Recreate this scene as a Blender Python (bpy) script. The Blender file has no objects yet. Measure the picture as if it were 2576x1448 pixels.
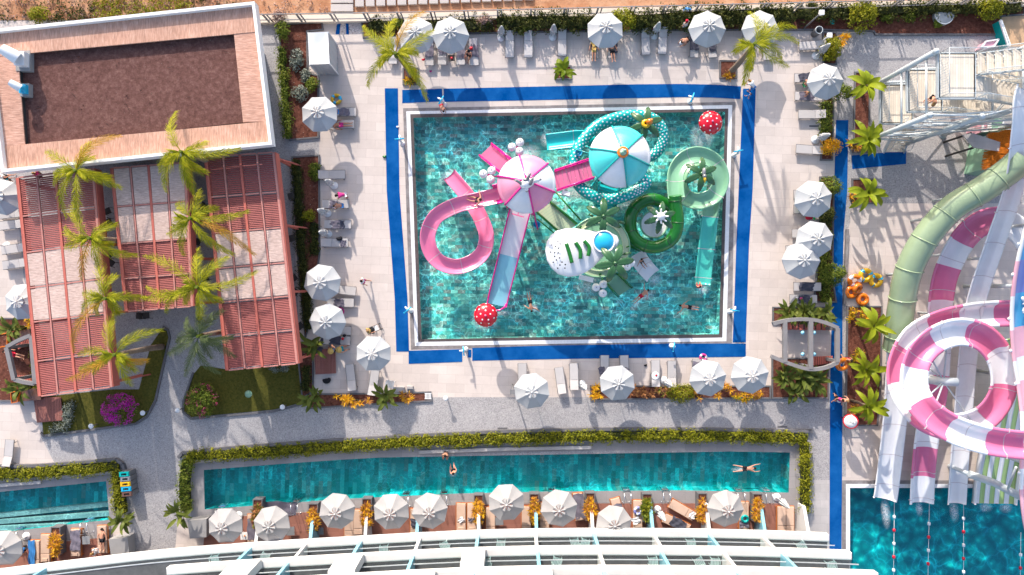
import bpy, math, random
from math import sin, cos, pi, radians, sqrt, atan2, hypot
from mathutils import Vector, Matrix
from mathutils.geometry import tessellate_polygon

RND = random.Random(11)
SC = bpy.context.scene
COL = SC.collection
CAM_H = 52.0
PX = 78.05 / 2576.0
V = Vector

def P(x, y, z=0.0):
    """a spot read off the survey picture (2576 x 1448), put at height z, in metres"""
    k = PX * (CAM_H - z) / CAM_H
    return V(((x - 1288) * k, (724 - y) * k, z))

def PP(pts, z=0.0):
    return [P(a, b, z) for a, b in pts]

# ------------------------------------------------------------------ mesh building
class MB:
    def __init__(s):
        s.v = []; s.f = []; s.m = []; s.s = []
    def add(s, vs, fs, mi=0, smooth=False):
        o = len(s.v)
        s.v += [tuple(v) for v in vs]
        s.f += [tuple(i + o for i in f) for f in fs]
        s.m += [mi] * len(fs); s.s += [smooth] * len(fs)
        return s
    def box(s, c, d, rz=0.0, mi=0, M=None):
        vs = [V((sx * d[0] / 2, sy * d[1] / 2, sz * d[2] / 2)) for sz in (-1, 1) for sx, sy in ((-1, -1), (1, -1), (1, 1), (-1, 1))]
        R = Matrix.Rotation(rz, 3, 'Z') if rz else None
        vs = [(R @ v if R else v) + V(c) for v in vs]
        if M is not None: vs = [M @ v for v in vs]
        return s.add(vs, [(3, 2, 1, 0), (4, 5, 6, 7), (0, 1, 5, 4), (1, 2, 6, 5), (2, 3, 7, 6), (3, 0, 4, 7)], mi)
    def bar(s, a, b, w, h, mi=0, up=V((0, 0, 1))):
        a = V(a); b = V(b); t = (b - a)
        if t.length < 1e-6: return s
        t.normalize()
        l = t.cross(up)
        if l.length < 1e-4: l = t.cross(V((1, 0, 0)))
        l.normalize(); n = l.cross(t)
        vs = [p + l * (sx * w / 2) + n * (sy * h / 2) for p in (a, b) for sx, sy in ((-1, -1), (1, -1), (1, 1), (-1, 1))]
        return s.add(vs, [(0, 1, 2, 3), (7, 6, 5, 4), (0, 4, 5, 1), (1, 5, 6, 2), (2, 6, 7, 3), (3, 7, 4, 0)], mi)
    def tube(s, pts, r, n=8, mi=0, cap=True, closed=False, mfn=None, smooth=True):
        pts = [V(p) for p in pts]; k = len(pts)
        vs = []; prev = None
        for i, p in enumerate(pts):
            a = pts[i - 1] if (i > 0 or closed) else p
            b = pts[(i + 1) % k] if (i < k - 1 or closed) else p
            t = (b - a).normalized()
            if prev is None:
                u = t.cross(V((0, 0, 1)))
                if u.length < 1e-3: u = t.cross(V((1, 0, 0)))
            else:
                u = prev - t * prev.dot(t)
            u.normalize(); prev = u; w = t.cross(u)
            rr = r[i] if isinstance(r, (list, tuple)) else r
            vs += [p + (u * cos(2 * pi * j / n) + w * sin(2 * pi * j / n)) * rr for j in range(n)]
        o = len(s.v); s.v += [tuple(v) for v in vs]
        for i in range(k if closed else k - 1):
            q = (i + 1) % k
            for j in range(n):
                s.f.append((o + i * n + j, o + i * n + (j + 1) % n, o + q * n + (j + 1) % n, o + q * n + j))
                s.m.append(mfn(i) if mfn else mi); s.s.append(smooth)
        if cap and not closed:
            s.f.append(tuple(o + j for j in reversed(range(n)))); s.f.append(tuple(o + (k - 1) * n + j for j in range(n)))
            s.m += [mfn(0) if mfn else mi, mfn(k - 2) if mfn else mi]; s.s += [False, False]
        return s
    def sweep(s, pts, prof, mi=0, mfn=None, bank=None, cap=True, smooth=True):
        """closed profile [(side, height)] carried along pts, kept upright"""
        pts = [V(p) for p in pts]; k = len(pts); n = len(prof); o = len(s.v)
        for i, p in enumerate(pts):
            t = (pts[min(i + 1, k - 1)] - pts[max(i - 1, 0)]).normalized()
            l = t.cross(V((0, 0, 1))); l.normalize(); u = l.cross(t)
            if bank:
                b = bank[i] if isinstance(bank, list) else bank
                R = Matrix.Rotation(b, 3, t); l = R @ l; u = R @ u
            s.v += [tuple(p + l * a + u * h) for a, h in prof]
        for i in range(k - 1):
            for j in range(n):
                s.f.append((o + i * n + j, o + i * n + (j + 1) % n, o + (i + 1) * n + (j + 1) % n, o + (i + 1) * n + j))
                s.m.append(mfn(i, j) if mfn else mi); s.s.append(smooth)
        if cap:
            s.f.append(tuple(o + j for j in range(n))); s.f.append(tuple(o + (k - 1) * n + j for j in reversed(range(n))))
            s.m += [mfn(0, 0) if mfn else mi, mfn(k - 2, 0) if mfn else mi]; s.s += [False, False]
        return s
    def lathe(s, prof, n=20, c=(0, 0, 0), mi=0, mfn=None, smooth=True, M=None, a0=0.0):
        o = len(s.v); c = V(c)
        for r, z in prof:
            for j in range(n):
                a = 2 * pi * j / n + a0
                p = V((r * cos(a), r * sin(a), z))
                if M is not None: p = M @ p
                s.v.append(tuple(p + c))
        for i in range(len(prof) - 1):
            for j in range(n):
                s.f.append((o + i * n + j, o + i * n + (j + 1) % n, o + (i + 1) * n + (j + 1) % n, o + (i + 1) * n + j))
                s.m.append(mfn(i, j) if mfn else mi); s.s.append(smooth)
        for i, rev in ((0, True), (len(prof) - 1, False)):
            if prof[i][0] > 1e-4:
                q = tuple(o + i * n + j for j in range(n))
                s.f.append(tuple(reversed(q)) if rev else q); s.m.append(mfn(max(0, i - 1), 0) if mfn else mi); s.s.append(False)
        return s
    def ball(s, c, r, n=12, mi=0, sq=(1, 1, 1), M=None):
        k = max(4, n // 2)
        o = len(s.v); c = V(c)
        for i in range(k + 1):
            t = pi * i / k
            for j in range(n):
                a = 2 * pi * j / n
                p = V((r * sin(t) * cos(a) * sq[0], r * sin(t) * sin(a) * sq[1], -r * cos(t) * sq[2]))
                if M is not None: p = M @ p
                s.v.append(tuple(p + c))
        for i in range(k):
            for j in range(n):
                s.f.append((o + i * n + j, o + i * n + (j + 1) % n, o + (i + 1) * n + (j + 1) % n, o + (i + 1) * n + j))
                s.m.append(mi); s.s.append(True)
        return s
    def torus(s, c, R, r, n=24, k=10, mi=0, mfn=None, M=None):
        o = len(s.v); c = V(c)
        for i in range(n):
            a = 2 * pi * i / n
            for j in range(k):
                b = 2 * pi * j / k
                p = V(((R + r * cos(b)) * cos(a), (R + r * cos(b)) * sin(a), r * sin(b)))
                if M is not None: p = M @ p
                s.v.append(tuple(p + c))
        for i in range(n):
            for j in range(k):
                s.f.append((o + i * k + j, o + ((i + 1) % n) * k + j, o + ((i + 1) % n) * k + (j + 1) % k, o + i * k + (j + 1) % k))
                s.m.append(mfn(i, j) if mfn else mi); s.s.append(True)
        return s
    def flat(s, pts, z=None, holes=(), mi=0):
        loops = [[V((p[0], p[1], p[2] if len(p) > 2 and z is None else (z or 0.0))) for p in L] for L in [pts, *holes]]
        allv = [v for L in loops for v in L]
        tris = tessellate_polygon(loops)
        fs = []
        for t in tris:
            a, b, c = (allv[i] for i in t)
            fs.append(t if (b - a).cross(c - a).z > 0 else (t[0], t[2], t[1]))
        return s.add(allv, fs, mi)
    def prism(s, pts, z0, z1, holes=(), mi=0, side=None):
        """upright block with the outline pts, from z0 up to z1 (no bottom)"""
        s.flat(pts, z1, holes, mi)
        for L in [pts, *holes]:
            n = len(L)
            a = sum(L[i][0] * L[(i + 1) % n][1] - L[(i + 1) % n][0] * L[i][1] for i in range(n))
            if (a < 0) == (L is pts): L = list(reversed(L))
            vs = [V((p[0], p[1], z)) for z in (z0, z1) for p in L]
            s.add(vs, [(i, (i + 1) % n, n + (i + 1) % n, n + i) for i in range(n)], mi if side is None else side)
        return s
    def blade(s, base, d, length, width, droop=0.4, n=4, mi=0, fold=0.15, up=V((0, 0, 1)), tipw=0.1):
        """one leaf: a folded blade that bends down towards its tip"""
        d = V(d).normalized(); l = d.cross(up)
        if l.length < 1e-3: l = V((1, 0, 0))
        l.normalize(); o = len(s.v); p = V(base); t = d.copy()
        for i in range(n + 1):
            f = i / n
            w = width * (sin(pi * min(1, f * 0.86 + 0.12)) * (1 - tipw) + tipw * (1 - f))
            nrm = l.cross(t)
            s.v += [tuple(p - l * w / 2 + nrm * fold * w), tuple(p), tuple(p + l * w / 2 + nrm * fold * w)]
            p = p + t * (length / n)
            t = (t - V((0, 0, droop / n))).normalized()
        for i in range(n):
            q = o + 3 * i
            s.f += [(q, q + 1, q + 4, q + 3), (q + 1, q + 2, q + 5, q + 4)]
            s.m += [mi, mi]; s.s += [True, True]
        return s
    def build(s, name, mats, parent=None, at=None, world=True):
        """one mesh object; coordinates are the place's own unless world is False"""
        me = bpy.data.meshes.new(name)
        off = V((0, 0, 0))
        if world:
            if parent is not None:
                q = parent
                while q is not None:
                    off = off + q.location; q = q.parent
            elif at is not None: off = V(at)
        me.from_pydata([(x - off.x, y - off.y, z - off.z) for x, y, z in s.v], [], s.f)
        for m in (mats if isinstance(mats, (list, tuple)) else [mats]): me.materials.append(m)
        me.polygons.foreach_set('material_index', s.m)
        me.polygons.foreach_set('use_smooth', s.s)
        me.update()
        o = bpy.data.objects.new(name, me)
        COL.objects.link(o)
        if parent is not None: o.parent = parent
        if at is not None: o.location = at
        return o

def tag(o, label=None, cat=None, group=None, kind=None):
    if label: o['label'] = label
    if cat: o['category'] = cat
    if group: o['group'] = group
    if kind: o['kind'] = kind
    return o

def thing(name, label, cat, loc=(0, 0, 0), rz=0.0, group=None):
    o = bpy.data.objects.new(name, None)
    o.empty_display_size = 0.2
    COL.objects.link(o)
    o.location = loc; o.rotation_euler = (0, 0, rz)
    return tag(o, label, cat, group)

def dup(root, loc, rz=0.0, label=None, group=None, scale=None):
    def cp(o, parent):
        c = o.copy(); COL.objects.link(c)
        if parent is not None: c.parent = parent
        for ch in kids.get(o, ()): cp(ch, c)
        return c
    kids = {}
    st = [root]
    while st:
        o = st.pop()
        ch = list(o.children); kids[o] = ch; st += ch
    r = cp(root, None)
    r.location = loc; r.rotation_euler = (0, 0, rz)
    if scale: r.scale = scale
    if label: r['label'] = label
    if group: r['group'] = group
    return r

def smooth_path(ctrl, per=6):
    """Catmull-Rom through the control points"""
    c = [V(p) for p in ctrl]; out = []
    for i in range(len(c) - 1):
        p0 = c[max(i - 1, 0)]; p1 = c[i]; p2 = c[i + 1]; p3 = c[min(i + 2, len(c) - 1)]
        for j in range(per):
            t = j / per
            out.append(0.5 * ((2 * p1) + (p2 - p0) * t + (2 * p0 - 5 * p1 + 4 * p2 - p3) * t * t + (3 * p1 - p0 - 3 * p2 + p3) * t ** 3))
    out.append(c[-1])
    return out

# ------------------------------------------------------------------ materials
class NT:
    def __init__(s, name):
        s.mat = bpy.data.materials.new(name); s.mat.use_nodes = True
        s.t = s.mat.node_tree; s.t.nodes.clear()
        s.out = s.n('ShaderNodeOutputMaterial')
    def n(s, kind, **kw):
        nd = s.t.nodes.new(kind)
        for k, v in kw.items():
            if hasattr(nd, k): setattr(nd, k, v)
            else: nd.inputs[k].default_value = v
        return nd
    def l(s, a, b): s.t.links.new(a, b)
    def coords(s, scale=(1, 1, 1), rz=0.0, kind='Object'):
        tc = s.n('ShaderNodeTexCoord'); mp = s.n('ShaderNodeMapping')
        mp.inputs['Scale'].default_value = scale; mp.inputs['Rotation'].default_value = (0, 0, rz)
        s.l(tc.outputs[kind], mp.inputs['Vector'])
        return mp.outputs['Vector']
    def mix(s, fac, a, b, mode='MIX'):
        m = s.n('ShaderNodeMix', data_type='RGBA', blend_type=mode)
        for sock, val in ((m.inputs[0], fac), (m.inputs[6], a), (m.inputs[7], b)):
            if hasattr(val, 'links'): s.l(val, sock)
            elif isinstance(val, (int, float)): sock.default_value = val
            else: sock.default_value = (*val, 1.0)
        return m.outputs[2]
    def ramp(s, fac, stops, interp='LINEAR'):
        r = s.n('ShaderNodeValToRGB'); e = r.color_ramp.elements; r.color_ramp.interpolation = interp
        while len(e) < len(stops): e.new(0.5)
        for i, (p, c) in enumerate(stops):
            e[i].position = p; e[i].color = (*c, 1.0) if not isinstance(c, (int, float)) else (c, c, c, 1.0)
        s.l(fac, r.inputs[0]); return r.outputs[0]
    def noise(s, vec, scale, detail=4, rough=0.6, dist=0.0):
        nz = s.n('ShaderNodeTexNoise'); nz.inputs['Scale'].default_value = scale; nz.inputs['Detail'].default_value = detail
        nz.inputs['Roughness'].default_value = rough; nz.inputs['Distortion'].default_value = dist
        s.l(vec, nz.inputs['Vector']); return nz.outputs['Fac']
    def bump(s, h, strength=0.3, dist=0.02):
        b = s.n('ShaderNodeBump'); b.inputs['Strength'].default_value = strength; b.inputs['Distance'].default_value = dist
        s.l(h, b.inputs['Height']); return b.outputs['Normal']
    def principled(s, col, rough=0.6, metal=0.0, normal=None, spec=0.5, coat=0.0, transluc=0.0):
        b = s.n('ShaderNodeBsdfPrincipled')
        if hasattr(col, 'links'): s.l(col, b.inputs['Base Color'])
        else: b.inputs['Base Color'].default_value = (*col, 1)
        b.inputs['Roughness'].default_value = rough; b.inputs['Metallic'].default_value = metal
        b.inputs['Specular IOR Level'].default_value = spec
        if coat: b.inputs['Coat Weight'].default_value = coat; b.inputs['Coat Roughness'].default_value = 0.08
        if normal is not None: s.l(normal, b.inputs['Normal'])
        sh = b.outputs[0]
        if transluc:
            t = s.n('ShaderNodeBsdfTranslucent')
            if hasattr(col, 'links'): s.l(col, t.inputs['Color'])
            else: t.inputs['Color'].default_value = (*col, 1)
            m = s.n('ShaderNodeMixShader'); m.inputs[0].default_value = transluc
            s.l(sh, m.inputs[1]); s.l(t.outputs[0], m.inputs[2]); sh = m.outputs[0]
        s.l(sh, s.out.inputs['Surface'])
        return s.mat

def dark(c, f): return tuple(x * f for x in c)

def mat(name, col, rough=0.55, var=0.12, vs=1.5, col2=None, bump=0.0, bs=40.0, metal=0.0, coat=0.0, transluc=0.0, rnd=0.0, spec=0.15):
    """plain painted or natural surface: colour with soft weathering, optional grain"""
    t = NT(name); vec = t.coords()
    c2 = col2 or dark(col, 1 - 2 * var)
    f = t.noise(vec, vs, 5, 0.65)
    f = t.ramp(f, [(0.3, 0.0), (0.7, 1.0)])
    c = t.mix(f, col, c2)
    if rnd:
        oi = t.n('ShaderNodeObjectInfo')
        k = t.ramp(oi.outputs['Random'], [(0, 1 - rnd), (1, 1 + rnd)])
        c = t.mix(1.0, c, k, 'MULTIPLY')
    nm = t.bump(t.noise(vec, bs, 3), bump, 0.02) if bump else None
    return t.principled(c, rough, metal, nm, spec, coat, transluc)

def leafmat(name, a, b, c, scale=1.2, transluc=0.35, rough=0.5):
    """foliage: leaf-to-leaf colour spread between three greens"""
    t = NT(name)
    g = t.n('ShaderNodeNewGeometry')
    vec = t.coords()
    f = t.noise(vec, scale, 3, 0.6)
    r = t.n('ShaderNodeMath', operation='ADD'); t.l(g.outputs['Random Per Island'], r.inputs[0]); t.l(f, r.inputs[1])
    h = t.n('ShaderNodeMath', operation='MULTIPLY'); t.l(r.outputs[0], h.inputs[0]); h.inputs[1].default_value = 0.5
    col = t.ramp(h.outputs[0], [(0.2, a), (0.5, b), (0.8, c)])
    return t.principled(col, rough, 0, None, 0.12, 0, transluc)

def tiles(name, ca, cb, w, h, rz=0.0, mortar=0.008, mcol=None, rough=0.7, stain=0.12, offset=0.5, stops=None, sink=0.0):
    """laid tiles or planks: tone varies tile by tile, fine joints"""
    t = NT(name); vec = t.coords((1, 1, 1), rz)
    b = t.n('ShaderNodeTexBrick'); b.offset = offset; b.squash = 1.0
    b.inputs['Color1'].default_value = (0, 0, 0, 1); b.inputs['Color2'].default_value = (1, 1, 1, 1); b.inputs['Mortar'].default_value = (0.5, 0.5, 0.5, 1)
    b.inputs['Scale'].default_value = 1.0; b.inputs['Mortar Size'].default_value = mortar; b.inputs['Mortar Smooth'].default_value = 0.1
    b.inputs['Brick Width'].default_value = w; b.inputs['Row Height'].default_value = h; b.inputs['Bias'].default_value = 0.0
    t.l(vec, b.inputs['Vector'])
    c = t.ramp(b.outputs['Color'], stops or [(0.0, ca), (1.0, cb)])
    st = t.noise(vec, 0.5, 6, 0.7)
    k = t.ramp(st, [(0.25, 1 - stain), (0.75, 1 + stain)])
    c = t.mix(1.0, c, k, 'MULTIPLY')
    fine = t.ramp(t.noise(vec, 30, 2, 0.6), [(0.3, 0.93), (0.7, 1.07)])
    c = t.mix(1.0, c, fine, 'MULTIPLY')
    c = t.mix(b.outputs['Fac'], c, mcol or dark(ca, 0.6))
    return t.principled(c, rough, 0, t.bump(b.outputs['Fac'], 0.15, -0.004), 0.12)

def speckle(name, base, dots, lights, scale=14.0, rough=0.8, amt=0.45):
    """washed aggregate: many small stones of differing grey"""
    t = NT(name); vec = t.coords()
    v1 = t.n('ShaderNodeTexVoronoi'); v1.inputs['Scale'].default_value = scale; t.l(vec, v1.inputs['Vector'])
    sep = t.n('ShaderNodeSeparateColor'); t.l(v1.outputs['Color'], sep.inputs[0])
    c = t.ramp(sep.outputs[0], [(0.0, dots), (amt, base), (0.8, base), (1.0, lights)])
    k = t.ramp(t.noise(vec, 0.35, 5, 0.7), [(0.3, 0.9), (0.7, 1.08)])
    c = t.mix(1.0, c, k, 'MULTIPLY')
    return t.principled(c, rough, 0, None, 0.12)

def mottled(name, a, b, c):
    """small tiles whose tones drift in soft blotches"""
    t = NT(name); vec = t.coords()
    v1 = t.n('ShaderNodeTexVoronoi', feature='SMOOTH_F1'); v1.inputs['Scale'].default_value = 1.5; v1.inputs['Smoothness'].default_value = 0.6; t.l(vec, v1.inputs['Vector'])
    f = t.mix(0.5, t.noise(vec, 0.9, 5, 0.6, 0.5), v1.outputs['Distance'])
    return t.principled(t.ramp(f, [(0.25, c), (0.4, b), (0.62, a)]), 0.5, 0, None, 0.1)

def gloss(name, col, col2=None, rough=0.22, var=0.06, coat=0.4):
    """moulded fibreglass"""
    return mat(name, col, rough, var, 0.8, col2, coat=coat, spec=0.4)

def water(name, tint, deep, cell=1.3, amp=1.0):
    """clear pool water: a tinted, rippled skin with a net of caustic light painted into its colour"""
    t = NT(name); vec = t.coords()
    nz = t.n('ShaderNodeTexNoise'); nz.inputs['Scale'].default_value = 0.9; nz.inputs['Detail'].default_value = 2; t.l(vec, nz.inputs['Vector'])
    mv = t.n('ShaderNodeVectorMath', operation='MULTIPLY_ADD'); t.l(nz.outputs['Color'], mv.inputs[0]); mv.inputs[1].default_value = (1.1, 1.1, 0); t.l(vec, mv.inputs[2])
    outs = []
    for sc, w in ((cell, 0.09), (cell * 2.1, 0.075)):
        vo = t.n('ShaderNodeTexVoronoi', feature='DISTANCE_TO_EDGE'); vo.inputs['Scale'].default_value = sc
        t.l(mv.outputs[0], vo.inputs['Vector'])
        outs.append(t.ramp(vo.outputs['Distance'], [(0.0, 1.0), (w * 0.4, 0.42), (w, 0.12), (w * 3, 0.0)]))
    net = t.mix(0.5, outs[0], outs[1], 'ADD')  # bright caustic lines, painted as colour in the see-through skin
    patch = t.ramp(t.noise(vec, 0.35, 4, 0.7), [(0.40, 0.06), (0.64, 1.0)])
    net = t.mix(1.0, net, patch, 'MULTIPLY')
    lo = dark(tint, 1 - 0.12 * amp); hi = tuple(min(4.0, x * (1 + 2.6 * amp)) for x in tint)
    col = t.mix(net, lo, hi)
    tr = t.n('ShaderNodeBsdfTransparent'); t.l(col, tr.inputs['Color'])
    h = t.noise(vec, 2.6, 3, 0.55, 0.6)
    h2 = t.noise(vec, 9.0, 2, 0.5, 0.3)
    hh = t.mix(0.3, h, h2)
    nm = t.bump(hh, 0.55, 0.10)
    gl = t.n('ShaderNodeBsdfGlossy'); gl.inputs['Roughness'].default_value = 0.06; t.l(nm, gl.inputs['Normal'])
    gl.inputs['Color'].default_value = (0.9, 0.95, 1, 1)
    ge = t.n('ShaderNodeNewGeometry')
    dp = t.n('ShaderNodeVectorMath', operation='DOT_PRODUCT'); t.l(ge.outputs['Incoming'], dp.inputs[0]); t.l(ge.outputs['Normal'], dp.inputs[1])
    ab = t.n('ShaderNodeMath', operation='ABSOLUTE'); t.l(dp.outputs['Value'], ab.inputs[0])
    fr = t.n('ShaderNodeValToRGB'); t.l(ab.outputs[0], fr.inputs[0])      # how mirror-like the skin is, by slant of view (same from above and below)
    e = fr.color_ramp.elements; e[0].position = 0.0; e[0].color = (.9, .9, .9, 1); e[1].position = 1.0; e[1].color = (.025, .025, .025, 1)
    for p_, v_ in ((.15, .42), (.4, .085), (.65, .03)): q_ = e.new(p_); q_.color = (v_, v_, v_, 1)
    m = t.n('ShaderNodeMixShader'); t.l(fr.outputs[0], m.inputs[0]); t.l(tr.outputs[0], m.inputs[1]); t.l(gl.outputs[0], m.inputs[2])
    t.l(m.outputs[0], t.out.inputs['Surface'])
    return t.mat

def thatch(name, ca, cb, rz=0.0, across=40.0, along=2.0):
    """reed matting: fine straws with odd dark and light ones"""
    t = NT(name); vec = t.coords((across, along, 1), rz)
    f = t.noise(vec, 1.0, 5, 0.7, 0.2)
    c = t.ramp(f, [(0.3, dark(ca, 0.62)), (0.5, ca), (0.7, cb)])
    big = t.ramp(t.noise(t.coords(), 0.5, 4), [(0.3, 0.88), (0.7, 1.1)])
    c = t.mix(1.0, c, big, 'MULTIPLY')
    return t.principled(c, 0.85, 0, t.bump(f, 0.5, 0.03), 0.2)

def earth(name, a, b, c, scale=2.0, bump=0.8, fleck=None):
    t = NT(name); vec = t.coords()
    f = t.noise(vec, scale, 10, 0.72)
    col = t.ramp(f, [(0.3, a), (0.5, b), (0.72, c)])
    if fleck:
        v1 = t.n('ShaderNodeTexVoronoi'); v1.inputs['Scale'].default_value = 7.0; t.l(vec, v1.inputs['Vector'])
        k = t.ramp(v1.outputs['Distance'], [(0.0, 1.0), (0.12, 1.0), (0.16, 0.0)])
        sep = t.n('ShaderNodeSeparateColor'); t.l(v1.outputs['Color'], sep.inputs[0])
        k2 = t.ramp(sep.outputs[0], [(0.86, 0.0), (0.88, 1.0)])
        col = t.mix(t.mix(1.0, k, k2, 'MULTIPLY'), col, fleck)
    return t.principled(col, 0.95, 0, t.bump(t.noise(vec, scale * 8, 6, 0.7), bump, 0.05), 0.15)

MAT = {}
def build_mats():
    m = MAT
    m['deck'] = tiles('beige_stone_tiles', (0.54, 0.467, 0.43), (0.61, 0.532, 0.49), 1.35, 0.68, radians(2), 0.006, (0.40, 0.33, 0.30), stain=0.11)
    m['path'] = speckle('grey_washed_aggregate', (0.36, 0.345, 0.35), (0.24, 0.225, 0.235), (0.48, 0.455, 0.45), 20.0)
    m['kerb'] = mat('dark_grey_kerb_stone', (0.16, 0.155, 0.165), 0.7, 0.15, 2.0, bump=0.1)
    m['coping'] = tiles('grey_coping_slabs', (0.27, 0.255, 0.26), (0.32, 0.30, 0.30), 1.2, 0.9, 0, 0.006, (0.2, 0.19, 0.19), 0.6, 0.1, 0.0)
    m['lightstone'] = tiles('light_grey_coping_slabs', (0.40, 0.375, 0.37), (0.46, 0.43, 0.42), 1.0, 0.6, 0, 0.006, (0.3, 0.28, 0.28), 0.6, 0.15)
    m['black_stone'] = mat('wet_dark_stone', (0.075, 0.065, 0.065), 0.35, 0.2, 3.0, (0.12, 0.10, 0.10))
    m['rim_stone'] = mat('weathered_brown_rim_stone', (0.15, 0.13, 0.13), 0.7, 0.2, 1.6, (0.30, 0.28, 0.28))
    m['grate'] = tiles('white_overflow_grating', (0.80, 0.80, 0.82), (0.86, 0.86, 0.88), 0.25, 0.035, 0, 0.004, (0.5, 0.52, 0.56), 0.5, 0.05, 0.0)
    m['mat_blue'] = mat('blue_non_slip_matting', (0.0, 0.055, 0.23), 0.9, 0.12, 0.6, (0.012, 0.115, 0.36), bump=0.4, bs=120, spec=0.0)
    m['soil'] = earth('red_brown_bark_mulch', (0.05, 0.018, 0.012), (0.14, 0.05, 0.035), (0.26, 0.11, 0.075), 5.0, 0.9, (0.55, 0.45, 0.38))
    m['roof_soil'] = earth('dark_maroon_volcanic_gravel', (0.10, 0.042, 0.036), (0.175, 0.083, 0.070), (0.30, 0.16, 0.135), 4.0, 1.8, (0.34, 0.24, 0.21))
    m['earth'] = earth('red_clay_scrub_ground', (0.28, 0.11, 0.05), (0.45, 0.23, 0.13), (0.55, 0.36, 0.24), 0.5, 0.8)
    m['far_earth'] = earth('dry_grassy_clay', (0.16, 0.13, 0.05), (0.30, 0.20, 0.11), (0.42, 0.28, 0.18), 0.12, 0.4)
    m['sand'] = mat('pale_orange_sand', (0.66, 0.42, 0.25), 0.9, 0.12, 2, bump=0.3)
    m['lawn'] = earth('lawn_turf', (0.045, 0.05, 0.010), (0.10, 0.095, 0.018), (0.15, 0.13, 0.03), 6.0, 0.8)
    m['wood_red'] = tiles('red_brown_decking', (0.26, 0.105, 0.085), (0.33, 0.135, 0.11), 4.0, 0.12, pi / 2, 0.006, (0.09, 0.03, 0.025), 0.6, 0.15)
    m['terrace'] = tiles('red_brown_terrace_boards', (0.28, 0.125, 0.095), (0.33, 0.15, 0.115), 1.2, 0.6, 0, 0.004, (0.2, 0.09, 0.07), 0.55, 0.12)
    teal = [(0.0, (0.03, 0.12, 0.125)), (0.22, (0.05, 0.30, 0.285)), (0.45, (0.12, 0.34, 0.29)), (0.62, (0.035, 0.28, 0.30)), (0.8, (0.15, 0.20, 0.18)), (1.0, (0.17, 0.52, 0.46))]
    m['pool_tile'] = tiles('slate_and_teal_pool_tiles', None, None, 0.56, 0.27, radians(1), 0.006, (0.035, 0.10, 0.11), 0.5, 0.3, 0.5, teal)
    lap = [(0.0, (0.0, 0.15, 0.15)), (0.3, (0.0, 0.265, 0.27)), (0.55, (0.01, 0.20, 0.22)), (0.75, (0.02, 0.36, 0.37)), (0.9, (0.09, 0.19, 0.18)), (1.0, (0.01, 0.46, 0.46))]
    m['lap_tile'] = tiles('teal_long_pool_tiles', None, None, 1.0, 0.33, pi / 2 + radians(2), 0.004, (0.0, 0.13, 0.15), 0.5, 0.2, 0.4, lap)
    deep = [(0.0, (0.0, 0.09, 0.14)), (0.4, (0.0, 0.14, 0.19)), (0.8, (0.0, 0.20, 0.22)), (1.0, (0.01, 0.46, 0.42))]
    m['deep_tile'] = mottled('deep_teal_pool_floor', (0.0, 0.12, 0.155), (0.0, 0.23, 0.25), (0.02, 0.50, 0.44))
    m['white'] = mat('white_paint', (0.80, 0.80, 0.80), 0.45, 0.03, 0.7)
    m['hotel_white'] = mat('hotel_white_render', (0.66, 0.65, 0.65), 0.6, 0.05, 0.6)
    m['offwhite'] = mat('off_white_plastic', (0.74, 0.75, 0.77), 0.4, 0.04, 1)
    m['parasol'] = mat('pale_grey_canvas', (0.475, 0.485, 0.50), 0.85, 0.09, 0.9, bump=0.25, bs=8, transluc=0.04)
    m['parasol_warm'] = mat('warm_grey_canvas', (0.40, 0.385, 0.385), 0.85, 0.09, 0.9, bump=0.25, bs=8, transluc=0.04)
    m['steel'] = mat('galvanised_steel', (0.52, 0.57, 0.60), 0.5, 0.08, 2, metal=0.15)
    m['chrome'] = mat('polished_steel', (0.75, 0.77, 0.8), 0.15, 0.03, 2, metal=1.0)
    m['grey_metal'] = mat('grey_powder_coat', (0.20, 0.195, 0.20), 0.5, 0.08, 2)
    m['fence_metal'] = mat('weathered_fence_steel', (0.30, 0.28, 0.28), 0.6, 0.1, 2)
    m['sling'] = mat('light_taupe_sling_mesh', (0.50, 0.47, 0.465), 0.8, 0.04, 2, bump=0.2, bs=90, rnd=0.06)
    m['towel'] = mat('mauve_grey_towel', (0.17, 0.155, 0.20), 0.95, 0.14, 3, bump=0.9, bs=7, rnd=0.12)
    m['towel_dark'] = mat('charcoal_towel', (0.085, 0.085, 0.115), 0.95, 0.15, 3, bump=0.9, bs=7)
    m['cushion'] = mat('sand_cushion', (0.62, 0.44, 0.34), 0.9, 0.06, 2, bump=0.25, bs=14, rnd=0.08)
    m['orange_wood'] = mat('oiled_orange_timber', (0.50, 0.16, 0.045), 0.5, 0.15, 6)
    m['pergola'] = mat('salmon_red_timber', (0.53, 0.15, 0.115), 0.6, 0.08, 2.5)
    m['pergola_top'] = mat('sun_bleached_salmon_timber', (0.55, 0.24, 0.205), 0.6, 0.1, 3)
    m['louvre'] = mat('dusky_red_slats', (0.345, 0.105, 0.095), 0.6, 0.1, 3)
    m['reed_white'] = thatch('bleached_reed', (0.54, 0.39, 0.34), (0.72, 0.57, 0.51), radians(6), 2.5, 16.0)
    m['reed'] = thatch('honey_reed_across', (0.54, 0.30, 0.215), (0.68, 0.44, 0.34), radians(6), 14.0, 1.6)
    m['reed2'] = thatch('honey_reed_along', (0.52, 0.29, 0.215), (0.67, 0.43, 0.34), radians(6), 2.0, 12.0)
    m['wall_grey'] = mat('grey_render_wall', (0.30, 0.29, 0.29), 0.8, 0.06, 1)
    m['shelter_grey'] = mat('mid_grey_shelter_timber', (0.23, 0.22, 0.225), 0.8, 0.1, 1.5)
    m['pale_aqua'] = mat('pale_aqua_plastic', (0.46, 0.57, 0.57), 0.5, 0.06, 3)
    m['seam_grey'] = mat('joint_sealant', (0.56, 0.50, 0.52), 0.6, 0.1, 3)
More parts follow.
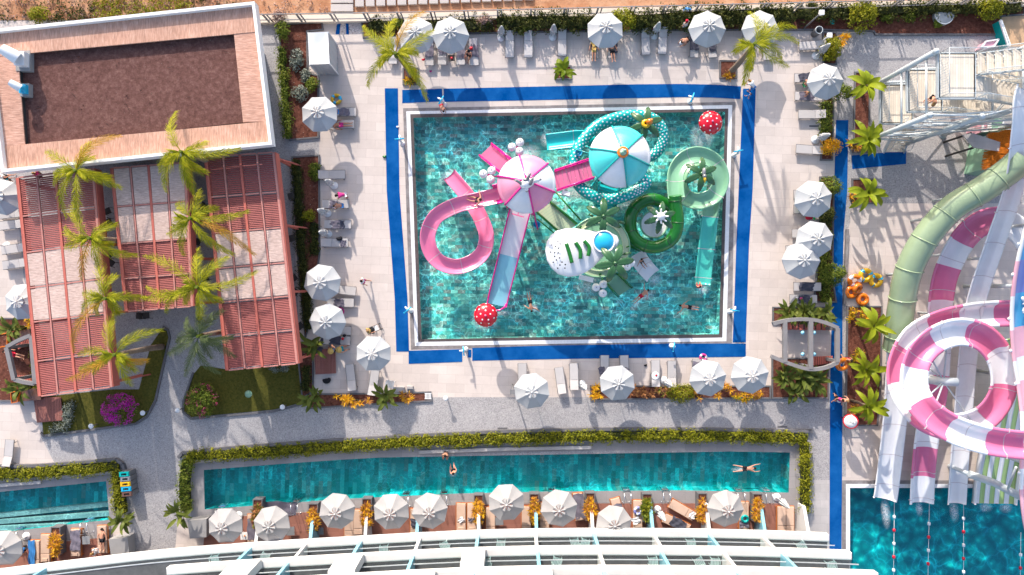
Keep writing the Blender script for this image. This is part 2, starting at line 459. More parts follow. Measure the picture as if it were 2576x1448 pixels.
    m['dark_int'] = mat('dark_shaded_joinery', (0.06, 0.055, 0.055), 0.7, 0.1, 2)  # one even dark colour for chairs, fittings and the roof bed's sides
    m['trunk'] = mat('palm_bark', (0.28, 0.21, 0.16), 0.9, 0.2, 5, bump=0.8, bs=18)
    m['bark'] = mat('grey_bark', (0.19, 0.14, 0.10), 0.9, 0.2, 5, bump=0.6)
    m['hedge_core'] = mat('shaded_twigs', (0.05, 0.055, 0.02), 0.9, 0.2, 4)  # one even dark brown-green for the block that fills each hedge
    m['palm'] = leafmat('palm_leaflets', (0.16, 0.20, 0.012), (0.36, 0.37, 0.015), (0.58, 0.52, 0.03), 0.8, 0.4)
    m['palm_dark'] = leafmat('blue_green_palm_leaflets', (0.065, 0.10, 0.045), (0.12, 0.16, 0.065), (0.19, 0.22, 0.09), 0.8, 0.35)
    m['palm_dry'] = leafmat('yellowed_palm_leaflets', (0.35, 0.22, 0.03), (0.50, 0.30, 0.03), (0.55, 0.24, 0.04), 0.9, 0.35)
    m['hedge'] = leafmat('clipped_hedge_leaves', (0.10, 0.12, 0.010), (0.22, 0.23, 0.014), (0.38, 0.35, 0.025), 0.9, 0.3)
    m['hedge_dark'] = leafmat('dark_ivy_leaves', (0.02, 0.03, 0.010), (0.055, 0.068, 0.016), (0.13, 0.13, 0.03), 1.0, 0.3)
    m['bush'] = leafmat('bright_bush_leaves', (0.12, 0.15, 0.012), (0.25, 0.26, 0.018), (0.40, 0.36, 0.03), 1.0, 0.35)
    m['shrub'] = leafmat('mid_green_shrub_leaves', (0.06, 0.10, 0.015), (0.14, 0.19, 0.025), (0.30, 0.32, 0.05), 1.2, 0.3)
    m['silver'] = leafmat('silvery_leaves', (0.11, 0.13, 0.10), (0.22, 0.25, 0.21), (0.38, 0.41, 0.36), 1.5, 0.2)
    m['banana'] = leafmat('broad_banana_leaves', (0.055, 0.10, 0.012), (0.13, 0.19, 0.014), (0.30, 0.34, 0.020), 0.7, 0.35, 0.4)
    m['strelitzia'] = leafmat('deep_green_broad_leaves', (0.04, 0.07, 0.016), (0.10, 0.13, 0.025), (0.26, 0.27, 0.05), 0.9, 0.3, 0.4)
    m['croton'] = leafmat('yellow_orange_leaves', (0.60, 0.26, 0.015), (0.82, 0.50, 0.02), (0.80, 0.34, 0.05), 1.6, 0.3)
    m['croton_red'] = leafmat('rusty_leaves', (0.22, 0.08, 0.04), (0.40, 0.17, 0.07), (0.55, 0.28, 0.10), 1.6, 0.25)
    m['magenta'] = leafmat('magenta_bracts', (0.50, 0.02, 0.33), (0.70, 0.04, 0.50), (0.80, 0.12, 0.58), 1.5, 0.3)
    m['pink_flower'] = leafmat('pink_blossom', (0.5, 0.04, 0.16), (0.6, 0.08, 0.2), (0.65, 0.2, 0.3), 1.5, 0.3)
    m['dry'] = leafmat('dry_twigs', (0.20, 0.12, 0.10), (0.32, 0.20, 0.17), (0.45, 0.33, 0.29), 1.5, 0.1)
    m['pebble'] = speckle('pale_pebbles', (0.62, 0.52, 0.48), (0.25, 0.2, 0.19), (0.8, 0.76, 0.74), 16, 0.8, 0.3)
    m['concrete'] = mat('pale_precast_concrete', (0.50, 0.455, 0.435), 0.8, 0.06, 1, bump=0.15)
    m['conc_edge'] = mat('cream_concrete', (0.66, 0.58, 0.49), 0.8, 0.07, 1)
    m['skin'] = mat('light_tan_skin', (0.52, 0.26, 0.175), 0.5, 0.06, 5, rnd=0.2)
    m['hair_dark'] = mat('dark_brown_hair', (0.03, 0.018, 0.013), 0.6, 0.2, 20)
    m['hair_fair'] = mat('fair_hair', (0.32, 0.19, 0.08), 0.6, 0.2, 20)
    for nm, c in dict(cloth_white=(0.78, 0.78, 0.80), cloth_blue=(0.05, 0.22, 0.55), cloth_black=(0.02, 0.02, 0.025), cloth_red=(0.55, 0.02, 0.05),
                      cloth_teal=(0.01, 0.36, 0.45), cloth_pink=(0.62, 0.05, 0.25), cloth_green=(0.05, 0.28, 0.12), straw=(0.66, 0.44, 0.14)).items():
        m[nm] = mat(nm.replace('cloth_', '') + '_fabric', c, 0.85, 0.08, 6, bump=0.3, bs=25)
    for nm, c in dict(pink=(0.80, 0.20, 0.36), pink_pale=(0.80, 0.27, 0.41), magenta_fg=(0.72, 0.01, 0.26), teal_fg=(0.0, 0.36, 0.35), aqua=(0.02, 0.60, 0.60), teal_pale=(0.07, 0.60, 0.58),
                      cyan_pale=(0.25, 0.60, 0.70), green_fg=(0.012, 0.15, 0.018), green_pale=(0.24, 0.48, 0.30), green_cream=(0.50, 0.58, 0.38), leaf_fg=(0.035, 0.11, 0.04),
                      red_fg=(0.62, 0.004, 0.022), white_fg=(0.80, 0.80, 0.82), sage=(0.29, 0.375, 0.235), hotpink=(0.68, 0.17, 0.32), rose=(0.80, 0.42, 0.50), slide_blue=(0.08, 0.40, 0.68),
                      slide_purple=(0.22, 0.25, 0.60), lime=(0.36, 0.52, 0.19), orange_fg=(0.75, 0.19, 0.012), yellow_fg=(0.76, 0.45, 0.015), sky=(0.02, 0.42, 0.68), fin_blue=(0.25, 0.56, 0.70),
                      brown_fg=(0.16, 0.08, 0.06), grey_fg=(0.24, 0.245, 0.26), mint=(0.26, 0.46, 0.32), aqua_mint=(0.07, 0.52, 0.43)).items():
        m[nm] = gloss(nm + '_fibreglass', c)
    m['water_main'] = water('pool_water_painted_caustics', (0.92, 1.0, 0.97), None, 2.1, 0.95)
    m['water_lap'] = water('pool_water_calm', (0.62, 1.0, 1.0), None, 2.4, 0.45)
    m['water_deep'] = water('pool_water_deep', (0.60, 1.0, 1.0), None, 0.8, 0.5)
    t = NT('white_water_foam'); vec = t.coords()
    gp = t.n('ShaderNodeNewGeometry')
    f = t.ramp(t.noise(gp.outputs['Position'], 9, 8, 0.8, 0.8), [(0.38, 0.0), (0.62, 1.0)])
    ln = t.n('ShaderNodeVectorMath', operation='LENGTH'); t.l(vec, ln.inputs[0])
    fall = t.ramp(ln.outputs['Value'], [(0.05, 0.9), (0.75, 0.0)])
    f = t.mix(1.0, f, fall, 'MULTIPLY')
    a = t.n('ShaderNodeBsdfTransparent'); b = t.n('ShaderNodeBsdfDiffuse'); b.inputs[0].default_value = (0.8, 0.85, 0.87, 1)
    mm = t.n('ShaderNodeMixShader'); t.l(f, mm.inputs[0]); t.l(a.outputs[0], mm.inputs[1]); t.l(b.outputs[0], mm.inputs[2]); t.l(mm.outputs[0], t.out.inputs['Surface'])
    m['foam'] = t.mat
    t = NT('clear_balustrade_glass'); a = t.n('ShaderNodeBsdfTransparent'); a.inputs[0].default_value = (0.86, 0.92, 0.92, 1)
    b = t.n('ShaderNodeBsdfGlossy'); b.inputs['Roughness'].default_value = 0.05
    mm = t.n('ShaderNodeMixShader'); mm.inputs[0].default_value = 0.06; t.l(a.outputs[0], mm.inputs[1]); t.l(b.outputs[0], mm.inputs[2]); t.l(mm.outputs[0], t.out.inputs['Surface'])
    m['glass'] = t.mat
build_mats()

# ------------------------------------------------------------------ camera, sun, sky
SUN_EL = radians(24.5); SUN_DX, SUN_DY = 0.30, -0.954   # shadows run down the picture and a little to its right
def setup_light():
    cam = bpy.data.cameras.new('camera'); co = bpy.data.objects.new('camera', cam); COL.objects.link(co)
    co.location = (0, 0, CAM_H); co.rotation_euler = (0, 0, 0)
    cam.sensor_width = 36.0; cam.sensor_fit = 'HORIZONTAL'; cam.lens = 36.0 * CAM_H / 78.05
    cam.clip_start = 0.5; cam.clip_end = 2000
    SC.camera = co
    L = bpy.data.lights.new('sun', 'SUN'); L.energy = 2.7; L.angle = radians(0.53); L.color = (1.0, 0.92, 0.82)
    lo = bpy.data.objects.new('sun', L); COL.objects.link(lo)
    d = V((SUN_DX * cos(SUN_EL), SUN_DY * cos(SUN_EL), -sin(SUN_EL)))
    lo.rotation_euler = d.to_track_quat('-Z', 'Y').to_euler(); lo.location = (-20, 60, 40)
    w = bpy.data.worlds.new('World'); SC.world = w; w.use_nodes = True
    nt = w.node_tree; bg = nt.nodes['Background']
    sky = nt.nodes.new('ShaderNodeTexSky'); sky.sky_type = 'NISHITA'; sky.sun_disc = False
    sky.sun_elevation = SUN_EL; sky.sun_rotation = atan2(-SUN_DX, -SUN_DY)
    sky.altitude = 50; sky.air_density = 1.0; sky.dust_density = 2.4; sky.ozone_density = 0.8
    nt.links.new(sky.outputs[0], bg.inputs[0]); bg.inputs[1].default_value = 0.15
    vs = SC.view_settings; vs.view_transform = 'Standard'; vs.look = 'None'; vs.gamma = 1.0; vs.exposure = 1.18
    SC.cycles.use_denoising = True
    SC.cycles.max_bounces = 8; SC.cycles.transparent_max_bounces = 12
    SC.cycles.caustics_reflective = False; SC.cycles.caustics_refractive = False
setup_light()
# ------------------------------------------------------------------ the setting
Q_WATER = [(1040, 297), (1824, 281), (1809, 841), (1061, 854)]
Q_BLACK = [(1032, 288), (1832, 274), (1817, 850), (1052, 861)]
Q_WHITE = [(1022, 281), (1842, 265), (1827, 859), (1044, 871)]
Q_DARK = [(1014, 273), (1850, 257), (1841, 864), (1034, 880)]
LAP = [(513, 1183), (700, 1168), (858, 1157), (1055, 1146), (1270, 1138), (1487, 1134), (1717, 1134), (1987, 1139), (1984, 1240), (1715, 1234), (1392, 1237), (1158, 1242), (858, 1256), (515, 1282)]
LEFT_POOL = [(-80, 1245), (0, 1238), (267, 1211), (276, 1308), (0, 1340), (-80, 1350)]
SLIDE_POOL = [(2138, 1228), (2700, 1228), (2700, 1700), (2138, 1700)]
POOLS = dict(main=(Q_WATER, 1.15, 'pool_tile', 'water_main'), lap=(LAP, 1.2, 'lap_tile', 'water_lap'),
             left=(LEFT_POOL, 1.2, 'lap_tile', 'water_lap'), slide=(SLIDE_POOL, 1.5, 'deep_tile', 'water_deep'))

def struct(name, mb, m):
    return tag(mb.build(name, m), kind='structure')

def setting():
    g = MB(); g.flat([(-500, -500), (500, -500), (500, 500), (-500, 500)], -2.4)
    struct('ground', g, MAT['far_earth'])
    t = MB()
    outer = [(-60, -48), (60, -48), (60, 24.5), (-60, 24.5)]
    t.flat(outer, 0.0, [PP(q) for q, *_ in POOLS.values()])
    for i in range(4):
        a = outer[i]; b = outer[(i + 1) % 4]
        t.add([(a[0], a[1], -2.4), (b[0], b[1], -2.4), (b[0], b[1], 0), (a[0], a[1], 0)], [(0, 1, 2, 3)])
    struct('terrace_paving', t, MAT['deck'])
    for key, (q, dep, tile, wat) in POOLS.items():
        b = MB(); L = PP(q); n = len(L)
        b.flat(L, -dep)
        b.add([V((p.x, p.y, z)) for z in (-dep, -0.0) for p in L], [((i + 1) % n, i, n + i, n + (i + 1) % n) for i in range(n)])
        struct('pool_basin', b, MAT[tile])
        w = MB(); w.flat(L, -0.07)
        struct('pool_water', w, MAT[wat])
    # rim bands of the play pool
    r = MB(); r.prism(PP(Q_BLACK), 0.0, 0.012, [PP(Q_WATER)]); struct('pool_edge_stone', r, MAT['black_stone'])
    r = MB(); r.prism(PP(Q_WHITE), 0.0, 0.016, [PP(Q_BLACK)]); struct('overflow_channel', r, MAT['grate'])
    r = MB(); r.prism(PP(Q_DARK), 0.0, 0.012, [PP(Q_WHITE)]); struct('pool_rim_stone', r, MAT['rim_stone'])
    q2 = [(2128, 1218), (2700, 1218), (2700, 1700), (2128, 1700)]; q3 = [(2118, 1209), (2700, 1209), (2700, 1700), (2118, 1700)]
    r = MB(); r.prism(PP(q2)[:2] + PP([(2700, 1228), (2138, 1228), (2138, 1700), (2128, 1700)]), 0.0, 0.016); struct('overflow_channel', r, MAT['grate'])
    r = MB(); r.prism(PP(q3)[:2] + PP([(2700, 1218), (2128, 1218), (2128, 1700), (2118, 1700)]), 0.0, 0.012); struct('pool_rim_stone', r, MAT['rim_stone'])
    # grey aggregate paths
    p = MB()
    p.flat(PP([(-100, 445), (640, 380), (640, 60), (735, 60), (735, 355), (803, 355), (803, 395), (735, 395), (745, 700), (765, 1012), (1045, 1008), (1085, 1000), (1490, 1000), (2090, 990), (2090, 1132), (460, 1160), (440, 1390), (330, 1400), (312, 1180), (150, 1190), (103, 1100), (120, 1000), (60, 700), (40, 480), (-100, 500)]), 0.004)
    p.flat(PP([(2043, 1132), (2088, 1132), (2088, 1208), (2043, 1208)]), 0.004)
    p.flat(PP([(2105, 84), (2200, 84), (2200, 90), (2600, 90), (2600, 512), (2205, 512), (2139, 512), (2139, 560), (2118, 620), (2118, 770), (2088, 770), (2105, 300)]), 0.004)
    p.flat(PP([(2119, 640), (2128, 640), (2128, 1200), (2118, 1200)]), 0.004)
    struct('grey_path', p, MAT['path'])
    p = MB(); p.flat(PP([(905, 86), (845, 88), (845, 60), (905, 58)]), 0.006); struct('pebble_ground', p, MAT['pebble'])
    # coping slabs round the lap pools
    c = MB()
    lapout = [(482, 1168), (600, 1155), (858, 1138), (1055, 1126), (1270, 1118), (1487, 1113), (1717, 1111), (2016, 1113), (2016, 1330), (1984, 1330), (1984, 1266), (1715, 1266), (1392, 1266), (1158, 1270), (858, 1281), (640, 1296), (520, 1300), (480, 1345)]
    c.prism(PP(lapout), 0.0, 0.012, [PP(LAP)])
    struct('lap_pool_coping', c, MAT['coping'])
    c = MB()
    c.prism(PP([(-80, 1222), (0, 1220), (270, 1194), (286, 1200), (292, 1310), (278, 1352), (150, 1362), (-80, 1385)]), 0.0, 0.012, [PP(LEFT_POOL)])
    struct('lap_pool_coping', c, MAT['coping'])
    # submerged steps in the left pool
    for k in range(3):
        s = MB(); y = 1290 + 17 * k
        s.prism(PP([(-80, y + 18 - 5 * k), (277, y - 20 + 6 * k), (278, y - 9 + 6 * k), (-80, y + 28 - 5 * k)]), -1.2, -0.75 + 0.22 * k)
        struct('pool_step', s, MAT['coping'])
    # hotel terrace boards
    d = MB()
    d.flat(PP([(518, 1302), (640, 1298), (858, 1283), (1158, 1271), (1392, 1267), (1983, 1267), (1983, 1500), (500, 1500)]), 0.006)
    d.flat(PP([(-80, 1388), (150, 1364), (262, 1353), (330, 1410), (300, 1500), (-80, 1500)]), 0.006)
    struct('hotel_terrace_floor', d, MAT['terrace'])
    d = MB(); d.flat(PP([(1990, 1208), (2086, 1208), (2086, 1500), (1990, 1500)]), 0.006); struct('side_path', d, MAT['lightstone'])
    # lawns
    l = MB()
    l.flat(PP([(100, 1000), (110, 1094), (340, 1064), (368, 1046), (388, 1008), (424, 850), (420, 832), (408, 828), (380, 868), (350, 980), (285, 980)]), 0.03)
    l.flat(PP([(505, 920), (573, 930), (757, 912), (765, 940), (765, 1012), (690, 1031), (482, 1050), (464, 1034), (466, 1008), (489, 940)]), 0.03)
    struct('lawn', l, MAT['lawn'])
    # red clay beyond the fence, dark beds along it
    e = MB(); e.flat([(-60, 20.25), (-21, 20.45), (-7.2, 20.65), (0, 20.9), (39, 21.85), (60, 22.3), (60, 60), (-60, 60)], 0.02); struct('clay_ground', e, MAT['earth'])
    e = MB(); e.flat(PP([(2515, 40), (2700, 40), (2700, 118), (2520, 118)]), 0.012); struct('sand_patch', e, MAT['sand'])

    # blue walkway mats, each a mat of its own
    mats = [
        ([(968, 223), (1001, 223), (1005, 483), (1025, 750), (1029, 885), (997, 885), (993, 750), (973, 483)], 'long blue mat along the side of the pool that faces the pergolas'),
        ([(1012, 227), (1112, 224), (1113, 256), (1012, 260)], 'short blue mat at the pool corner under the palm frond'),
        ([(1116, 224), (1425, 217), (1600, 213), (1715, 212), (1800, 214), (1864, 218), (1862, 250), (1790, 246), (1715, 245), (1425, 251), (1116, 257)], 'blue mat along the pool side below the fence loungers'),
        ([(1869, 224), (1901, 224), (1893, 483), (1884, 616), (1880, 740), (1876, 862), (1843, 862), (1848, 740), (1852, 616), (1858, 483)], 'blue mat along the pool side under the octagonal shade'),
        ([(1028, 883), (1163, 879), (1163, 911), (1028, 916)], 'short blue mat at the pool corner near the red mushroom'),
        ([(1177, 880), (1186, 880), (1186, 900), (1177, 900)], 'tiny blue mat piece beside the spray post'),
        ([(1188, 876), (1372, 870), (1689, 865), (1876, 865), (1876, 898), (1717, 900), (1450, 903), (1188, 908)], 'long blue mat along the pool side toward the lap pool'),
        ([(2103, 303), (2134, 303), (2131, 483), (2122, 583), (2119, 720), (2119, 966), (2118, 1200), (2116, 1500), (2086, 1500), (2087, 1200), (2088, 966), (2094, 720), (2098, 483)], 'very long blue mat lane running past the slide pool'),
        ([(2142, 392), (2279, 380), (2279, 413), (2144, 426)], 'blue mat at the foot of the slide tower stairs'),
    ]
    for pts, lab in mats:
        b = MB(); b.prism(PP(pts), 0.004, 0.018)
        o = b.build('walkway_mat', MAT['mat_blue']); tag(o, lab, 'mat', 'blue walkway mats')
    b = MB(); b.prism(PP([(848, 62), (857, 60), (854, 87), (844, 87)]), 0.006, 0.018); tag(b.build('walkway_mat', MAT['mat_blue']), 'narrow blue strip on the pebbles beside the white cabana', 'mat', 'blue walkway mats')
    b = MB(); b.prism(PP([(870, 60), (877, 60), (878, 87), (871, 87)]), 0.006, 0.018); tag(b.build('walkway_mat', MAT['mat_blue']), 'second narrow blue strip on the pebbles toward the palm', 'mat', 'blue walkway mats')

    # planting beds: mulch with a stone kerb each
    beds = [
        ([(700, 62), (812, 56), (815, 78), (775, 82), (776, 185), (803, 190), (803, 348), (728, 355), (712, 200)], 'mulch bed between the building walkway and the white cabana'),
        ([(734, 395), (805, 390), (806, 640), (802, 670), (770, 690), (776, 830), (768, 860), (752, 700)], 'long mulch bed behind the loungers by the pergolas'),
        ([(908, 44), (1717, 32), (2576, 8), (2576, 40), (2517, 44), (2512, 90), (2200, 90), (2196, 82), (2060, 78), (1717, 79), (1400, 83), (1158, 88), (913, 98)], 'long dark planting bed running below the fence'),
        ([(1013, 172), (1053, 172), (1053, 215), (1013, 215)], 'square palm planter near the pool corner'),
        ([(1809, 153), (1853, 153), (1853, 199), (1809, 199)], 'square palm planter below the fence umbrellas'),
        ([(1396, 166), (1438, 166), (1438, 202), (1396, 202)], 'square planter of the broad leaved plant on the deck'),
        ([(2068, 82), (2104, 82), (2104, 165), (2068, 165)], 'small bed behind the topmost side lounger'),
        ([(2068, 247), (2097, 247), (2094, 405), (2062, 405)], 'bed of creeping hedge behind the side loungers'),
        ([(2060, 445), (2098, 445), (2094, 700), (2104, 762), (2045, 762), (2060, 600)], 'bed of bushes behind the side umbrellas'),
        ([(2148, 182), (2188, 182), (2186, 386), (2144, 386)], 'long banana bed beside the slide tower'),
        ([(2141, 450), (2204, 450), (2204, 514), (2141, 514)], 'square banana bed in front of the slide tower'),
        ([(2129, 770), (2218, 770), (2216, 960), (2207, 1072), (2124, 1072)], 'big mulch bed beside the pink spiral slide'),
        ([(1942, 772), (2086, 772), (2086, 815), (1942, 815)], 'bed of broad leaves on the pool tower side of the curved shelter'),
        ([(1940, 900), (2084, 900), (2084, 1003), (1940, 1003)], 'bed of broad leaves below the curved shelter'),
        ([(775, 990), (858, 990), (1085, 985), (1088, 1010), (858, 1023), (775, 1030)], 'narrow bed of yellow shrubs with a drain cover'),
        ([(1484, 970), (1938, 970), (1938, 1003), (1484, 1006)], 'narrow bed of rusty shrubs below the umbrellas'),
        ([(745, 860), (790, 860), (790, 985), (760, 1005)], 'strip bed beside the red wooden platform'),
        ([(-40, 800), (80, 800), (96, 985), (60, 1010), (-40, 1010)], 'strip bed beside the pergola with the orange boxes'),
    ]
    for pts, lab in beds:
        L = PP(pts); c = sum(L, V((0, 0, 0))) / len(L)
        bed = thing('planting_bed', lab, 'planting bed', (c.x, c.y, 0), 0, 'mulched planting beds')
        a = sum(L[i].x * L[(i + 1) % len(L)].y - L[(i + 1) % len(L)].x * L[i].y for i in range(len(L)))
        inner = []
        n = len(L)
        for i in range(n):   # inset by 9 cm
            p = L[i]; e1 = (L[i] - L[i - 1]).normalized(); e2 = (L[(i + 1) % n] - L[i]).normalized()
            sg = 1 if a > 0 else -1
            n1 = V((-e1.y, e1.x, 0)) * sg; n2 = V((-e2.y, e2.x, 0)) * sg
            bsc = n1 + n2
            d = 0.11 / max(0.35, bsc.length / 2)
            inner.append(p + bsc.normalized() * d)
        k = MB(); k.prism(L, 0.0, 0.13, [inner]); k.build('kerb', MAT['kerb'], bed)
        k = MB(); k.flat(inner, 0.085); k.build('mulch', MAT['soil'], bed)
    # lawn kerbs and hedge walls
    def kerb_line(pts, w, h, lab, m='kerb', z0=0.0):
        path = PP(pts); b = MB()
        for i in range(len(path) - 1):
            b.bar(path[i] + V((0, 0, z0 + h / 2)), path[i + 1] + V((0, 0, z0 + h / 2)), w, h)
        tag(b.build('low_kerb_wall', MAT[m]), lab, 'kerb wall', 'low grey kerb walls')
    kerb_line([(104, 1088), (112, 1098), (342, 1067), (371, 1049), (392, 1010), (428, 850), (423, 829), (410, 824)], 0.14, 0.12, 'low dark kerb rounding the lawn with the magenta bush')
    kerb_line([(765, 1016), (690, 1035), (482, 1054), (461, 1036), (463, 1008), (487, 938)], 0.14, 0.12, 'low dark kerb rounding the lawn with the manhole cover')
    kerb_line([(452, 1150), (462, 1138), (600, 1124), (858, 1106), (1055, 1094), (1270, 1084), (1487, 1079), (1717, 1078), (2040, 1084)], 0.22, 0.3, 'long grey wall along the path side of the pool hedge')
    kerb_line([(-60, 1173), (100, 1170), (296, 1155), (312, 1166), (318, 1185)], 0.22, 0.3, 'short grey wall beside the small pool hedge')
    kerb_line([(-60, 1225), (106, 1212)], 0.25, 0.2, 'pale ledge at the head of the small pool', 'lightstone')
    kerb_line([(1055, 1137), (1270, 1129), (1487, 1125)], 0.25, 0.2, 'pale ledge at the head of the lap pool', 'lightstone')
    kerb_line([(2129, 577), (2122, 766)], 0.2, 0.25, 'low brown step edge beside the float rings', 'rim_stone')
setting()
# ------------------------------------------------------------------ reed-roofed building
def lerp2(q, u, v):
    a, b, c, d = [V(p) for p in q]      # TL TR BR BL
    return (a * (1 - u) + b * u) * (1 - v) + (d * (1 - u) + c * u) * v

def roof_building():
    Z = 5.6
    outer = PP([(-42, 77), (640, 4), (684, 364), (3, 434)], 0)  # traced at roof height below
    q = [P(-42, 77, Z), P(640, 4, Z), P(684, 364, Z), P(3, 434, Z)]
    root = thing('reed_roof_building', 'large flat building with honey reed roof border and dark gravel middle', 'building', (q[2].x - 10, q[2].y + 5, 0))
    def inset(d):
        u = (q[1] - q[0]).normalized(); w = (q[2] - q[1]).normalized()
        return [q[0] + u * d + w * d, q[1] - u * d + w * d, q[2] - u * d - w * d, q[3] + u * d - w * d]
    i1 = inset(0.20)
    w = MB()
    w.prism(inset(1.5), 0.0, Z - 1.5); w.prism(inset(0.3), Z - 1.5, Z - 1.4); w.build('wall', MAT['wall_grey'], root)
    p = MB(); p.prism(q, Z - 0.75, Z, [i1]); p.build('parapet', MAT['white'], root)
    # reed borders, four lengths
    zi = Z - 0.34
    dep = 2.45
    i2 = [P(x, y, zi) for x, y in ((43, 124), (586, 68), (611, 308), (62, 366))]
    def strip(a, b, c, d, m, z):
        s = MB(); s.prism([a, b, c, d], z - 0.12, z); s.build('reed_border', MAT[m], root)
    rt, rb = i1[1].lerp(i1[2], .185), i1[1].lerp(i1[2], .84); lt, lb = i1[0].lerp(i1[3], .16), i1[0].lerp(i1[3], .825)
    strip(i1[0], i1[1], rt, lt, 'reed', zi)
    strip(lt, i2[0], i2[3], lb, 'reed2', zi - 0.03)
    strip(i2[1], rt, rb, i2[2], 'reed2', zi - 0.03)
    strip(lb, rb, i1[2], i1[3], 'reed', zi)
    g = MB(); g.flat(i2, Z - 0.72); g.build('gravel_bed', MAT['roof_soil'], root)
    g = MB(); zz = Z - 0.45
    for a, b in zip(i2, i2[1:] + i2[:1]):
        g.add([(a.x, a.y, Z - 0.73), (b.x, b.y, Z - 0.73), (b.x, b.y, zz), (a.x, a.y, zz)], [(3, 2, 1, 0)])
    g.build('bed_side', MAT['dark_int'], root)  # dark colour stands in for the shade down the bed's edge
    for (x, y, s, m2, lab) in ((68, 158, 0.82, 'white_fg', 'larger round-mouthed roof vent'), (72, 231, 0.52, 'sky', 'smaller roof vent with a blue collar')):
        c = P(x, y, Z - 0.72)
        e = thing('roof_vent', None, None, (0, 0, 0)); e.parent = root; e.location = c - root.location; e['label'] = lab
        b = MB(); b.box((0.0, 0, 0.2), (1.2 * s, 1.7 * s, 0.4)); b.build('plinth', MAT['wall_grey'], e, world=False)
        b = MB(); b.box((0.1 * s, 0, 0.4 + 0.3 * s), (0.85 * s, 1.15 * s, 0.6 * s), mi=0); b.build('collar', MAT[m2], e, world=False)
        b = MB(); b.tube([(0.2 * s, -.1 * s, 0.7 + 0.5 * s), (-0.15 * s, .15 * s, 0.75 + 0.75 * s), (-0.7 * s, 0.5 * s, 0.75 + 0.95 * s)], [0.55 * s, 0.5 * s, 0.42 * s], 16, cap=False)
        b.tube([(-0.71 * s, 0.505 * s, 0.75 + 0.955 * s), (-0.6 * s, 0.45 * s, 0.75 + .9 * s)], [0.38 * s, 0.36 * s], 16)
        b.build('cowl', MAT['offwhite'], e, world=False)
    # twigs and litter on the gravel
    b = MB(); r = random.Random(3)
    for k in range(34):
        p = lerp2([i2[0], i2[1], i2[2], i2[3]], r.random(), r.random()); a = r.random() * 6.28; L = r.choice([0.06, 0.07, 0.08, 0.1, 0.4])
        b.bar(p + V((0, 0, -0.87 + 0.0)) , p + V((cos(a) * L, sin(a) * L, -0.87)), 0.05 if L < .3 else 0.015, 0.03)
    for i, v in enumerate(b.v): b.v[i] = (v[0], v[1], Z - 0.69 + (v[2] % 0.03))
    o = b.build('roof_litter', MAT['conc_edge'], root); o['kind'] = 'stuff'
roof_building()

# ------------------------------------------------------------------ pergolas
def pergola(corners, rows, reed_rows, label, feet=True):
    Z = 3.9
    q = [P(x, y, Z) for x, y in corners]      # TL TR BR BL
    c = sum(q, V((0, 0, 0))) / 4
    root = thing('pergola', label, 'pergola', (c.x, c.y, 0), 0, 'red slatted pergolas over the courtyard')
    n = len(rows) - 1
    y0, y1 = rows[0], rows[-1]
    vs = [(y - y0) / (y1 - y0) for y in rows]
    bw = 0.10
    # long and cross beams
    for k in range(5):
        b = MB(); b.bar(lerp2(q, k / 4, 0), lerp2(q, k / 4, 1), 0.16 if k in (0, 2, 4) else bw, 0.14); b.build('long_beam', MAT['pergola'] if k in (0, 2) else MAT['pergola_top'], root)
    for i, v in enumerate(vs):
        b = MB()
        for k in range(4):
            w = (q[1] - q[0]).normalized() * 0.1
            b.bar(lerp2(q, k / 4, v) + w + V((0, 0, 0.02)), lerp2(q, (k + 1) / 4, v) - w + V((0, 0, 0.02)), bw, 0.12)
        b.build('cross_beam', MAT['pergola_top'], root)
    for i in range(n):
        for k in range(4):
            u0, u1, v0, v1 = k / 4 + 0.02, (k + 1) / 4 - 0.02, vs[i] + 0.008, vs[i + 1] - 0.008
            b = MB()
            if i in reed_rows:
                a = [lerp2(q, u, v) for u, v in ((u0, v0), (u1, v0), (u1, v1), (u0, v1))]
                b.prism([V((p.x, p.y, 0)) for p in a], Z - 0.02, Z + 0.05)
                b.build('reed_panel', MAT['reed_white'], root)
            else:
                m = 18
                for j in range(m):
                    v = v0 + (v1 - v0) * (j + 0.5) / m
                    p, r_ = lerp2(q, u0, v), lerp2(q, u1, v)
                    b.bar(p + V((0, 0, -0.02)), r_ + V((0, 0, -0.02)), 0.115, 0.035, up=V((0, 0.45, 1)))
                b.build('louvre_panel', MAT['louvre'], root)
    # deep edge boards
    for a, b_ in ((0, 3), (1, 2)):
        f = MB(); d = V((0, 0, -0.35)); side = (q[1] - q[0]).normalized() * (-0.13 if a == 0 else 0.13)
        f.bar(q[a] + d + side, q[b_] + d + side, 0.05, 0.8); f.build('edge_board', MAT['pergola'], root)
    # posts with a raking strut
    for v in (0.02, 0.34, 0.66, 0.98):
        for u in (0.0, 1.0):
            p = lerp2(q, u, v)
            b = MB(); b.box((p.x, p.y, Z / 2 - 0.1), (0.18, 0.18, Z - 0.2)); 
            d = (q[1] - q[0]).normalized() * (1 if u else -1)
            b.bar(V((p.x, p.y, Z - 0.9)) + d * 0.05, V((p.x, p.y, 0)) + d * (0.7 if u else 0.3), 0.1, 0.12)
            b.build('post', MAT['pergola'], root)
    return root
pergola([(46, 448), (234, 425), (281, 974), (102, 997)], [447, 543, 633, 721, 806, 903, 990], (2, 3), 'red slatted pergola beside the leftmost loungers, bleached reed panels across its middle')
pergola([(283, 424), (465, 410), (484, 771), (320, 784)], [420, 518, 612, 700, 783], (0, 1), 'shorter middle pergola with white reed panels on the building side and red slats below')
pergola([(519, 396), (688, 384), (748, 915), (573, 932)], [395, 496, 586, 675, 760, 846, 931], (2, 3), 'red slatted pergola nearest the pool deck, pinkish reed panels across its middle')

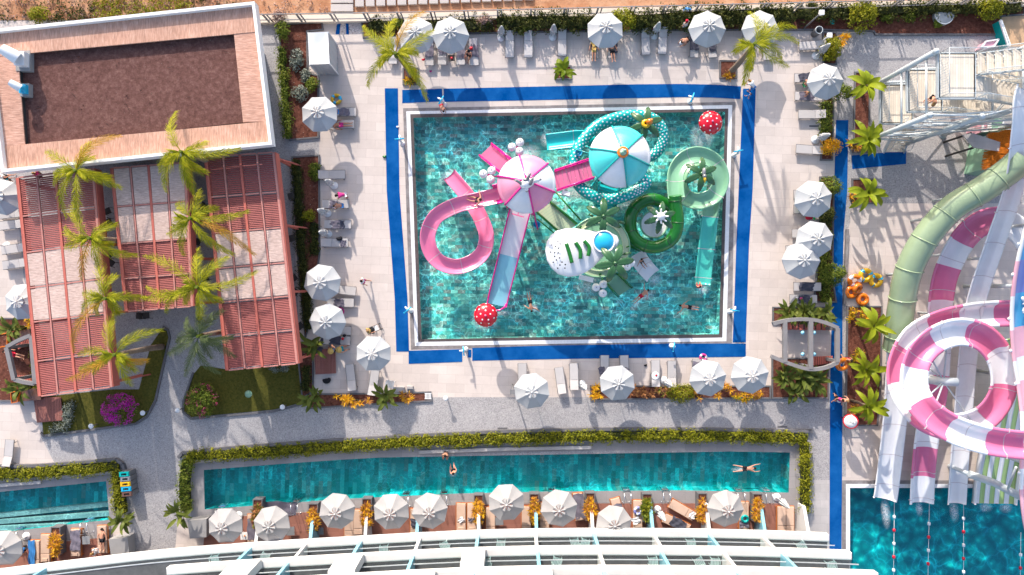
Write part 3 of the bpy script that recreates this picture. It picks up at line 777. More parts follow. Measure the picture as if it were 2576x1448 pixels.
# courtyard tables and chairs glimpsed between the pergolas
def cafe_chair():
    t = thing('cafe_chair', 'dark cafe chair tucked between the pergolas', 'chair', (0, 0, 0), 0, 'dark cafe chairs under the pergolas')
    b = MB(); b.box((0, 0, 0.45), (0.48, 0.48, 0.05)); b.build('seat', MAT['dark_int'], t, world=False)
    b = MB()
    for k in range(5): b.bar((-0.2 + 0.1 * k, -0.22, 0.48), (-0.2 + 0.1 * k, -0.3, 0.9), 0.03, 0.02)
    b.bar((-0.24, -0.3, 0.9), (0.24, -0.3, 0.9), 0.05, 0.04); b.build('backrest', MAT['dark_int'], t, world=False)
    for x, y in ((-.2, -.2), (.2, -.2), (.2, .2), (-.2, .2)):
        b = MB(); b.tube([(x, y, 0.43), (x * 1.25, y * 1.25, 0)], 0.018, 6); b.build('leg', MAT['dark_int'], t, world=False)
    return t
cc = cafe_chair(); first = True
for i, (x, y, a) in enumerate([(275, 533, .4), (278, 560, 2.0), (282, 640, .6), (284, 662, 2.4), (290, 745, 1), (500, 610, 1.2), (520, 700, .3), (735, 495, 1.8), (738, 600, .2), (742, 700, 2.2), (745, 735, 1.0), (757, 820, .7), (355, 795, 1.5), (372, 794, -1.5), (515, 520, .9)]):
    p = P(x, y, 0.2); p.z = 0
    if first: cc.location = p; cc.rotation_euler[2] = a; first = False
    else: dup(cc, p, a)

# ------------------------------------------------------------------ white cabana by the pebbles
def cabana():
    Z = 2.5
    q = [P(774, 83, Z), P(825, 81, Z), P(829, 161, Z), P(778, 163, Z)]
    c = sum(q, V((0, 0, 0))) / 4
    r = thing('fabric_cabana', 'white fabric cabana with a flat roof beside the pebbles', 'cabana', (c.x, c.y, 0))
    b = MB(); n = 10
    vs = []
    for i in range(n + 1):
        for j in range(n + 1):
            p = lerp2(q, i / n, j / n); u, v = i / n, j / n
            sag = -0.16 * sin(pi * u) * sin(pi * v) + 0.03 * sin(9 * v + 3 * u * u) * u
            vs.append(V((p.x, p.y, Z + sag)))
    b.add(vs, [(i * (n + 1) + j, i * (n + 1) + j + 1, (i + 1) * (n + 1) + j + 1, (i + 1) * (n + 1) + j) for i in range(n) for j in range(n)], 0, True)
    b.build('roof_cloth', MAT['white'], r)
    for a, e in ((0, 1), (1, 2), (2, 3), (3, 0)):
        b = MB(); m = 16; A, B = q[a], q[e]; nrm = V((-(B - A).y, (B - A).x, 0)).normalized()
        vs = []
        for k in range(m + 1):
            p = A.lerp(B, k / m) + nrm * 0.03 * sin(k * 2.1)
            vs += [V((p.x, p.y, Z - 0.02)), V((p.x, p.y, 0.05))]
        b.add(vs, [(2 * k, 2 * k + 1, 2 * k + 3, 2 * k + 2) for k in range(m)], 0, True)
        b.build('curtain', MAT['parasol'], r)
    for p in q:
        b = MB(); b.box((p.x, p.y, Z / 2 - 0.02), (0.07, 0.07, Z - 0.06)); b.build('post', MAT['white'], r)
cabana()

# ------------------------------------------------------------------ fence along the top of the garden
def fence():
    X0, X1 = P(600, 58).x, P(2640, 10).x
    def at(x):  # ground line of the fence
        D = x / PX + 1288
        y = 61 - 6 * (D - 650) / 400 if D < 1050 else 55 - 38 * (D - 1050) / 1526
        return V((x, (724 - y) * PX, 0))
    r = thing('garden_fence', 'long low steel fence on a cream concrete footing in front of the red clay', 'fence', at((X0 + X1) / 2))
    for seg in range(5):
        xa = X0 + (X1 - X0) * seg / 5 + 0.01; xb = X0 + (X1 - X0) * (seg + 1) / 5 - 0.01
        A, B = at(xa), at(xb)
        b = MB(); b.bar(A + V((0, 0.22, 0.2)), B + V((0, 0.22, 0.2)), 0.55, 0.4); b.build('footing', MAT['conc_edge'], r)
        b = MB()
        for z in (0.75, 1.8): b.bar(A + V((0, 0, z)), B + V((0, 0, z)), 0.06, 0.07)
        b.build('rail', MAT['fence_metal'], r)
    n = 25
    for k in range(n + 1):
        p = at(X0 + (X1 - X0) * k / n)
        b = MB(); b.box((p.x, p.y, 1.05), (0.12, 0.1, 1.6)); b.box((p.x + 0.28, p.y, 1.05), (0.08, 0.08, 1.5)); b.build('post', MAT['fence_metal'], r)
fence()
# precast slabs laid beyond the fence
r_ = random.Random(5)
def slab(x0, y0, x1, y1, a, lab):
    c = P((x0 + x1) / 2, (y0 + y1) / 2, 0.1); w = (x1 - x0) * PX; h = (y1 - y0) * PX
    b = MB(); b.box((0, 0, 0.13), (w, h, 0.16), a); b.box((0, 0, 0.22), (w - 0.02, h - 0.02, 0.02), a)
    o = b.build('concrete_slab', MAT['concrete'], None, (c.x, c.y, 0), False); tag(o, lab, 'slab', 'pale concrete slabs beyond the fence')
for k in range(17):
    slab(894 + 26.6 * k, -14, 916 + 26.6 * k, 18.5 - 1.05 * k, radians(r_.uniform(-2, 2)), 'pale upright-laid concrete slab in the row beyond the fence')
for y0, y1, lab in ((-12, 9.5, 'wide concrete slab at the head of the row of slabs'), (12.5, 31, 'wide concrete slab touching the fence'), (34, 52, 'wide concrete slab just inside the fence line')):
    slab(833, y0, 889, y1, 0, lab)

# ------------------------------------------------------------------ hotel front with three balcony storeys
def hotel():
    # plan curve of the front, in survey pixels at each storey's height
    line1 = [(-160, 1445), (0, 1428), (200, 1404), (400, 1381), (640, 1362), (858, 1349), (1158, 1333), (1425, 1327), (1717, 1328), (1917, 1332), (2084, 1338)]
    Z1 = 2.85
    plan = [P(x, y, Z1) for x, y in line1]
    plan = smooth_path([V((p.x, p.y, 0)) for p in plan], 3)
    root = thing('hotel_building', 'white curved hotel front with stacked balconies and blue and white fins', 'hotel', (plan[len(plan) // 2].x, plan[len(plan) // 2].y, 0))
    def off(pts, d):
        out = []
        for i, p in enumerate(pts):
            t = (pts[min(i + 1, len(pts) - 1)] - pts[max(i - 1, 0)]).normalized()
            out.append(p + V((-t.y, t.x, 0)) * d)
        return out
    def sub(a, b):
        return [p for i, p in enumerate(plan) if a <= p.x <= b]
    spans = [(-99, 99), (-24.4, 99), (-24.4, 99), (-24.4, 99)]
    for k in range(4):
        z = Z1 + 3.3 * k
        L = sub(*spans[k])
        e = MB(); e.sweep([p + V((0, 0, z)) for p in off(L, -0.35)], [(-0.16, -0.40), (0.36, -0.40), (0.36, 0.08), (0.33, 0.11), (-0.13, 0.11), (-0.16, 0.08)], smooth=False)
        e.build('edge_beam', MAT['hotel_white'], root)
        a, b = off(L, -0.5), off(L, -7.0)
        s = MB(); n = len(a)
        vs = [V((p.x, p.y, z - 0.1)) for p in a + b] + [V((p.x, p.y, z - 0.38)) for p in a + b]
        s.add(vs, [(i, n + i, n + i + 1, i + 1) for i in range(n - 1)] + [(2 * n + i, 2 * n + i + 1, 3 * n + i + 1, 3 * n + i) for i in range(n - 1)] + [(n - 1, 2 * n - 1, 4 * n - 1, 3 * n - 1), (0, 2 * n, 3 * n, n)])
        s.build('balcony_floor', MAT['kerb'], root)
        g = MB(); gl = off(L, -0.62)
        g.sweep([p + V((0, 0, z)) for p in gl], [(-0.01, -0.08), (0.01, -0.08), (0.01, 1.0), (-0.01, 1.0)], smooth=False); g.build('glass_rail', MAT['glass'], root)
        g = MB(); g.sweep([p + V((0, 0, z + 1.02)) for p in gl], [(-0.03, -0.02), (0.03, -0.02), (0.03, 0.02), (-0.03, 0.02)], smooth=False); g.build('hand_rail', MAT['steel'], root)
        w = MB(); wl = off(L, -3.0); n = len(wl)
        w.add([V((p.x, p.y, zz)) for zz in (z - 0.1, z + 2.9) for p in wl], [(i + 1, i, n + i, n + i + 1) for i in range(n - 1)])
        w.build('facade_wall', MAT['wall_grey'], root)
    g = MB(); wl = off(plan, -2.6); n = len(wl)
    g.add([V((p.x, p.y, zz)) for zz in (0, Z1 - 0.38) for p in wl], [(i + 1, i, n + i, n + i + 1) for i in range(n - 1)]); g.build('facade_wall', MAT['wall_grey'], root)
    # fins between storeys: alternating blue and white
    def fin(x, k, col, d0=-0.05):
        i = min(range(len(plan)), key=lambda i: abs(plan[i].x - x))
        p = plan[i]; t = (plan[min(i + 1, len(plan) - 1)] - plan[max(0, i - 1)]).normalized(); nn = V((-t.y, t.x, 0))
        p = p + t * (x - p.x)
        z0 = Z1 + 3.3 * (k - 1) + 0.1 if k else 0.05
        z1 = Z1 + 3.3 * k - 0.42
        b = MB(); a = p + nn * (-0.4); e = p + nn * (-1.5)
        l = t * 0.11
        if k:
            vs = [a - l, a + l, e + l, e - l]
            b.add([v + V((0, 0, z)) for z in (z0, z1) for v in vs], [(3, 2, 1, 0), (4, 5, 6, 7), (0, 1, 5, 4), (1, 2, 6, 5), (2, 3, 7, 6), (3, 0, 4, 7)])
        else:   # terrace divider that slopes down towards the pool
            f = p + nn * 1.15
            vs = [(f, 0.9), (p + nn * 0.1, 1.5), (e, z1), (e, 0), (f, 0)]
            o = len(b.v)
            b.add([v + s * 0.9 * t * 0.13 + V((0, 0, z)) for s in (-1, 1) for v, z in vs], [(4, 3, 2, 1, 0), (5, 6, 7, 8, 9)] + [(i, (i + 1) % 5, 5 + (i + 1) % 5, 5 + i) for i in range(5)])
        b.build('fin', MAT['fin_blue' if col else 'hotel_white'], root)
    def wx(x, y, z): return P(x, y, z).x
    for x, col in ((925, 0), (1053, 1), (1205, 0), (1348, 1), (1487, 0), (1635, 1), (1775, 0), (1912, 1), (2020, 0), (790, 1), (655, 0)): fin(wx(x, 1325, 0.8), 0, col)
    for x, col in ((60, 1), (600, 1), (745, 0), (890, 1), (1045, 0), (1198, 1), (1350, 0), (1503, 1), (1660, 0), (1806, 1), (1945, 0)): fin(wx(x, 1355, 5), 1, col)
    for x, col in ((700, 1), (1028, 1), (1355, 1), (1516, 0), (1678, 1), (1842, 0), (1995, 1)): fin(wx(x, 1400, 8), 2, col)
    for x, col in ((1185, 1), (1528, 1), (1702, 0), (1877, 1), (2040, 0)): fin(wx(x, 1440, 11), 3, col)
    # broad white uprights joining the upper storeys on the pool side
    for x, k, w in ((600, 2, 1.9), (870, 2, 1.7), (1190, 2, 1.5), (1360, 3, 1.5), (1050, 3, 1.9), (800, 3, 1.9)):
        X = wx(x, 1400, 6.15 + 3.3 * (k - 1.5)); i = min(range(len(plan)), key=lambda i: abs(plan[i].x - X)); p = plan[i]
        t = (plan[min(i + 1, len(plan) - 1)] - plan[max(0, i - 1)]).normalized(); nn = V((-t.y, t.x, 0)); p = p + t * (X - p.x)
        b = MB(); z0 = Z1 + 3.3 * (k - 1) + 0.14; z1 = Z1 + 3.3 * k - 0.42
        a = [p - t * w / 2 - nn * 0.02, p + t * w / 2 - nn * 0.02, p + t * w / 2 - nn * 0.6, p - t * w / 2 - nn * 0.6]
        b.add([v + V((0, 0, z)) for z in (z0, z1) for v in a], [(3, 2, 1, 0), (4, 5, 6, 7), (0, 1, 5, 4), (1, 2, 6, 5), (2, 3, 7, 6), (3, 0, 4, 7)])
        b.build('upright', MAT['hotel_white'], root)
    return plan, Z1, off
PLAN, HZ, POFF = hotel()

# balcony furniture
def balcony_chair(m):
    t = thing('balcony_chair', '', 'chair', (0, 0, 0), 0, 'pale slatted chairs on the hotel balconies')
    b = MB()
    for k in range(6): b.box((-0.25 + 0.1 * k, 0, 0.42), (0.07, 0.5, 0.03))
    b.build('seat', m, t, world=False)
    b = MB()
    for k in range(6): b.bar((-0.25 + 0.1 * k, -0.25, 0.44), (-0.25 + 0.1 * k, -0.38, 0.88), 0.07, 0.025)
    b.build('backrest', m, t, world=False)
    for x, y in ((-.27, -.22), (.27, -.22), (.27, .22), (-.27, .22)):
        b = MB(); b.tube([(x, y, 0.64 if y > 0 else 0.44), (x * 1.1, y * 1.15, 0)], 0.022, 6); b.build('leg', m, t, world=False)
    for x in (-.28, .28):
        b = MB(); b.box((x, 0, 0.645), (0.05, 0.5, 0.03)); b.build('armrest', m, t, world=False)
    return t
bc = balcony_chair(MAT['pale_aqua']); used = False
def on_balcony(x, k, lab, a):
    global used
    X = P(x, 1380, HZ + 3.3 * (k - 1)).x
    i = min(range(len(PLAN)), key=lambda i: abs(PLAN[i].x - X)); p = POFF(PLAN, -1.0)[i]
    loc = (X, p.y, HZ + 3.3 * (k - 1) - 0.1)
    if not used: bc.location = loc; bc.rotation_euler[2] = a; bc['label'] = lab; used = True
    else: dup(bc, loc, a, lab)
storey = {1: 'lowest', 2: 'middle', 3: 'topmost'}
words_ = ['first', 'second', 'third', 'fourth', 'fifth', 'sixth', 'seventh', 'eighth', 'ninth', 'tenth']
for k, xs in ((1, [545, 672, 968, 1120, 1260, 1445, 1470, 1735, 2010]), (2, [1225, 1400, 1640, 1755, 1795, 2085]), (3, [1640, 1780, 1960])):
    for j, x in enumerate(xs):
        on_balcony(x, k, f'{words_[j]} mint slatted chair along the {storey[k]} hotel balcony, counted from the lawn end', (0.2, -0.3, 0.1, 0.5, -0.1)[j % 5])
# ------------------------------------------------------------------ parasols
def parasol_kind(cloth, name='parasol'):
    t = thing(name, '', 'parasol', (0, 0, 0))
    RR, ZE, ZA = 1.36, 2.28, 2.93
    b = MB(); n = 8; rings = [(0.30, 0.88), (0.55, 0.56), (0.8, 0.25), (1.0, 0.0)]
    sub = 6; N = n * sub
    vs = []
    for f, h in rings:
        for j in range(N):
            a = 2 * pi * j / N; u = (j % sub) / sub
            edge = cos(pi / n) / cos((u - 0.5) * 2 * pi / n)      # straight panels between ribs
            sag = -0.05 * sin(pi * u) * f
            vs.append((RR * f * edge * cos(a), RR * f * edge * sin(a), ZE + (ZA - ZE) * h + sag))
    fs = [(i * N + j, i * N + (j + 1) % N, (i + 1) * N + (j + 1) % N, (i + 1) * N + j) for i in range(3) for j in range(N)]
    fs = [tuple(reversed(f)) for f in fs]
    b.add(vs, fs, 0, False)
    for j in range(N):          # valance
        a = (j % N); c = (j + 1) % N; o = 3 * N
        p, q = vs[o + a], vs[o + c]
        b.add([p, q, (q[0], q[1], q[2] - 0.09), (p[0], p[1], p[2] - 0.09)], [(0, 1, 2, 3)])
    b.build('canopy', cloth, t, world=False)
    v = MB()                    # vented top: eight little flaps
    for k in range(8):
        a = 2 * pi * k / 8
        for sgn in (0,):
            c0 = V((0.03 * cos(a), 0.03 * sin(a), 3.0)); w = 0.155
            l = V((-sin(a), cos(a), 0)); d = V((cos(a), sin(a), 0))
            v.add([c0, c0 + d * 0.42 + l * w + V((0, 0, -0.13)), c0 + d * 0.45 + V((0, 0, -0.06)), c0 + d * 0.42 - l * w + V((0, 0, -0.13))], [(0, 2, 1), (0, 3, 2)])
            v.add([c0 + d * 0.42 + l * w + V((0, 0, -0.13)), c0 + d * 0.45 + V((0, 0, -0.06)), c0 + d * 0.42 + l * w + V((0, 0, -0.22)), c0 + d * 0.45 + V((0, 0, -0.2))], [(0, 1, 3, 2)])
    v.build('vent_flaps', cloth, t, world=False)
    b = MB(); b.lathe([(0.001, 3.09), (0.05, 3.07), (0.06, 3.02), (0.02, 2.98)], 10); b.build('finial', MAT['white'], t, world=False)
    b = MB(); b.tube([(0, 0, 0.05), (0, 0, 3.0)], 0.027, 8); b.build('pole', MAT['offwhite'], t, world=False)
    b = MB(); b.lathe([(0.30, 0.0), (0.31, 0.07), (0.27, 0.11), (0.05, 0.13), (0.04, 0.36)], 20); b.build('base', MAT['white'], t, world=False)
    for k in range(8):
        a = 2 * pi * k / 8
        b = MB(); b.tube([(0.05 * cos(a), 0.05 * sin(a), 2.86), (RR * 0.97 * cos(a), RR * 0.97 * sin(a), ZE + 0.0)], 0.012, 5); b.build('rib', MAT['offwhite'], t, world=False)
    return t

def put_many(proto_fn, items, group, place):
    first = None
    for it in items:
        if first is None:
            first = proto_fn(); o = first; loc, rz, lab = place(it)
            o.location = loc; o.rotation_euler[2] = rz; tag(o, lab, None, group)
        else:
            loc, rz, lab = place(it); o = dup(first, loc, rz, lab, group)
    return first
_tilt = random.Random(9)
def tilt_all(stem_):
    for o in bpy.data.objects:
        if o.parent is None and o.name.split('.')[0] == stem_:
            o.rotation_euler[0] = radians(_tilt.uniform(-2.5, 2.5)); o.rotation_euler[1] = radians(_tilt.uniform(-2.5, 2.5)); o.rotation_euler[2] += _tilt.uniform(-.3, .3); k = _tilt.uniform(.97, 1.03); o.scale = (k, k, _tilt.uniform(.97, 1.02))

def at_top(x, y, z):   # ground spot under something whose top shows at x, y
    p = P(x, y, z); return V((p.x, p.y, 0))
pool_parasols = [
    (1045, 82, .1, 'open grey parasol half hidden by the palm fronds near the fence'),
    (1129, 82, .25, 'open grey parasol beside the palm, over the towel covered loungers'),
    (1527, 72, .3, 'open grey parasol with a bright green bush against its edge'),
    (1786, 69, .2, 'open grey parasol over a lounger with a charcoal towel, near two people in white'),
    (1919, 65, .1, 'open grey parasol behind the bent palm at the fence corner'),
    (797, 284, .3, 'open grey parasol standing in the mulch bed next to a yellow float ring'),
    (807, 713, .35, 'open grey parasol overlapping the ivy, upper of two by the near pergola'),
    (816, 808, .2, 'open grey parasol overlapping the ivy, lower of two by the near pergola'),
    (937, 895, .15, 'open grey parasol below the stroller, at the pool deck corner'),
    (1339, 990, .3, 'open grey parasol alone at the edge of the grey path'),
    (1555, 970, .0, 'open grey parasol over the rusty shrub bed, darkened by a shadow'),
    (1787, 952, .25, 'open grey parasol next to the pink float ring'),
    (1896, 946, .1, 'open grey parasol nearest the curved shelter'),
    (2084, 200, .3, 'open grey parasol between the banana plant and the seated bather'),
    (2057, 495, .15, 'open grey parasol above the green inflatable'),
    (2061, 600, .3, 'open grey parasol overlapping the one below it by the bushes'),
    (2027, 653, .05, 'open grey parasol tucked under the edge of its neighbour by the bushes'),
    (42, 760, .2, 'open grey parasol touching the pergola on the lounger lawn side'),
    (-6, 492, .2, 'open grey parasol cut by the picture edge near the pergola'),
]
put_many(lambda: parasol_kind(MAT['parasol']), pool_parasols, 'open parasols round the play pool', lambda i: (at_top(i[0], i[1], 2.85), i[2], i[3]))
hotel_parasols = [
    (562, 1330, .35, 'warm grey parasol at the lawn end of the hotel terrace'),
    (677, 1331, .4, 'warm grey parasol second from the lawn end of the hotel terrace'),
    (842, 1295, .3, 'warm grey parasol third from the lawn end of the terrace, by a yellow planter'),
    (982, 1295, .25, 'warm grey parasol with a yellow planter on its lawn side, one of a close pair'),
    (1077, 1295, .32, 'warm grey parasol closest to the two bare sand loungers'),
    (1272, 1275, .15, 'warm grey parasol reaching over the lap pool edge'),
    (1410, 1288, .28, 'warm grey parasol beside the tilted grey towelled lounger'),
    (1550, 1325, .2, 'warm grey parasol partly hidden by the hotel beam'),
    (1830, 1286, .2, 'warm grey parasol beside the teal float ring'),
    (-3, 1385, .2, 'warm grey parasol cut by the picture edge on the hotel terrace'),
]
put_many(lambda: parasol_kind(MAT['parasol_warm'], 'terrace_parasol'), hotel_parasols, 'parasols on the hotel terrace', lambda i: (at_top(i[0], i[1], 2.85), i[2], i[3]))

def folded():
    t = thing('folded_parasol', '', 'parasol', (0, 0, 0))
    b = MB(); b.lathe([(0.30, 0.0), (0.31, 0.07), (0.27, 0.11), (0.05, 0.13), (0.04, 0.36)], 20); b.build('base', MAT['white'], t, world=False)
    b = MB(); b.tube([(0, 0, 0.05), (0, 0, 2.5)], 0.027, 8); b.build('pole', MAT['offwhite'], t, world=False)
    b = MB(); n = 32; prof = [(2.5, 0.03), (2.35, 0.10), (2.0, 0.13), (1.6, 0.19), (1.25, 0.22), (1.15, 0.24)]
    vs = []
    for z, r in prof:
        for j in range(n):
            a = 2 * pi * j / n; k = 1 + 0.32 * sin(8 * a)
            vs.append((r * k * cos(a), r * k * sin(a), z + 0.05 * sin(8 * a + 1) * (r > .2)))
    b.add(vs, [((i + 1) * n + j, (i + 1) * n + (j + 1) % n, i * n + (j + 1) % n, i * n + j) for i in range(len(prof) - 1) for j in range(n)], 0, True)
    b.build('folded_canopy', MAT['parasol'], t, world=False)
    b = MB(); b.torus((0, 0, 1.6), 0.2, 0.015, 16, 6); b.build('tie_strap', MAT['white'], t, world=False)
    b = MB(); b.ball((0, 0, 2.53), 0.05, 8); b.build('finial', MAT['white'], t, world=False)
    return t
folded_spots = [
    (1260, 95, 'folded grey parasol on a round white base, beside the pair of bare fence loungers'),
    (1391, 93, 'folded grey parasol on a round white base, next to the single bare fence lounger'),
    (1646, 90, 'folded grey parasol on a round white base, between two fence loungers'),
    (2053, 140, 'folded grey parasol behind the topmost side lounger'),
    (2052, 352, 'folded grey parasol above the last bare side lounger'),
    (840, 467, 'folded grey parasol between bare lounger and bather with the towel by the ivy'),
    (823, 537, 'folded grey parasol at the head of the boy in blue shorts'),
    (825, 589, 'folded grey parasol with a blue thing on its base'),
    (1671, 958, 'folded parasol over a round base at the feet of two bare loungers'),
    (1464, 967, 'folded parasol beside the bare lounger pair at the path edge'),
    (1654, 1283, 'folded blue grey parasol on the hotel terrace'),
    (1955, 1252, 'folded parasol casting a shadow over the double sand lounger'),
    (18, 500, 'folded parasol at the picture edge by the pergola'),
    (16, 620, 'folded parasol between the dark loungers by the pergola'),
]
put_many(folded, folded_spots, 'folded parasols', lambda i: (P(i[0], i[1], 0.1) * V((1, 1, 0)) if False else V((P(i[0], i[1], 0.1).x, P(i[0], i[1], 0.1).y, 0)), 0.2, i[2]))

# ------------------------------------------------------------------ sun loungers
def lounger():
    t = thing('sun_lounger', '', 'sun lounger', (0, 0, 0))
    L, W, Z = 2.0, 0.66, 0.34
    b = MB()
    for s in (-1, 1): b.bar((s * W / 2, -L / 2, Z), (s * W / 2, L / 2, Z), 0.035, 0.05)
    for y in (-L / 2, L * 0.14, L / 2): b.bar((-W / 2, y, Z - 0.01), (W / 2, y, Z - 0.01), 0.03, 0.04)
    b.build('frame', MAT['grey_metal'], t, world=False)
    b = MB(); b.box((0, -L / 2 + 0.62, Z + 0.03), (W - 0.05, 1.24, 0.018)); b.build('sling', MAT['sling'], t, world=False)
    b = MB(); b.box((0, 0.36, 0), (W - 0.05, 0.74, 0.02), M=Matrix.Translation((0, 0.27, Z + 0.035)) @ Matrix.Rotation(radians(14), 4, 'X')); b.build('backrest', MAT['sling'], t, world=False)
    for sx in (-1, 1):
        for y in (-0.78, 0.72):
            b = MB(); b.bar((sx * W / 2, y, Z), (sx * (W / 2 + 0.015), y + (0.1 if y > 0 else -0.1), 0), 0.035, 0.04); b.build('leg', MAT['grey_metal'], t, world=False)
    return t
# x, y, turn (0: head up the picture), label
LOUNGERS = [
    (1282, 112, 0, 'bare sun lounger, the one next to the folded parasol of the fence pair'),
    (1329, 112, 0, 'bare sun lounger, the one farther from the folded parasol of the fence pair'),
    (1414, 108, 0, 'bare sun lounger standing singly below the fence hedge'),
    (1624, 105, 2, 'bare sun lounger on the green bush side of the folded parasol'),
    (1667, 103, -3, 'bare sun lounger on the far side of the folded parasol from the green bush'),
    (1080, 132, 0, 'sun lounger under a mauve towel, next to the palm parasol'),
    (1112, 130, 0, 'sun lounger mostly shaded below the palm parasol with a bag at its foot'),
    (1159, 130, 0, 'sun lounger under a dark towel beside the sitting man'),
    (1192, 132, 3, 'sun lounger with a red item where the bald man sits'),
    (1494, 113, 0, 'sun lounger with a tanned bather under the bush parasol'),
    (1540, 113, 0, 'sun lounger with a second bather under the bush parasol'),
    (1747, 112, -2, 'sun lounger under a charcoal towel near the two people in white'),
    (1791, 112, 3, 'sun lounger with a dark bundle below its parasol'),
    (1880, 118, 0, 'sun lounger behind the bent palm, nearer its trunk'),
    (1930, 118, 0, 'sun lounger behind the bent palm, shaded by the corner parasol'),
    (988, 128, 0, 'sun lounger half lost behind the feathery palm'),
    (2044, 115, -87, 'bare sun lounger topmost of the side row, by the trash bin'),
    (2032, 197, -90, 'sun lounger with a dark towel and the seated bather'),
    (2033, 243, -92, 'sun lounger with a towel and a sitting child'),
    (2042, 288, -90, 'bare sun lounger below the seated bathers'),
    (2036, 377, -94, 'bare sun lounger last above the blue mat end'),
    (2030, 490, -90, 'sun lounger mostly under the parasol above the inflatable, upper one'),
    (2030, 528, -92, 'sun lounger beneath the green inflatable'),
    (2026, 588, -90, 'sun lounger showing its foot beside the overlapping parasols'),
    (2010, 630, -90, 'sun lounger nearly hidden by the lower overlapping parasol'),
    (2030, 722, -90, 'sun lounger fully covered by a slate towel'),
    (2020, 753, -90, 'sun lounger with small toys by the broad leaved bed'),
    (862, 282, 90, 'sun lounger with a seated bather next to the yellow float ring'),
    (858, 314, 92, 'sun lounger with a lying bather below the yellow float ring'),
    (835, 440, 91, 'bare shaded sun lounger, uppermost beside the ivy bed'),
    (845, 514, 91, 'sun lounger with mauve towel and the boy in blue shorts'),
    (850, 565, 90, 'sun lounger with two dark towels in the middle of the ivy row'),
    (842, 611, 90, 'sun lounger with a black bag and a crumpled towel'),
    (862, 730, 83, 'bare tilted sun lounger sticking out from under a parasol'),
    (857, 762, 89, 'sun lounger with a striped throw between two parasols'),
    (850, 832, 88, 'sun lounger with an orange ball at its foot'),
    (848, 857, 88, 'sun lounger with a dark towel, red toy and black hat'),
    (883, 950, 187, 'sun lounger turned askew near the yellow shrubs, its foot in shade'),
    (940, 962, 172, 'sun lounger half under the deck corner parasol'),
    (1314, 948, 180, 'sun lounger behind the lone path parasol'),
    (1410, 958, 188, 'bare tilted sun lounger of the path edge pair'),
    (1444, 948, 181, 'bare straight sun lounger of the path edge pair'),
    (1521, 928, 180, 'sun lounger with a grey towel slipping off, above the dark parasol'),
    (1571, 928, 182, 'sun lounger with a draped throw, other one above the dark parasol'),
    (1649, 940, 180, 'bare sun lounger with a white table across it'),
    (1690, 942, 180, 'bare sun lounger next to the folded parasol above the green bush'),
    (1752, 938, 178, 'shaded sun lounger below the pink float ring'),
    (28, 538, -84, 'bare sun lounger uppermost beside the pergola edge'),
    (30, 566, -84, 'bare sun lounger second beside the pergola edge'),
    (37, 626, -82, 'shaded grey sun lounger third beside the pergola edge'),
    (40, 664, -82, 'shaded grey sun lounger lowest beside the pergola edge'),
    (22, 1140, 175, 'tilted sun lounger near the small pool hedge'),
]
put_many(lounger, LOUNGERS, 'light sling loungers round the play pool', lambda i: (V((P(i[0], i[1], .35).x, P(i[0], i[1], .35).y, 0)), radians(i[2]), i[3]))

def cushioned():
    t = thing('cushioned_lounger', '', 'sun lounger', (0, 0, 0))
    L, W = 2.1, 0.74
    b = MB()
    for s in (-1, 1): b.bar((s * (W / 2 + 0.02), -L / 2, 0.27), (s * (W / 2 + 0.02), L / 2, 0.27), 0.05, 0.09)
    for y in (-L / 2, L / 2): b.bar((-W / 2 - .03, y, 0.27), (W / 2 + .03, y, 0.27), 0.05, 0.09)
    b.build('frame', MAT['orange_wood'], t, world=False)
    for nm, y0, y1 in (('seat_cushion', -1.03, 0.38), ('back_cushion', 0.4, 1.03)):
        b = MB(); d = 0.03
        q = [(-W / 2 + d, y0), (W / 2 - d, y0), (W / 2 - d, y1), (-W / 2 + d, y1)]
        b.prism(q, 0.3, 0.42); b.prism([(x * 0.94, y0 + .03 if y == y0 else y1 - .03) for x, y in q], 0.42, 0.445); b.build(nm, MAT['cushion'], t, world=False)
    b = MB(); b.box((0, 0.85, 0.47), (0.4, 0.2, 0.07)); b.build('head_pillow', MAT['cushion'], t, world=False)
    for sx in (-1, 1):
        for y in (-0.95, 0.95):
            b = MB(); b.box((sx * W / 2, y, 0.12), (0.06, 0.08, 0.24)); b.build('leg', MAT['orange_wood'], t, world=False)
    return t
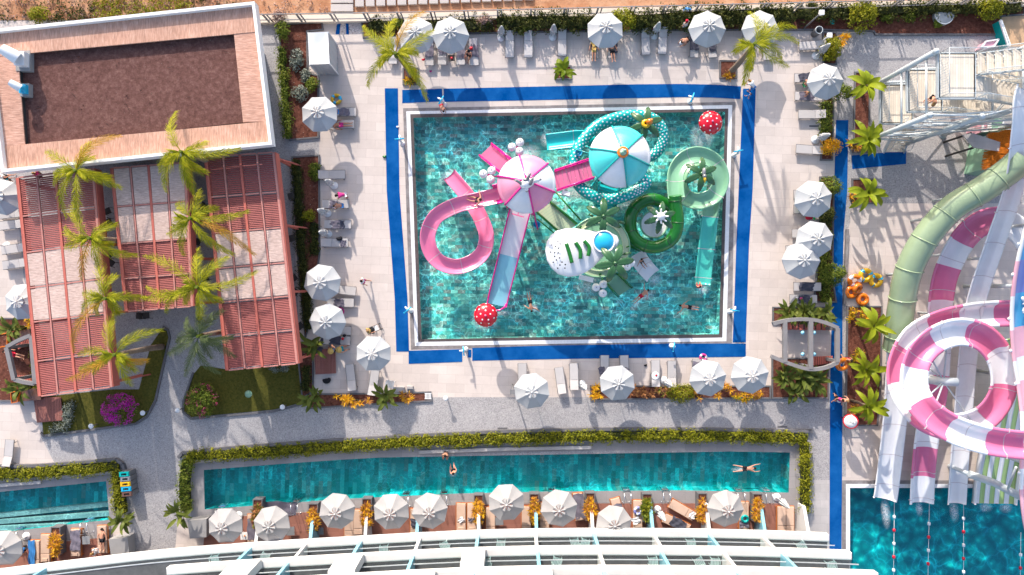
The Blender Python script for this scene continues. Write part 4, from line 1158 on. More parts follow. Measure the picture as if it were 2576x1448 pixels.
CUSH = [
    (190, 1366, 180, 'sand cushioned lounger covered by a mauve towel near the small pool'),
    (257, 1358, 182, 'sand cushioned lounger with a sunbather near the small pool'),
    (114, 1380, 180, 'sand cushioned lounger beside the single terrace planter'),
    (88, 1395, 180, 'sand cushioned lounger with a floral towel'),
    (634, 1330, 180, 'sand cushioned lounger between the first two terrace parasols'),
    (878, 1323, 180, 'sand cushioned lounger half under the third terrace parasol'),
    (901, 1318, 180, 'bare sand cushioned lounger against the yellow planter'),
    (1044, 1316, 180, 'sand cushioned lounger with a bundled towel, under the close pair of parasols'),
    (1160, 1302, 180, 'sand cushioned lounger with a white towel roll, of the uncovered pair'),
    (1187, 1302, 180, 'sand cushioned lounger with a mauve towel roll, of the uncovered pair'),
    (1234, 1312, 180, 'sand cushioned lounger at the lawn side of the parasol over the pool edge'),
    (1324, 1310, 180, 'sand cushioned lounger at the slide side of the parasol over the pool edge'),
    (1370, 1300, 180, 'sand cushioned lounger peeking out beside the terrace planter'),
    (1456, 1276, 186, 'tilted lounger under a slate towel'),
    (1556, 1288, 196, 'skewed lounger with a slate towel behind the half hidden parasol'),
    (1604, 1294, 180, 'sand cushioned lounger with a patterned float ring'),
    (1717, 1284, 240, 'sand lounger turned sharply, with a white towel'),
    (1702, 1318, 245, 'sharply turned lounger with a dark towel by the hotel beam'),
    (1872, 1298, 180, 'sand cushioned lounger beside the teal float ring'),
    (1968, 1310, 180, 'sand cushioned lounger of the double near the end divider, lawn side'),
    (1986, 1310, 180, 'sand cushioned lounger of the double near the end divider, outer side'),
]
put_many(cushioned, CUSH, 'cushioned loungers on the hotel terrace', lambda i: (V((P(i[0], i[1], .4).x, P(i[0], i[1], .4).y, 0)), radians(i[2]), i[3]))

# towels: rumpled cloths lying on the loungers
def towel(x, y, a, w, h, m, lab, z=0.41):
    r = random.Random(int(x * 7 + y)); b = MB(); n, k = 14, 8
    p1, p2 = r.random() * 6, r.random() * 6
    vs = []
    for i in range(n + 1):
        for j in range(k + 1):
            u, v = i / n - .5, j / k - .5
            vs.append((v * w + 0.03 * sin(9 * u + p1), u * h + 0.04 * sin(7 * v + p2), 0.03 + 0.022 * sin(14 * u + 5 * v + p1) + 0.018 * sin(17 * v - 6 * u + p2)))
    b.add(vs, [(i * (k + 1) + j, i * (k + 1) + j + 1, (i + 1) * (k + 1) + j + 1, (i + 1) * (k + 1) + j) for i in range(n) for j in range(k)], 0, True)
    c = P(x, y, z)
    o = b.build('towel', MAT[m], None, (c.x, c.y, z), False); o.rotation_euler[2] = radians(a); tag(o, lab, 'towel', 'towels on the loungers')
for a in [
    (1080, 125, 0, .62, 1.2, 'towel', 'mauve towel spread on the lounger next to the palm parasol'), (1159, 122, 0, .66, 1.5, 'towel', 'mauve towel on the lounger beside the sitting man'),
    (1192, 122, 3, .64, 1.3, 'towel', 'mauve towel on the lounger where the man sits'), (1112, 122, 0, .6, 0.9, 'towel', 'mauve towel folded under the palm parasol'),
    (1747, 102, -2, .66, 1.5, 'towel_dark', 'charcoal towel on the lounger near the two people in white'), (1793, 118, 3, .5, 0.8, 'towel_dark', 'charcoal bundle on the lounger by the open parasol'),
    (1496, 105, 0, .6, 1.3, 'towel_dark', 'charcoal towel under the tanned bather'), (1543, 122, 0, .62, 0.8, 'towel_dark', 'charcoal towel under the second bather of the bush parasol'),
    (2025, 195, -80, .62, 0.9, 'towel_dark', 'charcoal towel heaped behind the seated bather'), (2038, 243, -92, .62, 1.6, 'towel', 'mauve towel under the sitting child'),
    (2037, 722, -90, .66, 1.6, 'towel_dark', 'slate towel stretched flat near the bushes'), (2028, 753, -90, .6, 1.2, 'towel_dark', 'dark towel below the small toys'),
    (866, 282, 90, .55, 0.8, 'towel', 'mauve towel under the bather by the yellow ring'), (835, 515, 91, .6, 0.9, 'towel', 'mauve towel beside the boy in blue shorts'),
    (838, 565, 90, .62, 1.1, 'towel', 'wrinkled mauve towel in the middle of the ivy row'), (858, 566, 90, .62, 0.5, 'towel_dark', 'navy towel in the middle of the ivy row'),
    (863, 613, 80, .5, 0.45, 'towel', 'crumpled mauve towel beside a black bag'), (848, 762, 88, .62, 1.0, 'towel', 'mauve throw between the two ivy parasols'),
    (832, 856, 88, .64, 1.5, 'towel_dark', 'charcoal towel by the red wooden platform'), (838, 832, 88, .62, 1.2, 'towel', 'grey towel under the orange ball'),
    (1515, 935, 20, .5, 0.7, 'towel', 'grey towel slipping off above the dark parasol'), (1572, 937, -15, .6, 0.7, 'towel', 'bunched throw above the dark parasol'),
    (1752, 932, -3, .66, 1.3, 'towel', 'mauve towel below the pink float ring'),
    (190, 1360, 0, .76, 1.5, 'towel', 'mauve towel laid over the lounger near the small pool ladder'), (80, 1390, 0, .5, 1.8, 'cloth_blue', 'floral blue towel hanging off a terrace lounger'),
    (634, 1332, 2, .7, 1.6, 'towel', 'mauve towel between the first terrace parasols'), (1044, 1316, 10, .6, 0.7, 'towel_dark', 'dark bundled towel under the close pair of parasols'),
    (1160, 1308, 30, .42, 0.34, 'cloth_white', 'white rolled towel on a bare terrace lounger'), (1188, 1308, 85, .25, 0.6, 'towel', 'mauve rolled towel on a bare terrace lounger'),
    (1457, 1274, 6, .78, 1.9, 'towel', 'slate towel over the tilted terrace lounger'), (1556, 1288, 16, .74, 1.2, 'towel', 'slate towel behind the half hidden parasol'),
    (1600, 1310, 20, .6, 0.5, 'cloth_white', 'white towel at the foot of the lounger with the patterned ring'), (1742, 1296, 60, .5, 0.45, 'cloth_white', 'white towel on the sharply turned lounger'),
    (1706, 1318, 60, .74, 1.2, 'towel_dark', 'dark towel by the hotel beam'), (1872, 1318, 0, .7, 0.6, 'towel', 'mauve towel under the teal float ring'),
]: towel(*a, **({'z': .5} if a[1] > 1260 else {}))
towel(706, 1279, 88, 1.0, 2.4, 'towel', 'large mauve blanket spread on the lap pool coping', 0.015)
towel(793, 880, 80, .5, 1.1, 'towel_dark', 'dark towel on the red wooden platform edge', 0.2)

# red wooden platforms
def platform(pts, lab):
    L = PP(pts); c = sum(L, V((0, 0, 0))) / 4
    t = thing('wooden_platform', lab, 'platform', (c.x, c.y, 0), 0, 'red wooden platforms')
    b = MB(); n = 16
    for k in range(n):
        u = (k + .5) / n
        b.bar(lerp2(L, u, 0) + V((0, 0, .17)), lerp2(L, u, 1) + V((0, 0, .17)), (L[1] - L[0]).length / n * .9, 0.04)
    b.build('plank_top', MAT['wood_red'], t)
    for v in (0.08, 0.5, 0.92):
        b = MB(); b.bar(lerp2(L, 0.02, v) + V((0, 0, .09)), lerp2(L, .98, v) + V((0, 0, .09)), 0.08, 0.11); b.build('joist', MAT['wood_red'], t)
platform([(88, 1001), (157, 998), (163, 1057), (97, 1063)], 'red wooden platform below the pergola near the small pool')
platform([(792, 880), (845, 877), (847, 939), (795, 942)], 'red wooden platform beside the dark towel loungers')

# ------------------------------------------------------------------ people
STAND = dict(pel=(0, 0, .93), spi=(0, .01, 1.14), che=(0, .0, 1.36), nec=(0, .01, 1.5), hea=(0, .03, 1.62), top=(0, .02, 1.73), nose=(0, .125, 1.61),
             shl=(-.17, 0, 1.43), ell=(-.23, -.02, 1.15), wrl=(-.25, .07, .92), shr=(.17, 0, 1.43), elr=(.23, -.02, 1.15), wrr=(.25, .07, .92),
             hil=(-.09, 0, .90), knl=(-.1, .03, .49), anl=(-.1, -.02, .08), tol=(-.11, .15, .03), hir=(.09, 0, .90), knr=(.1, .03, .49), anr=(.1, -.02, .08), tor=(.11, .15, .03))
def pose(**kw):
    d = dict(STAND); d.update(kw); return d
def shift(d, keys, dv):
    d = dict(d)
    for k in keys: d[k] = tuple(a + b for a, b in zip(d[k], dv))
    return d
UP = ('pel', 'spi', 'che', 'nec', 'hea', 'top', 'nose', 'shl', 'ell', 'wrl', 'shr', 'elr', 'wrr', 'hil', 'hir')
WALK = pose(knl=(-.1, .2, .52), anl=(-.1, .28, .1), tol=(-.1, .44, .05), knr=(.1, -.06, .5), anr=(.1, -.3, .16), tor=(.1, -.2, .03), wrl=(-.24, -.16, .95), ell=(-.23, -.14, 1.16), wrr=(.24, .26, 1.0), elr=(.23, .06, 1.16))
SIT = shift(pose(knl=(-.14, .42, .46), anl=(-.14, .46, .08), tol=(-.15, .6, .03), knr=(.14, .42, .46), anr=(.14, .44, .08), tor=(.15, .6, .03), wrl=(-.2, .34, .98), ell=(-.26, .1, 1.12), wrr=(.2, .34, .98), elr=(.26, .1, 1.12)), UP, (0, 0, -.47))
LIE = {k: (x, z - .95, .11 + y * .6) for k, (x, y, z) in pose(tol=(-.16, .12, .0), tor=(.16, .12, .0), wrl=(-.34, .02, .95), wrr=(.34, .02, .95), ell=(-.3, -.02, 1.15), elr=(.3, -.02, 1.15)).items()}
SWIM = {k: (x, z - 1.0, .06 - y * .6) for k, (x, y, z) in pose(wrl=(-.3, .02, 1.95), ell=(-.26, .03, 1.68), wrr=(.24, .02, 1.9), elr=(.26, .03, 1.66), knl=(-.2, .0, .5), anl=(-.28, .05, .12), tol=(-.3, .0, -.02), knr=(.16, 0, .5), anr=(.2, .05, .1), tor=(.2, .0, -.05)).items()}
STROKE = {k: (x, z - 1.0, .06 - y * .6) for k, (x, y, z) in pose(wrl=(-.62, -.1, 1.75), ell=(-.42, -.08, 1.52), wrr=(.5, .1, 1.1), elr=(.36, .02, 1.25)).items()}
BEND = pose(spi=(0, .14, 1.08), che=(0, .32, 1.16), nec=(0, .45, 1.2), hea=(0, .56, 1.16), top=(0, .66, 1.14), nose=(0, .58, 1.03), shl=(-.17, .38, 1.18), shr=(.17, .38, 1.18), ell=(-.22, .5, .95), elr=(.22, .5, .95), wrl=(-.16, .62, .74), wrr=(.16, .62, .74))
SLIDE = shift(pose(knl=(-.15, .45, .58), anl=(-.12, .85, .52), tol=(-.12, .9, .66), knr=(.15, .45, .58), anr=(.12, .85, .52), tor=(.12, .9, .66), ell=(-.42, .0, 1.3), wrl=(-.62, .1, 1.18), elr=(.42, .0, 1.3), wrr=(.62, .1, 1.18), che=(0, -.12, 1.34), nec=(0, -.15, 1.47), hea=(0, -.14, 1.6), top=(0, -.17, 1.7), nose=(0, -.04, 1.6), shl=(-.17, -.14, 1.41), shr=(.17, -.14, 1.41)), UP, (0, 0, -.47))
for k in ('knl', 'knr', 'anl', 'anr', 'tol', 'tor'): SLIDE[k] = (SLIDE[k][0], SLIDE[k][1], SLIDE[k][2] - .47)
SOLO_R = dict(pel=.125, spi=.115, che=.13, nec=.055, hea=.088, top=.06, nose=.018, sh=.06, el=.042, wr=.030, hi=.088, kn=.055, an=.038, to=.032)
BONES = [('pel', 'spi'), ('spi', 'che'), ('che', 'nec'), ('nec', 'hea'), ('hea', 'top'), ('hea', 'nose')] + [p for s in 'lr' for p in (('che', 'sh' + s), ('sh' + s, 'el' + s), ('el' + s, 'wr' + s), ('pel', 'hi' + s), ('hi' + s, 'kn' + s), ('kn' + s, 'an' + s), ('an' + s, 'to' + s))]
def rad(k): return SOLO_R.get(k) or SOLO_R[k[:-1]]

def skin_mesh(name, verts, radii, edges, root, m, parent, levels=1):
    me = bpy.data.meshes.new(name); me.from_pydata(verts, edges, [])
    o = bpy.data.objects.new(name, me); COL.objects.link(o)
    md = o.modifiers.new('skin', 'SKIN'); md.use_smooth_shade = True
    sv = me.skin_vertices[0].data
    for i, r in enumerate(radii): sv[i].radius = (r, r) if not isinstance(r, tuple) else r
    for i in range(len(verts)): sv[i].use_root = (i == root)
    if levels: ss = o.modifiers.new('smooth', 'SUBSURF'); ss.levels = levels; ss.render_levels = levels
    SKINNED.append(o)
    me.materials.append(m)
    o.parent = parent
    return o
SKINNED = []
def bake_skins():
    bpy.context.view_layer.update()
    dg = bpy.context.evaluated_depsgraph_get()
    done = [(o, bpy.data.meshes.new_from_object(o.evaluated_get(dg))) for o in SKINNED]
    for o, me in done:
        old = o.data; o.modifiers.clear(); o.data = me
        if not me.materials: me.materials.append(old.materials[0])
        for p in me.polygons: p.use_smooth = True
    SKINNED.clear()

def person(x, y, z, rz, ps, lab, top=None, bottom='cloth_black', hair='hair_dark', s=1.0, hat=None, px_h=None):
    c = P(x, y, z + (px_h if px_h is not None else 0.6)); 
    root = thing('person', lab, 'person', (c.x, c.y, z), radians(rz))
    root.scale = (s, s, s)
    keys = [k for k in ps]; idx = {k: i for i, k in enumerate(keys)}
    vs = [V(ps[k]) for k in keys]; rr = [rad(k) for k in keys]; ed = [(idx[a], idx[b]) for a, b in BONES]
    for sd in 'lr':      # hands: a palm, four bent fingers of different lengths and a thumb leaving the side
        w, e = V(ps['wr' + sd]), V(ps['el' + sd]); d = (w - e).normalized(); sg = -1 if sd == 'l' else 1
        sidev = d.cross(V((0, 1, 0.3))); 
        if sidev.length < .1: sidev = d.cross(V((1, 0, 0)))
        sidev.normalize(); n = d.cross(sidev)
        vs.append(w + d * .075); rr.append(.026); pi_ = len(vs) - 1; ed.append((idx['wr' + sd], pi_))
        for q, ln in ((-.027, .062), (-.009, .075), (.010, .07), (.028, .055)):
            a = w + d * .09 + sidev * q; vs.append(a); rr.append(.010); ed.append((pi_, len(vs) - 1))
            vs.append(a + d * ln * .6 + n * .008); rr.append(.009); ed.append((len(vs) - 2, len(vs) - 1))
            vs.append(a + d * ln + n * .026); rr.append(.007); ed.append((len(vs) - 2, len(vs) - 1))
        a = w + d * .035 + sidev * .035; vs.append(a); rr.append(.012); ed.append((idx['wr' + sd], len(vs) - 1))
        vs.append(a + d * .035 + sidev * .018 + n * .012); rr.append(.010); ed.append((len(vs) - 2, len(vs) - 1))
    skin_mesh('body', vs, rr, ed, idx['pel'], MAT['skin'], root)
    h, tp, no = V(ps['hea']), V(ps['top']), V(ps['nose'])
    upv = (tp - h).normalized(); fw = (no - h); fw = (fw - upv * fw.dot(upv)).normalized()
    b = MB(); M = Matrix([[*(fw.cross(upv))], [*fw], [*upv]]).transposed()
    b.ball(h + upv * .045 - fw * .022, .105, 12, 0, (1, 1.06, .95), M)
    if hair != 'bald':
        if top in ('cloth_white', 'cloth_pink', 'cloth_teal') or hair == 'hair_fair': b.ball(h - fw * .07 - upv * .06, .085, 10, 0, (.9, .6, 1.4), M)
        b.build('hair', MAT[hair], root, world=False)
    def garment(name, ks, ext, m):
        kk = list(ks); ii = {k: i for i, k in enumerate(kk)}
        v2, r2 = [], []
        for k in kk:
            if '>' in k:
                a, e, f = k.split('>'); v2.append(V(ps[a]).lerp(V(ps[e]), float(f))); r2.append(rad(a) * (1 - float(f)) + rad(e) * float(f) + ext)
            else: v2.append(V(ps[k])); r2.append(rad(k) + ext)
        edges = [(ii[a], ii[b_]) for a, b_ in (('pel', 'spi'), ('spi', 'che'), ('che', 'che>nec>.4'), ('che', 'shl'), ('che', 'shr'), ('shl', 'shl>ell>.5'), ('shr', 'shr>elr>.5'), ('pel', 'hil'), ('pel', 'hir'), ('hil', 'hil>knl>.6'), ('hir', 'hir>knr>.6')) if a in ii and b_ in ii]
        skin_mesh(name, v2, r2, edges, 0, MAT[m], root)
    if bottom: garment('shorts', ['pel', 'hil', 'hir', 'hil>knl>.6', 'hir>knr>.6'], .018, bottom)
    if top: garment('shirt', ['pel', 'spi', 'che', 'che>nec>.4', 'shl', 'shr', 'shl>ell>.5', 'shr>elr>.5'], .02, top)
    if hat:
        b = MB(); 
        b.lathe([(.0, .16), (.08, .155), (.105, .10), (.11, .05), (.23, .03), (.23, .02), (.1, .03)] if hat == 'straw' else [(.0, .165), (.07, .15), (.112, .08), (.118, .02)], 18, h + upv * .02, M=M)
        b.build('hat', MAT[hat], root, world=False)
    return root
WZ = -0.12
person(1180, 132, 0, 150, SIT, 'bare chested man sitting on a lounger end near the fence, leaning forward', None, 'cloth_black', hat='cloth_black', px_h=.9)
person(1111, 268, 0.0, -160, BEND, 'boy bending at the pool rim beside a spray post', None, 'cloth_red', s=.85)
person(1891, 224, 0, 40, BEND, 'person in a white shirt stooping over a child at the pool corner', 'cloth_white', 'cloth_blue', 'hair_fair')
person(1885, 241, 0, 30, WALK, 'small child walking on the blue mat at the pool corner', 'cloth_blue', 'cloth_blue', s=.6)
person(1727, 104, 0, 120, BEND, 'bare backed person with a white hat bending by the charcoal towel', None, 'cloth_black', hat='cloth_white')
person(1722, 64, 0, 30, STAND, 'person in a white shirt and red cap standing at the hedge', 'cloth_white', 'cloth_white', hat='cloth_red', px_h=.9)
person(2030, 210, 0.0, -60, SIT, 'bather sitting on a side lounger with the head bowed', None, 'cloth_green', px_h=.8)
person(2031, 235, 0.03, 100, SIT, 'fair haired child sitting on a mauve towel', None, 'cloth_white', 'hair_fair', s=.7, px_h=.6)
person(870, 492, 0, 100, BEND, 'person in a pink top bending over a lounger beside the ivy', 'cloth_pink', 'cloth_white')
person(862, 519, 0, 95, BEND, 'boy in blue shorts leaning over a mauve towel', None, 'cloth_blue', s=.9)
person(914, 708, 0, -100, WALK, 'walker in a white shirt crossing the deck alone', 'cloth_white', 'cloth_pink', px_h=.9)
person(930, 832, 0, -65, WALK, 'fair haired woman pushing a stroller', 'straw', 'cloth_black', 'hair_fair', px_h=.9)
person(835, 884, 0, 40, SIT, 'sitter in a straw hat on the red platform edge', 'cloth_blue', 'cloth_black', 'hair_fair', hat='straw', px_h=.9)
person(854, 880, 0, -80, SIT, 'sunburnt sitter in a straw hat beside the loungers', None, 'cloth_teal', 'hair_dark', hat='straw', px_h=.9)
person(847, 282, 0.36, 90, SIT, 'bather sitting on the lounger by the yellow float ring', None, 'cloth_blue', px_h=.5)
person(856, 315, 0.37, 92, LIE, 'bather lying on the lounger below the yellow float ring', None, 'cloth_pink', px_h=.1)
person(1494, 124, 0.37, 0, LIE, 'tanned bather lying under the bush parasol with an orange garment', 'straw', 'straw', px_h=.1)
person(1540, 126, 0.37, 8, LIE, 'second bather lying under the bush parasol in dark shorts', None, 'cloth_black', px_h=.1)
person(1334, 764, WZ, -170, STROKE, 'tanned swimmer crouched near the red mushroom', None, 'cloth_black', s=.9, px_h=.1)
person(1616, 743, WZ, -50, STROKE, 'swimmer stroking below the green stairs', None, 'cloth_red', s=.9, px_h=.1)
person(1731, 773, WZ, 80, STROKE, 'swimmer in the far pool corner', None, 'cloth_black', s=.9, px_h=.1)
person(1756, 722, WZ, 0, SIT | {}, 'bather standing in water at the end of the pale green chute', None, 'cloth_red', s=.8, px_h=.3)
person(1142, 1186, WZ, 20, SIT, 'dark haired bather upright in the lap pool', None, 'cloth_black', s=.95, px_h=.4)
person(1122, 1141, 0.02, 170, SIT, 'bather sitting in the hedge shade on the lap pool rim', None, 'cloth_black', px_h=.4)
person(1878, 1180, WZ, -88, SWIM, 'swimmer stretched out in the lap pool', None, 'cloth_black', px_h=.1)
person(2104, 1002, 0, 150, WALK, 'walker in a pink top on the long blue mat', 'cloth_pink', 'cloth_black')
person(2116, 1004, 0, 200, WALK, 'fair haired walker next to the one in pink on the long blue mat', None, 'cloth_black', 'hair_fair')
person(2130, 905, 0, 170, WALK, 'tanned walker carrying an orange ring on the long blue mat', None, 'cloth_red', px_h=.9)
person(257, 1356, 0.44, 2, LIE, 'sunbather lying on a terrace lounger near the small pool', None, 'cloth_black', px_h=.1)
person(236, 1391, 0, 100, SIT, 'fair haired person sitting on the terrace at the hotel beam', 'cloth_white', 'cloth_white', 'hair_fair', px_h=.9)
person(30, 892, 0.45, 75, LIE, 'bather lying in the slanted grey shelter frame', None, 'cloth_red', px_h=.2)
person(13, 446, 0, -40, WALK, 'person in a teal cap near the building corner', 'cloth_white', 'cloth_black', hat='cloth_teal', px_h=.9)
person(22, 452, 0, -20, WALK, 'child in teal beside the person in the teal cap', 'cloth_teal', 'cloth_black', s=.65)
person(90, 438, 0, 60, SIT, 'fair haired person sitting behind the pergola end', 'cloth_pink', 'cloth_black', 'hair_fair', px_h=.9)
person(52, 1385, 0, 140, SIT, 'person in a pale blue shirt at the terrace picture edge', 'cloth_blue', 'cloth_black', px_h=.9)

# ------------------------------------------------------------------ floats, tables and small things
def ring(x, y, z, R, r, m, lab, tilt=(0, 0), m2=None, name='float_ring'):
    c = P(x, y, z + r); b = MB()
    b.torus((0, 0, 0), R, r, 28, 12, mfn=(lambda i, j: 1 if (m2 and (i // 3) % 3 == 0 and j < 7) else 0))
    t = thing(name, lab, 'float ring', (c.x, c.y, z + r)); t.rotation_euler = (tilt[0], tilt[1], 0)
    b.build('tube', [MAT[m], MAT[m2 or m]], t, world=False)
    for a in (0.6, 3.7):
        g = MB(); g.tube([((R) * cos(a + q), (R) * sin(a + q), r + h) for q, h in ((-.25, -.01), (-.12, .05), (.12, .05), (.25, -.01))], 0.016, 6); g.build('handle', MAT['cloth_black'], t, world=False)
    return t
ring(846, 250, 0, .30, .13, 'yellow_fg', 'yellow float ring with blue marks on the deck by the mulch bed', m2='sky')
ring(2141, 736, 0, .33, .17, 'orange_fg', 'orange float ring on the mat side of the heap')
ring(2170, 754, 0, .33, .17, 'orange_fg', 'orange float ring nearest the mulch bed, lying flat')
ring(2157, 727, .22, .30, .16, 'orange_fg', 'orange float ring leaning in the middle of the heap', (.4, .5))
ring(2150, 706, .2, .35, .18, 'orange_fg', 'orange float ring with blue marks tilted against the double float', (.45, -.2), 'white_fg')
t = thing('double_float', 'yellow two-seat float with blue bands beside the orange rings', 'float', (P(2190, 700, .2).x, P(2190, 700, .2).y, .22)); t.rotation_euler = (.1, .08, radians(-25))
for s in (-1, 1):
    b = MB(); b.torus((s * .45, 0, 0), .38, .19, 28, 12, mfn=lambda i, j: 1 if (i in (3, 4, 11, 12, 20) and j < 7) else 0); b.build('tube', [MAT['yellow_fg'], MAT['sky']], t, world=False)
for x, y in ((-.8, .2), (.8, .2), (0, .3), (.4, -.4)):
    b = MB(); b.tube([(x - .08, y, .17), (x - .05, y, .24), (x + .05, y, .24), (x + .08, y, .17)], .016, 6); b.build('handle', MAT['cloth_black'], t, world=False)
ring(2119, 917, .85, .36, .18, 'orange_fg', 'orange float ring carried on the long blue mat', (.25, .1))
ring(1769, 900, .0, .22, .09, 'cloth_pink', 'pink patterned float ring on the deck', m2='white_fg')
ring(1874, 1306, .45, .22, .1, 'teal_fg', 'teal float ring on a terrace lounger')
ring(1605, 1286, .45, .24, .1, 'slide_purple', 'patterned purple and white float ring on a terrace lounger', m2='white_fg')
ring(853, 785, .1, .3, .1, 'cloth_pink', 'magenta float ring peeking out beneath the lower ivy parasol', (.3, .3))
# green crocodile float
t = thing('crocodile_float', 'bright green inflatable animal on a lounger under the parasols', 'float', (P(2036, 536, .5).x, P(2036, 536, .5).y, .5), radians(-15))
b = MB(); b.tube([(-.75, .1, .1), (-.45, 0, .08), (0, 0, .1), (.4, -.02, .1), (.7, -.05, .1), (1.0, .1, .06)], [.10, .2, .24, .22, .14, .04], 12); b.build('body', gloss('vivid_green_vinyl', (0.01, .50, .10)), t, world=False)
for x, y in ((-.25, .3), (-.25, -.3), (.4, .3), (.4, -.3)):
    b = MB(); b.tube([(x, y * .5, .05), (x + .05, y, 0), (x + .15, y * 1.25, -.02)], [.09, .08, .05], 8); b.build('leg', MAT['green_fg'] if False else bpy.data.materials['vivid_green_vinyl'], t, world=False)
b = MB(); b.tube([(-.75, .1, .1), (-.95, .3, .14), (-1.0, .5, .16)], [.1, .11, .07], 10); b.build('head', bpy.data.materials['vivid_green_vinyl'], t, world=False)
# small tables
def table(x, y, m, lab, sq=True, r=.28, h=.42):
    c = P(x, y, h); t = thing('side_table', lab, 'table', (c.x, c.y, 0), .05, 'small side tables')
    b = MB()
    if sq: b.prism([(-r, -r), (r, -r), (r, r), (-r, r)], h - .03, h)
    else: b.lathe([(r, h - .03), (r, h), (r - .02, h + .01)], 22)
    b.build('top', MAT[m], t, world=False)
    for q in range(4):
        a = q * pi / 2 + pi / 4; b = MB(); b.tube([(r * .75 * cos(a) , r * .75 * sin(a), h - .03), (r * .95 * cos(a), r * .95 * sin(a), 0)], .016, 6); b.build('leg', MAT[m], t, world=False)
table(1649, 946, 'white', 'round white side table with a red bowl across a bare lounger', False, .30, .48)
table(614, 1349, 'white', 'white side table with bottles between the first terrace parasols')
table(730, 1337, 'grey_fg', 'grey side table beside the second terrace parasol', True, .32)
table(805, 1337, 'grey_fg', 'grey side table below the third terrace parasol', True, .26)
table(216, 1360, 'grey_fg', 'grey side table between towel lounger and sunbather', True, .3)
table(1256, 1312, 'grey_fg', 'dark side table under the parasol over the pool edge', True, .3)
table(1136, 146, 'dark_int', 'dark side table with red and white things by the sitting man', True, .24)
table(38, 1368, 'white', 'round white table at the terrace picture edge', False, .3)
for x, y, m, r, lab in ((1651, 945, 'red_fg', .08, 'red bowl on the round white table'), (852, 826, 'orange_fg', .12, 'orange ball on a towel lounger'), (1136, 147, 'red_fg', .1, 'red pouch on the dark side table'), (1185, 122, 'red_fg', .13, 'red bag on the lounger of the sitting man'), (862, 853, 'red_fg', .11, 'red toy on the dark towel lounger'), (866, 845, 'cloth_black', .13, 'black hat on the dark towel lounger'), (615, 1349, 'orange_fg', .07, 'orange bottle on the white terrace table'), (2015, 752, 'cloth_pink', .1, 'pink toy on the dark towel by the broad leaves'), (2005, 750, 'white_fg', .1, 'white toy on the dark towel by the broad leaves'), (1700, 545 + 0, 'cloth_red', .0, '')):
    if r:
        c = P(x, y, .5); b = MB(); b.ball((0, 0, 0), r, 10, 0, (1, 1, .7)); b.ball((r * .5, r * .2, r * .1), r * .6, 8, 0, (1, 1, .8))
        tag(b.build('beach_item', MAT[m], None, (c.x, c.y, .5), False), lab, 'beach item')
for x, y, m, lab, s in ((2033, 548, 'cloth_red', 'red backpack beside the green inflatable', .3), (820, 960, 'cloth_black', 'dark bag with a blue towel near the red platform', .3), (855, 602, 'cloth_black', 'black bag on the ivy row lounger', .22), (1730, 25, 'cloth_blue', 'dark blue cloth hanging at the fence top', .5), (1116, 155, 'cloth_black', 'black sandals pair near the palm parasol', .12), (1066, 155, 'cloth_red', 'red sandals beside the mauve towel lounger', .12), (967, 395, 'green_fg', 'green toy lying on the deck by the long blue mat', .14), (1000, 320, 'cloth_white', 'white towel heap at the spray post', .1), (1624, 920, 'cloth_black', 'black sandals on the deck below the pool', .12), (1552, 1257, 'cushion', 'pair of beige sandals on the coping', .1), (1300, 560 + 0, 'sky', '', 0), (1083, 180, 'cloth_pink', 'pink sandals on the deck below the palm', .1)):
    if s:
        c = P(x, y, s if s > .2 else .05); b = MB(); b.ball((0, 0, 0), s, 10, 0, (1, .7, .6)); b.ball((s * .6, s * .3, 0), s * .6, 8, 0, (.8, 1, .6)); b.ball((-s * .6, s * .2, s * .05), s * .5, 8, 0, (1, .7, .7))
        tag(b.build('bag' if s > .2 else 'sandals' if 'sandals' in lab else 'toy', MAT[m], None, (c.x, c.y, s * .4 + (.35 if 'lounger' in lab or 'inflatable' in lab else 0)), False), lab, 'bag' if s > .2 else 'small item')
# stroller
c = P(942, 828, .5); t = thing('stroller', 'small dark stroller with a pale seat pushed across the deck', 'stroller', (c.x, c.y, 0), radians(-65))
b = MB(); b.bar((-.22, -.5, .95), (-.22, .4, .35), .04, .04); b.bar((.22, -.5, .95), (.22, .4, .35), .04, .04); b.bar((-.22, -.5, .95), (.22, -.5, .95), .04, .04); b.bar((-.22, .4, .35), (.22, .4, .35), .04, .04); b.build('frame', MAT['dark_int'], t, world=False)
b = MB(); b.box((0, .05, .5), (.38, .5, .06)); b.box((0, -.25, .7), (.38, .08, .45)); b.build('seat', MAT['cloth_white'], t, world=False)
b = MB(); b.ball((0, -.15, .85), .24, 12, 0, (1, 1, .6)); b.build('hood', MAT['cloth_black'], t, world=False)
for x, y in ((-.25, -.3), (.25, -.3), (-.22, .42), (.22, .42)):
    b = MB(); b.torus((x, y, .11), .09, .025, 16, 6, M=Matrix.Rotation(pi / 2, 3, 'Y')); b.build('wheel', MAT['dark_int'], t, world=False)
for i_ in range(1):
    # wheels were turned about the stroller's own axis: set them upright in place
    for ch in t.children:
        if ch.name.startswith('wheel'): pass
# white plastic chair by the yellow shrubs
w = balcony_chair(MAT['white']); w.name = 'plastic_chair'; c = P(981, 968, .4); w.location = (c.x, c.y, 0); w.rotation_euler[2] = 3.0; tag(w, 'white slatted plastic chair by the yellow shrubs', 'chair'); del w['group']
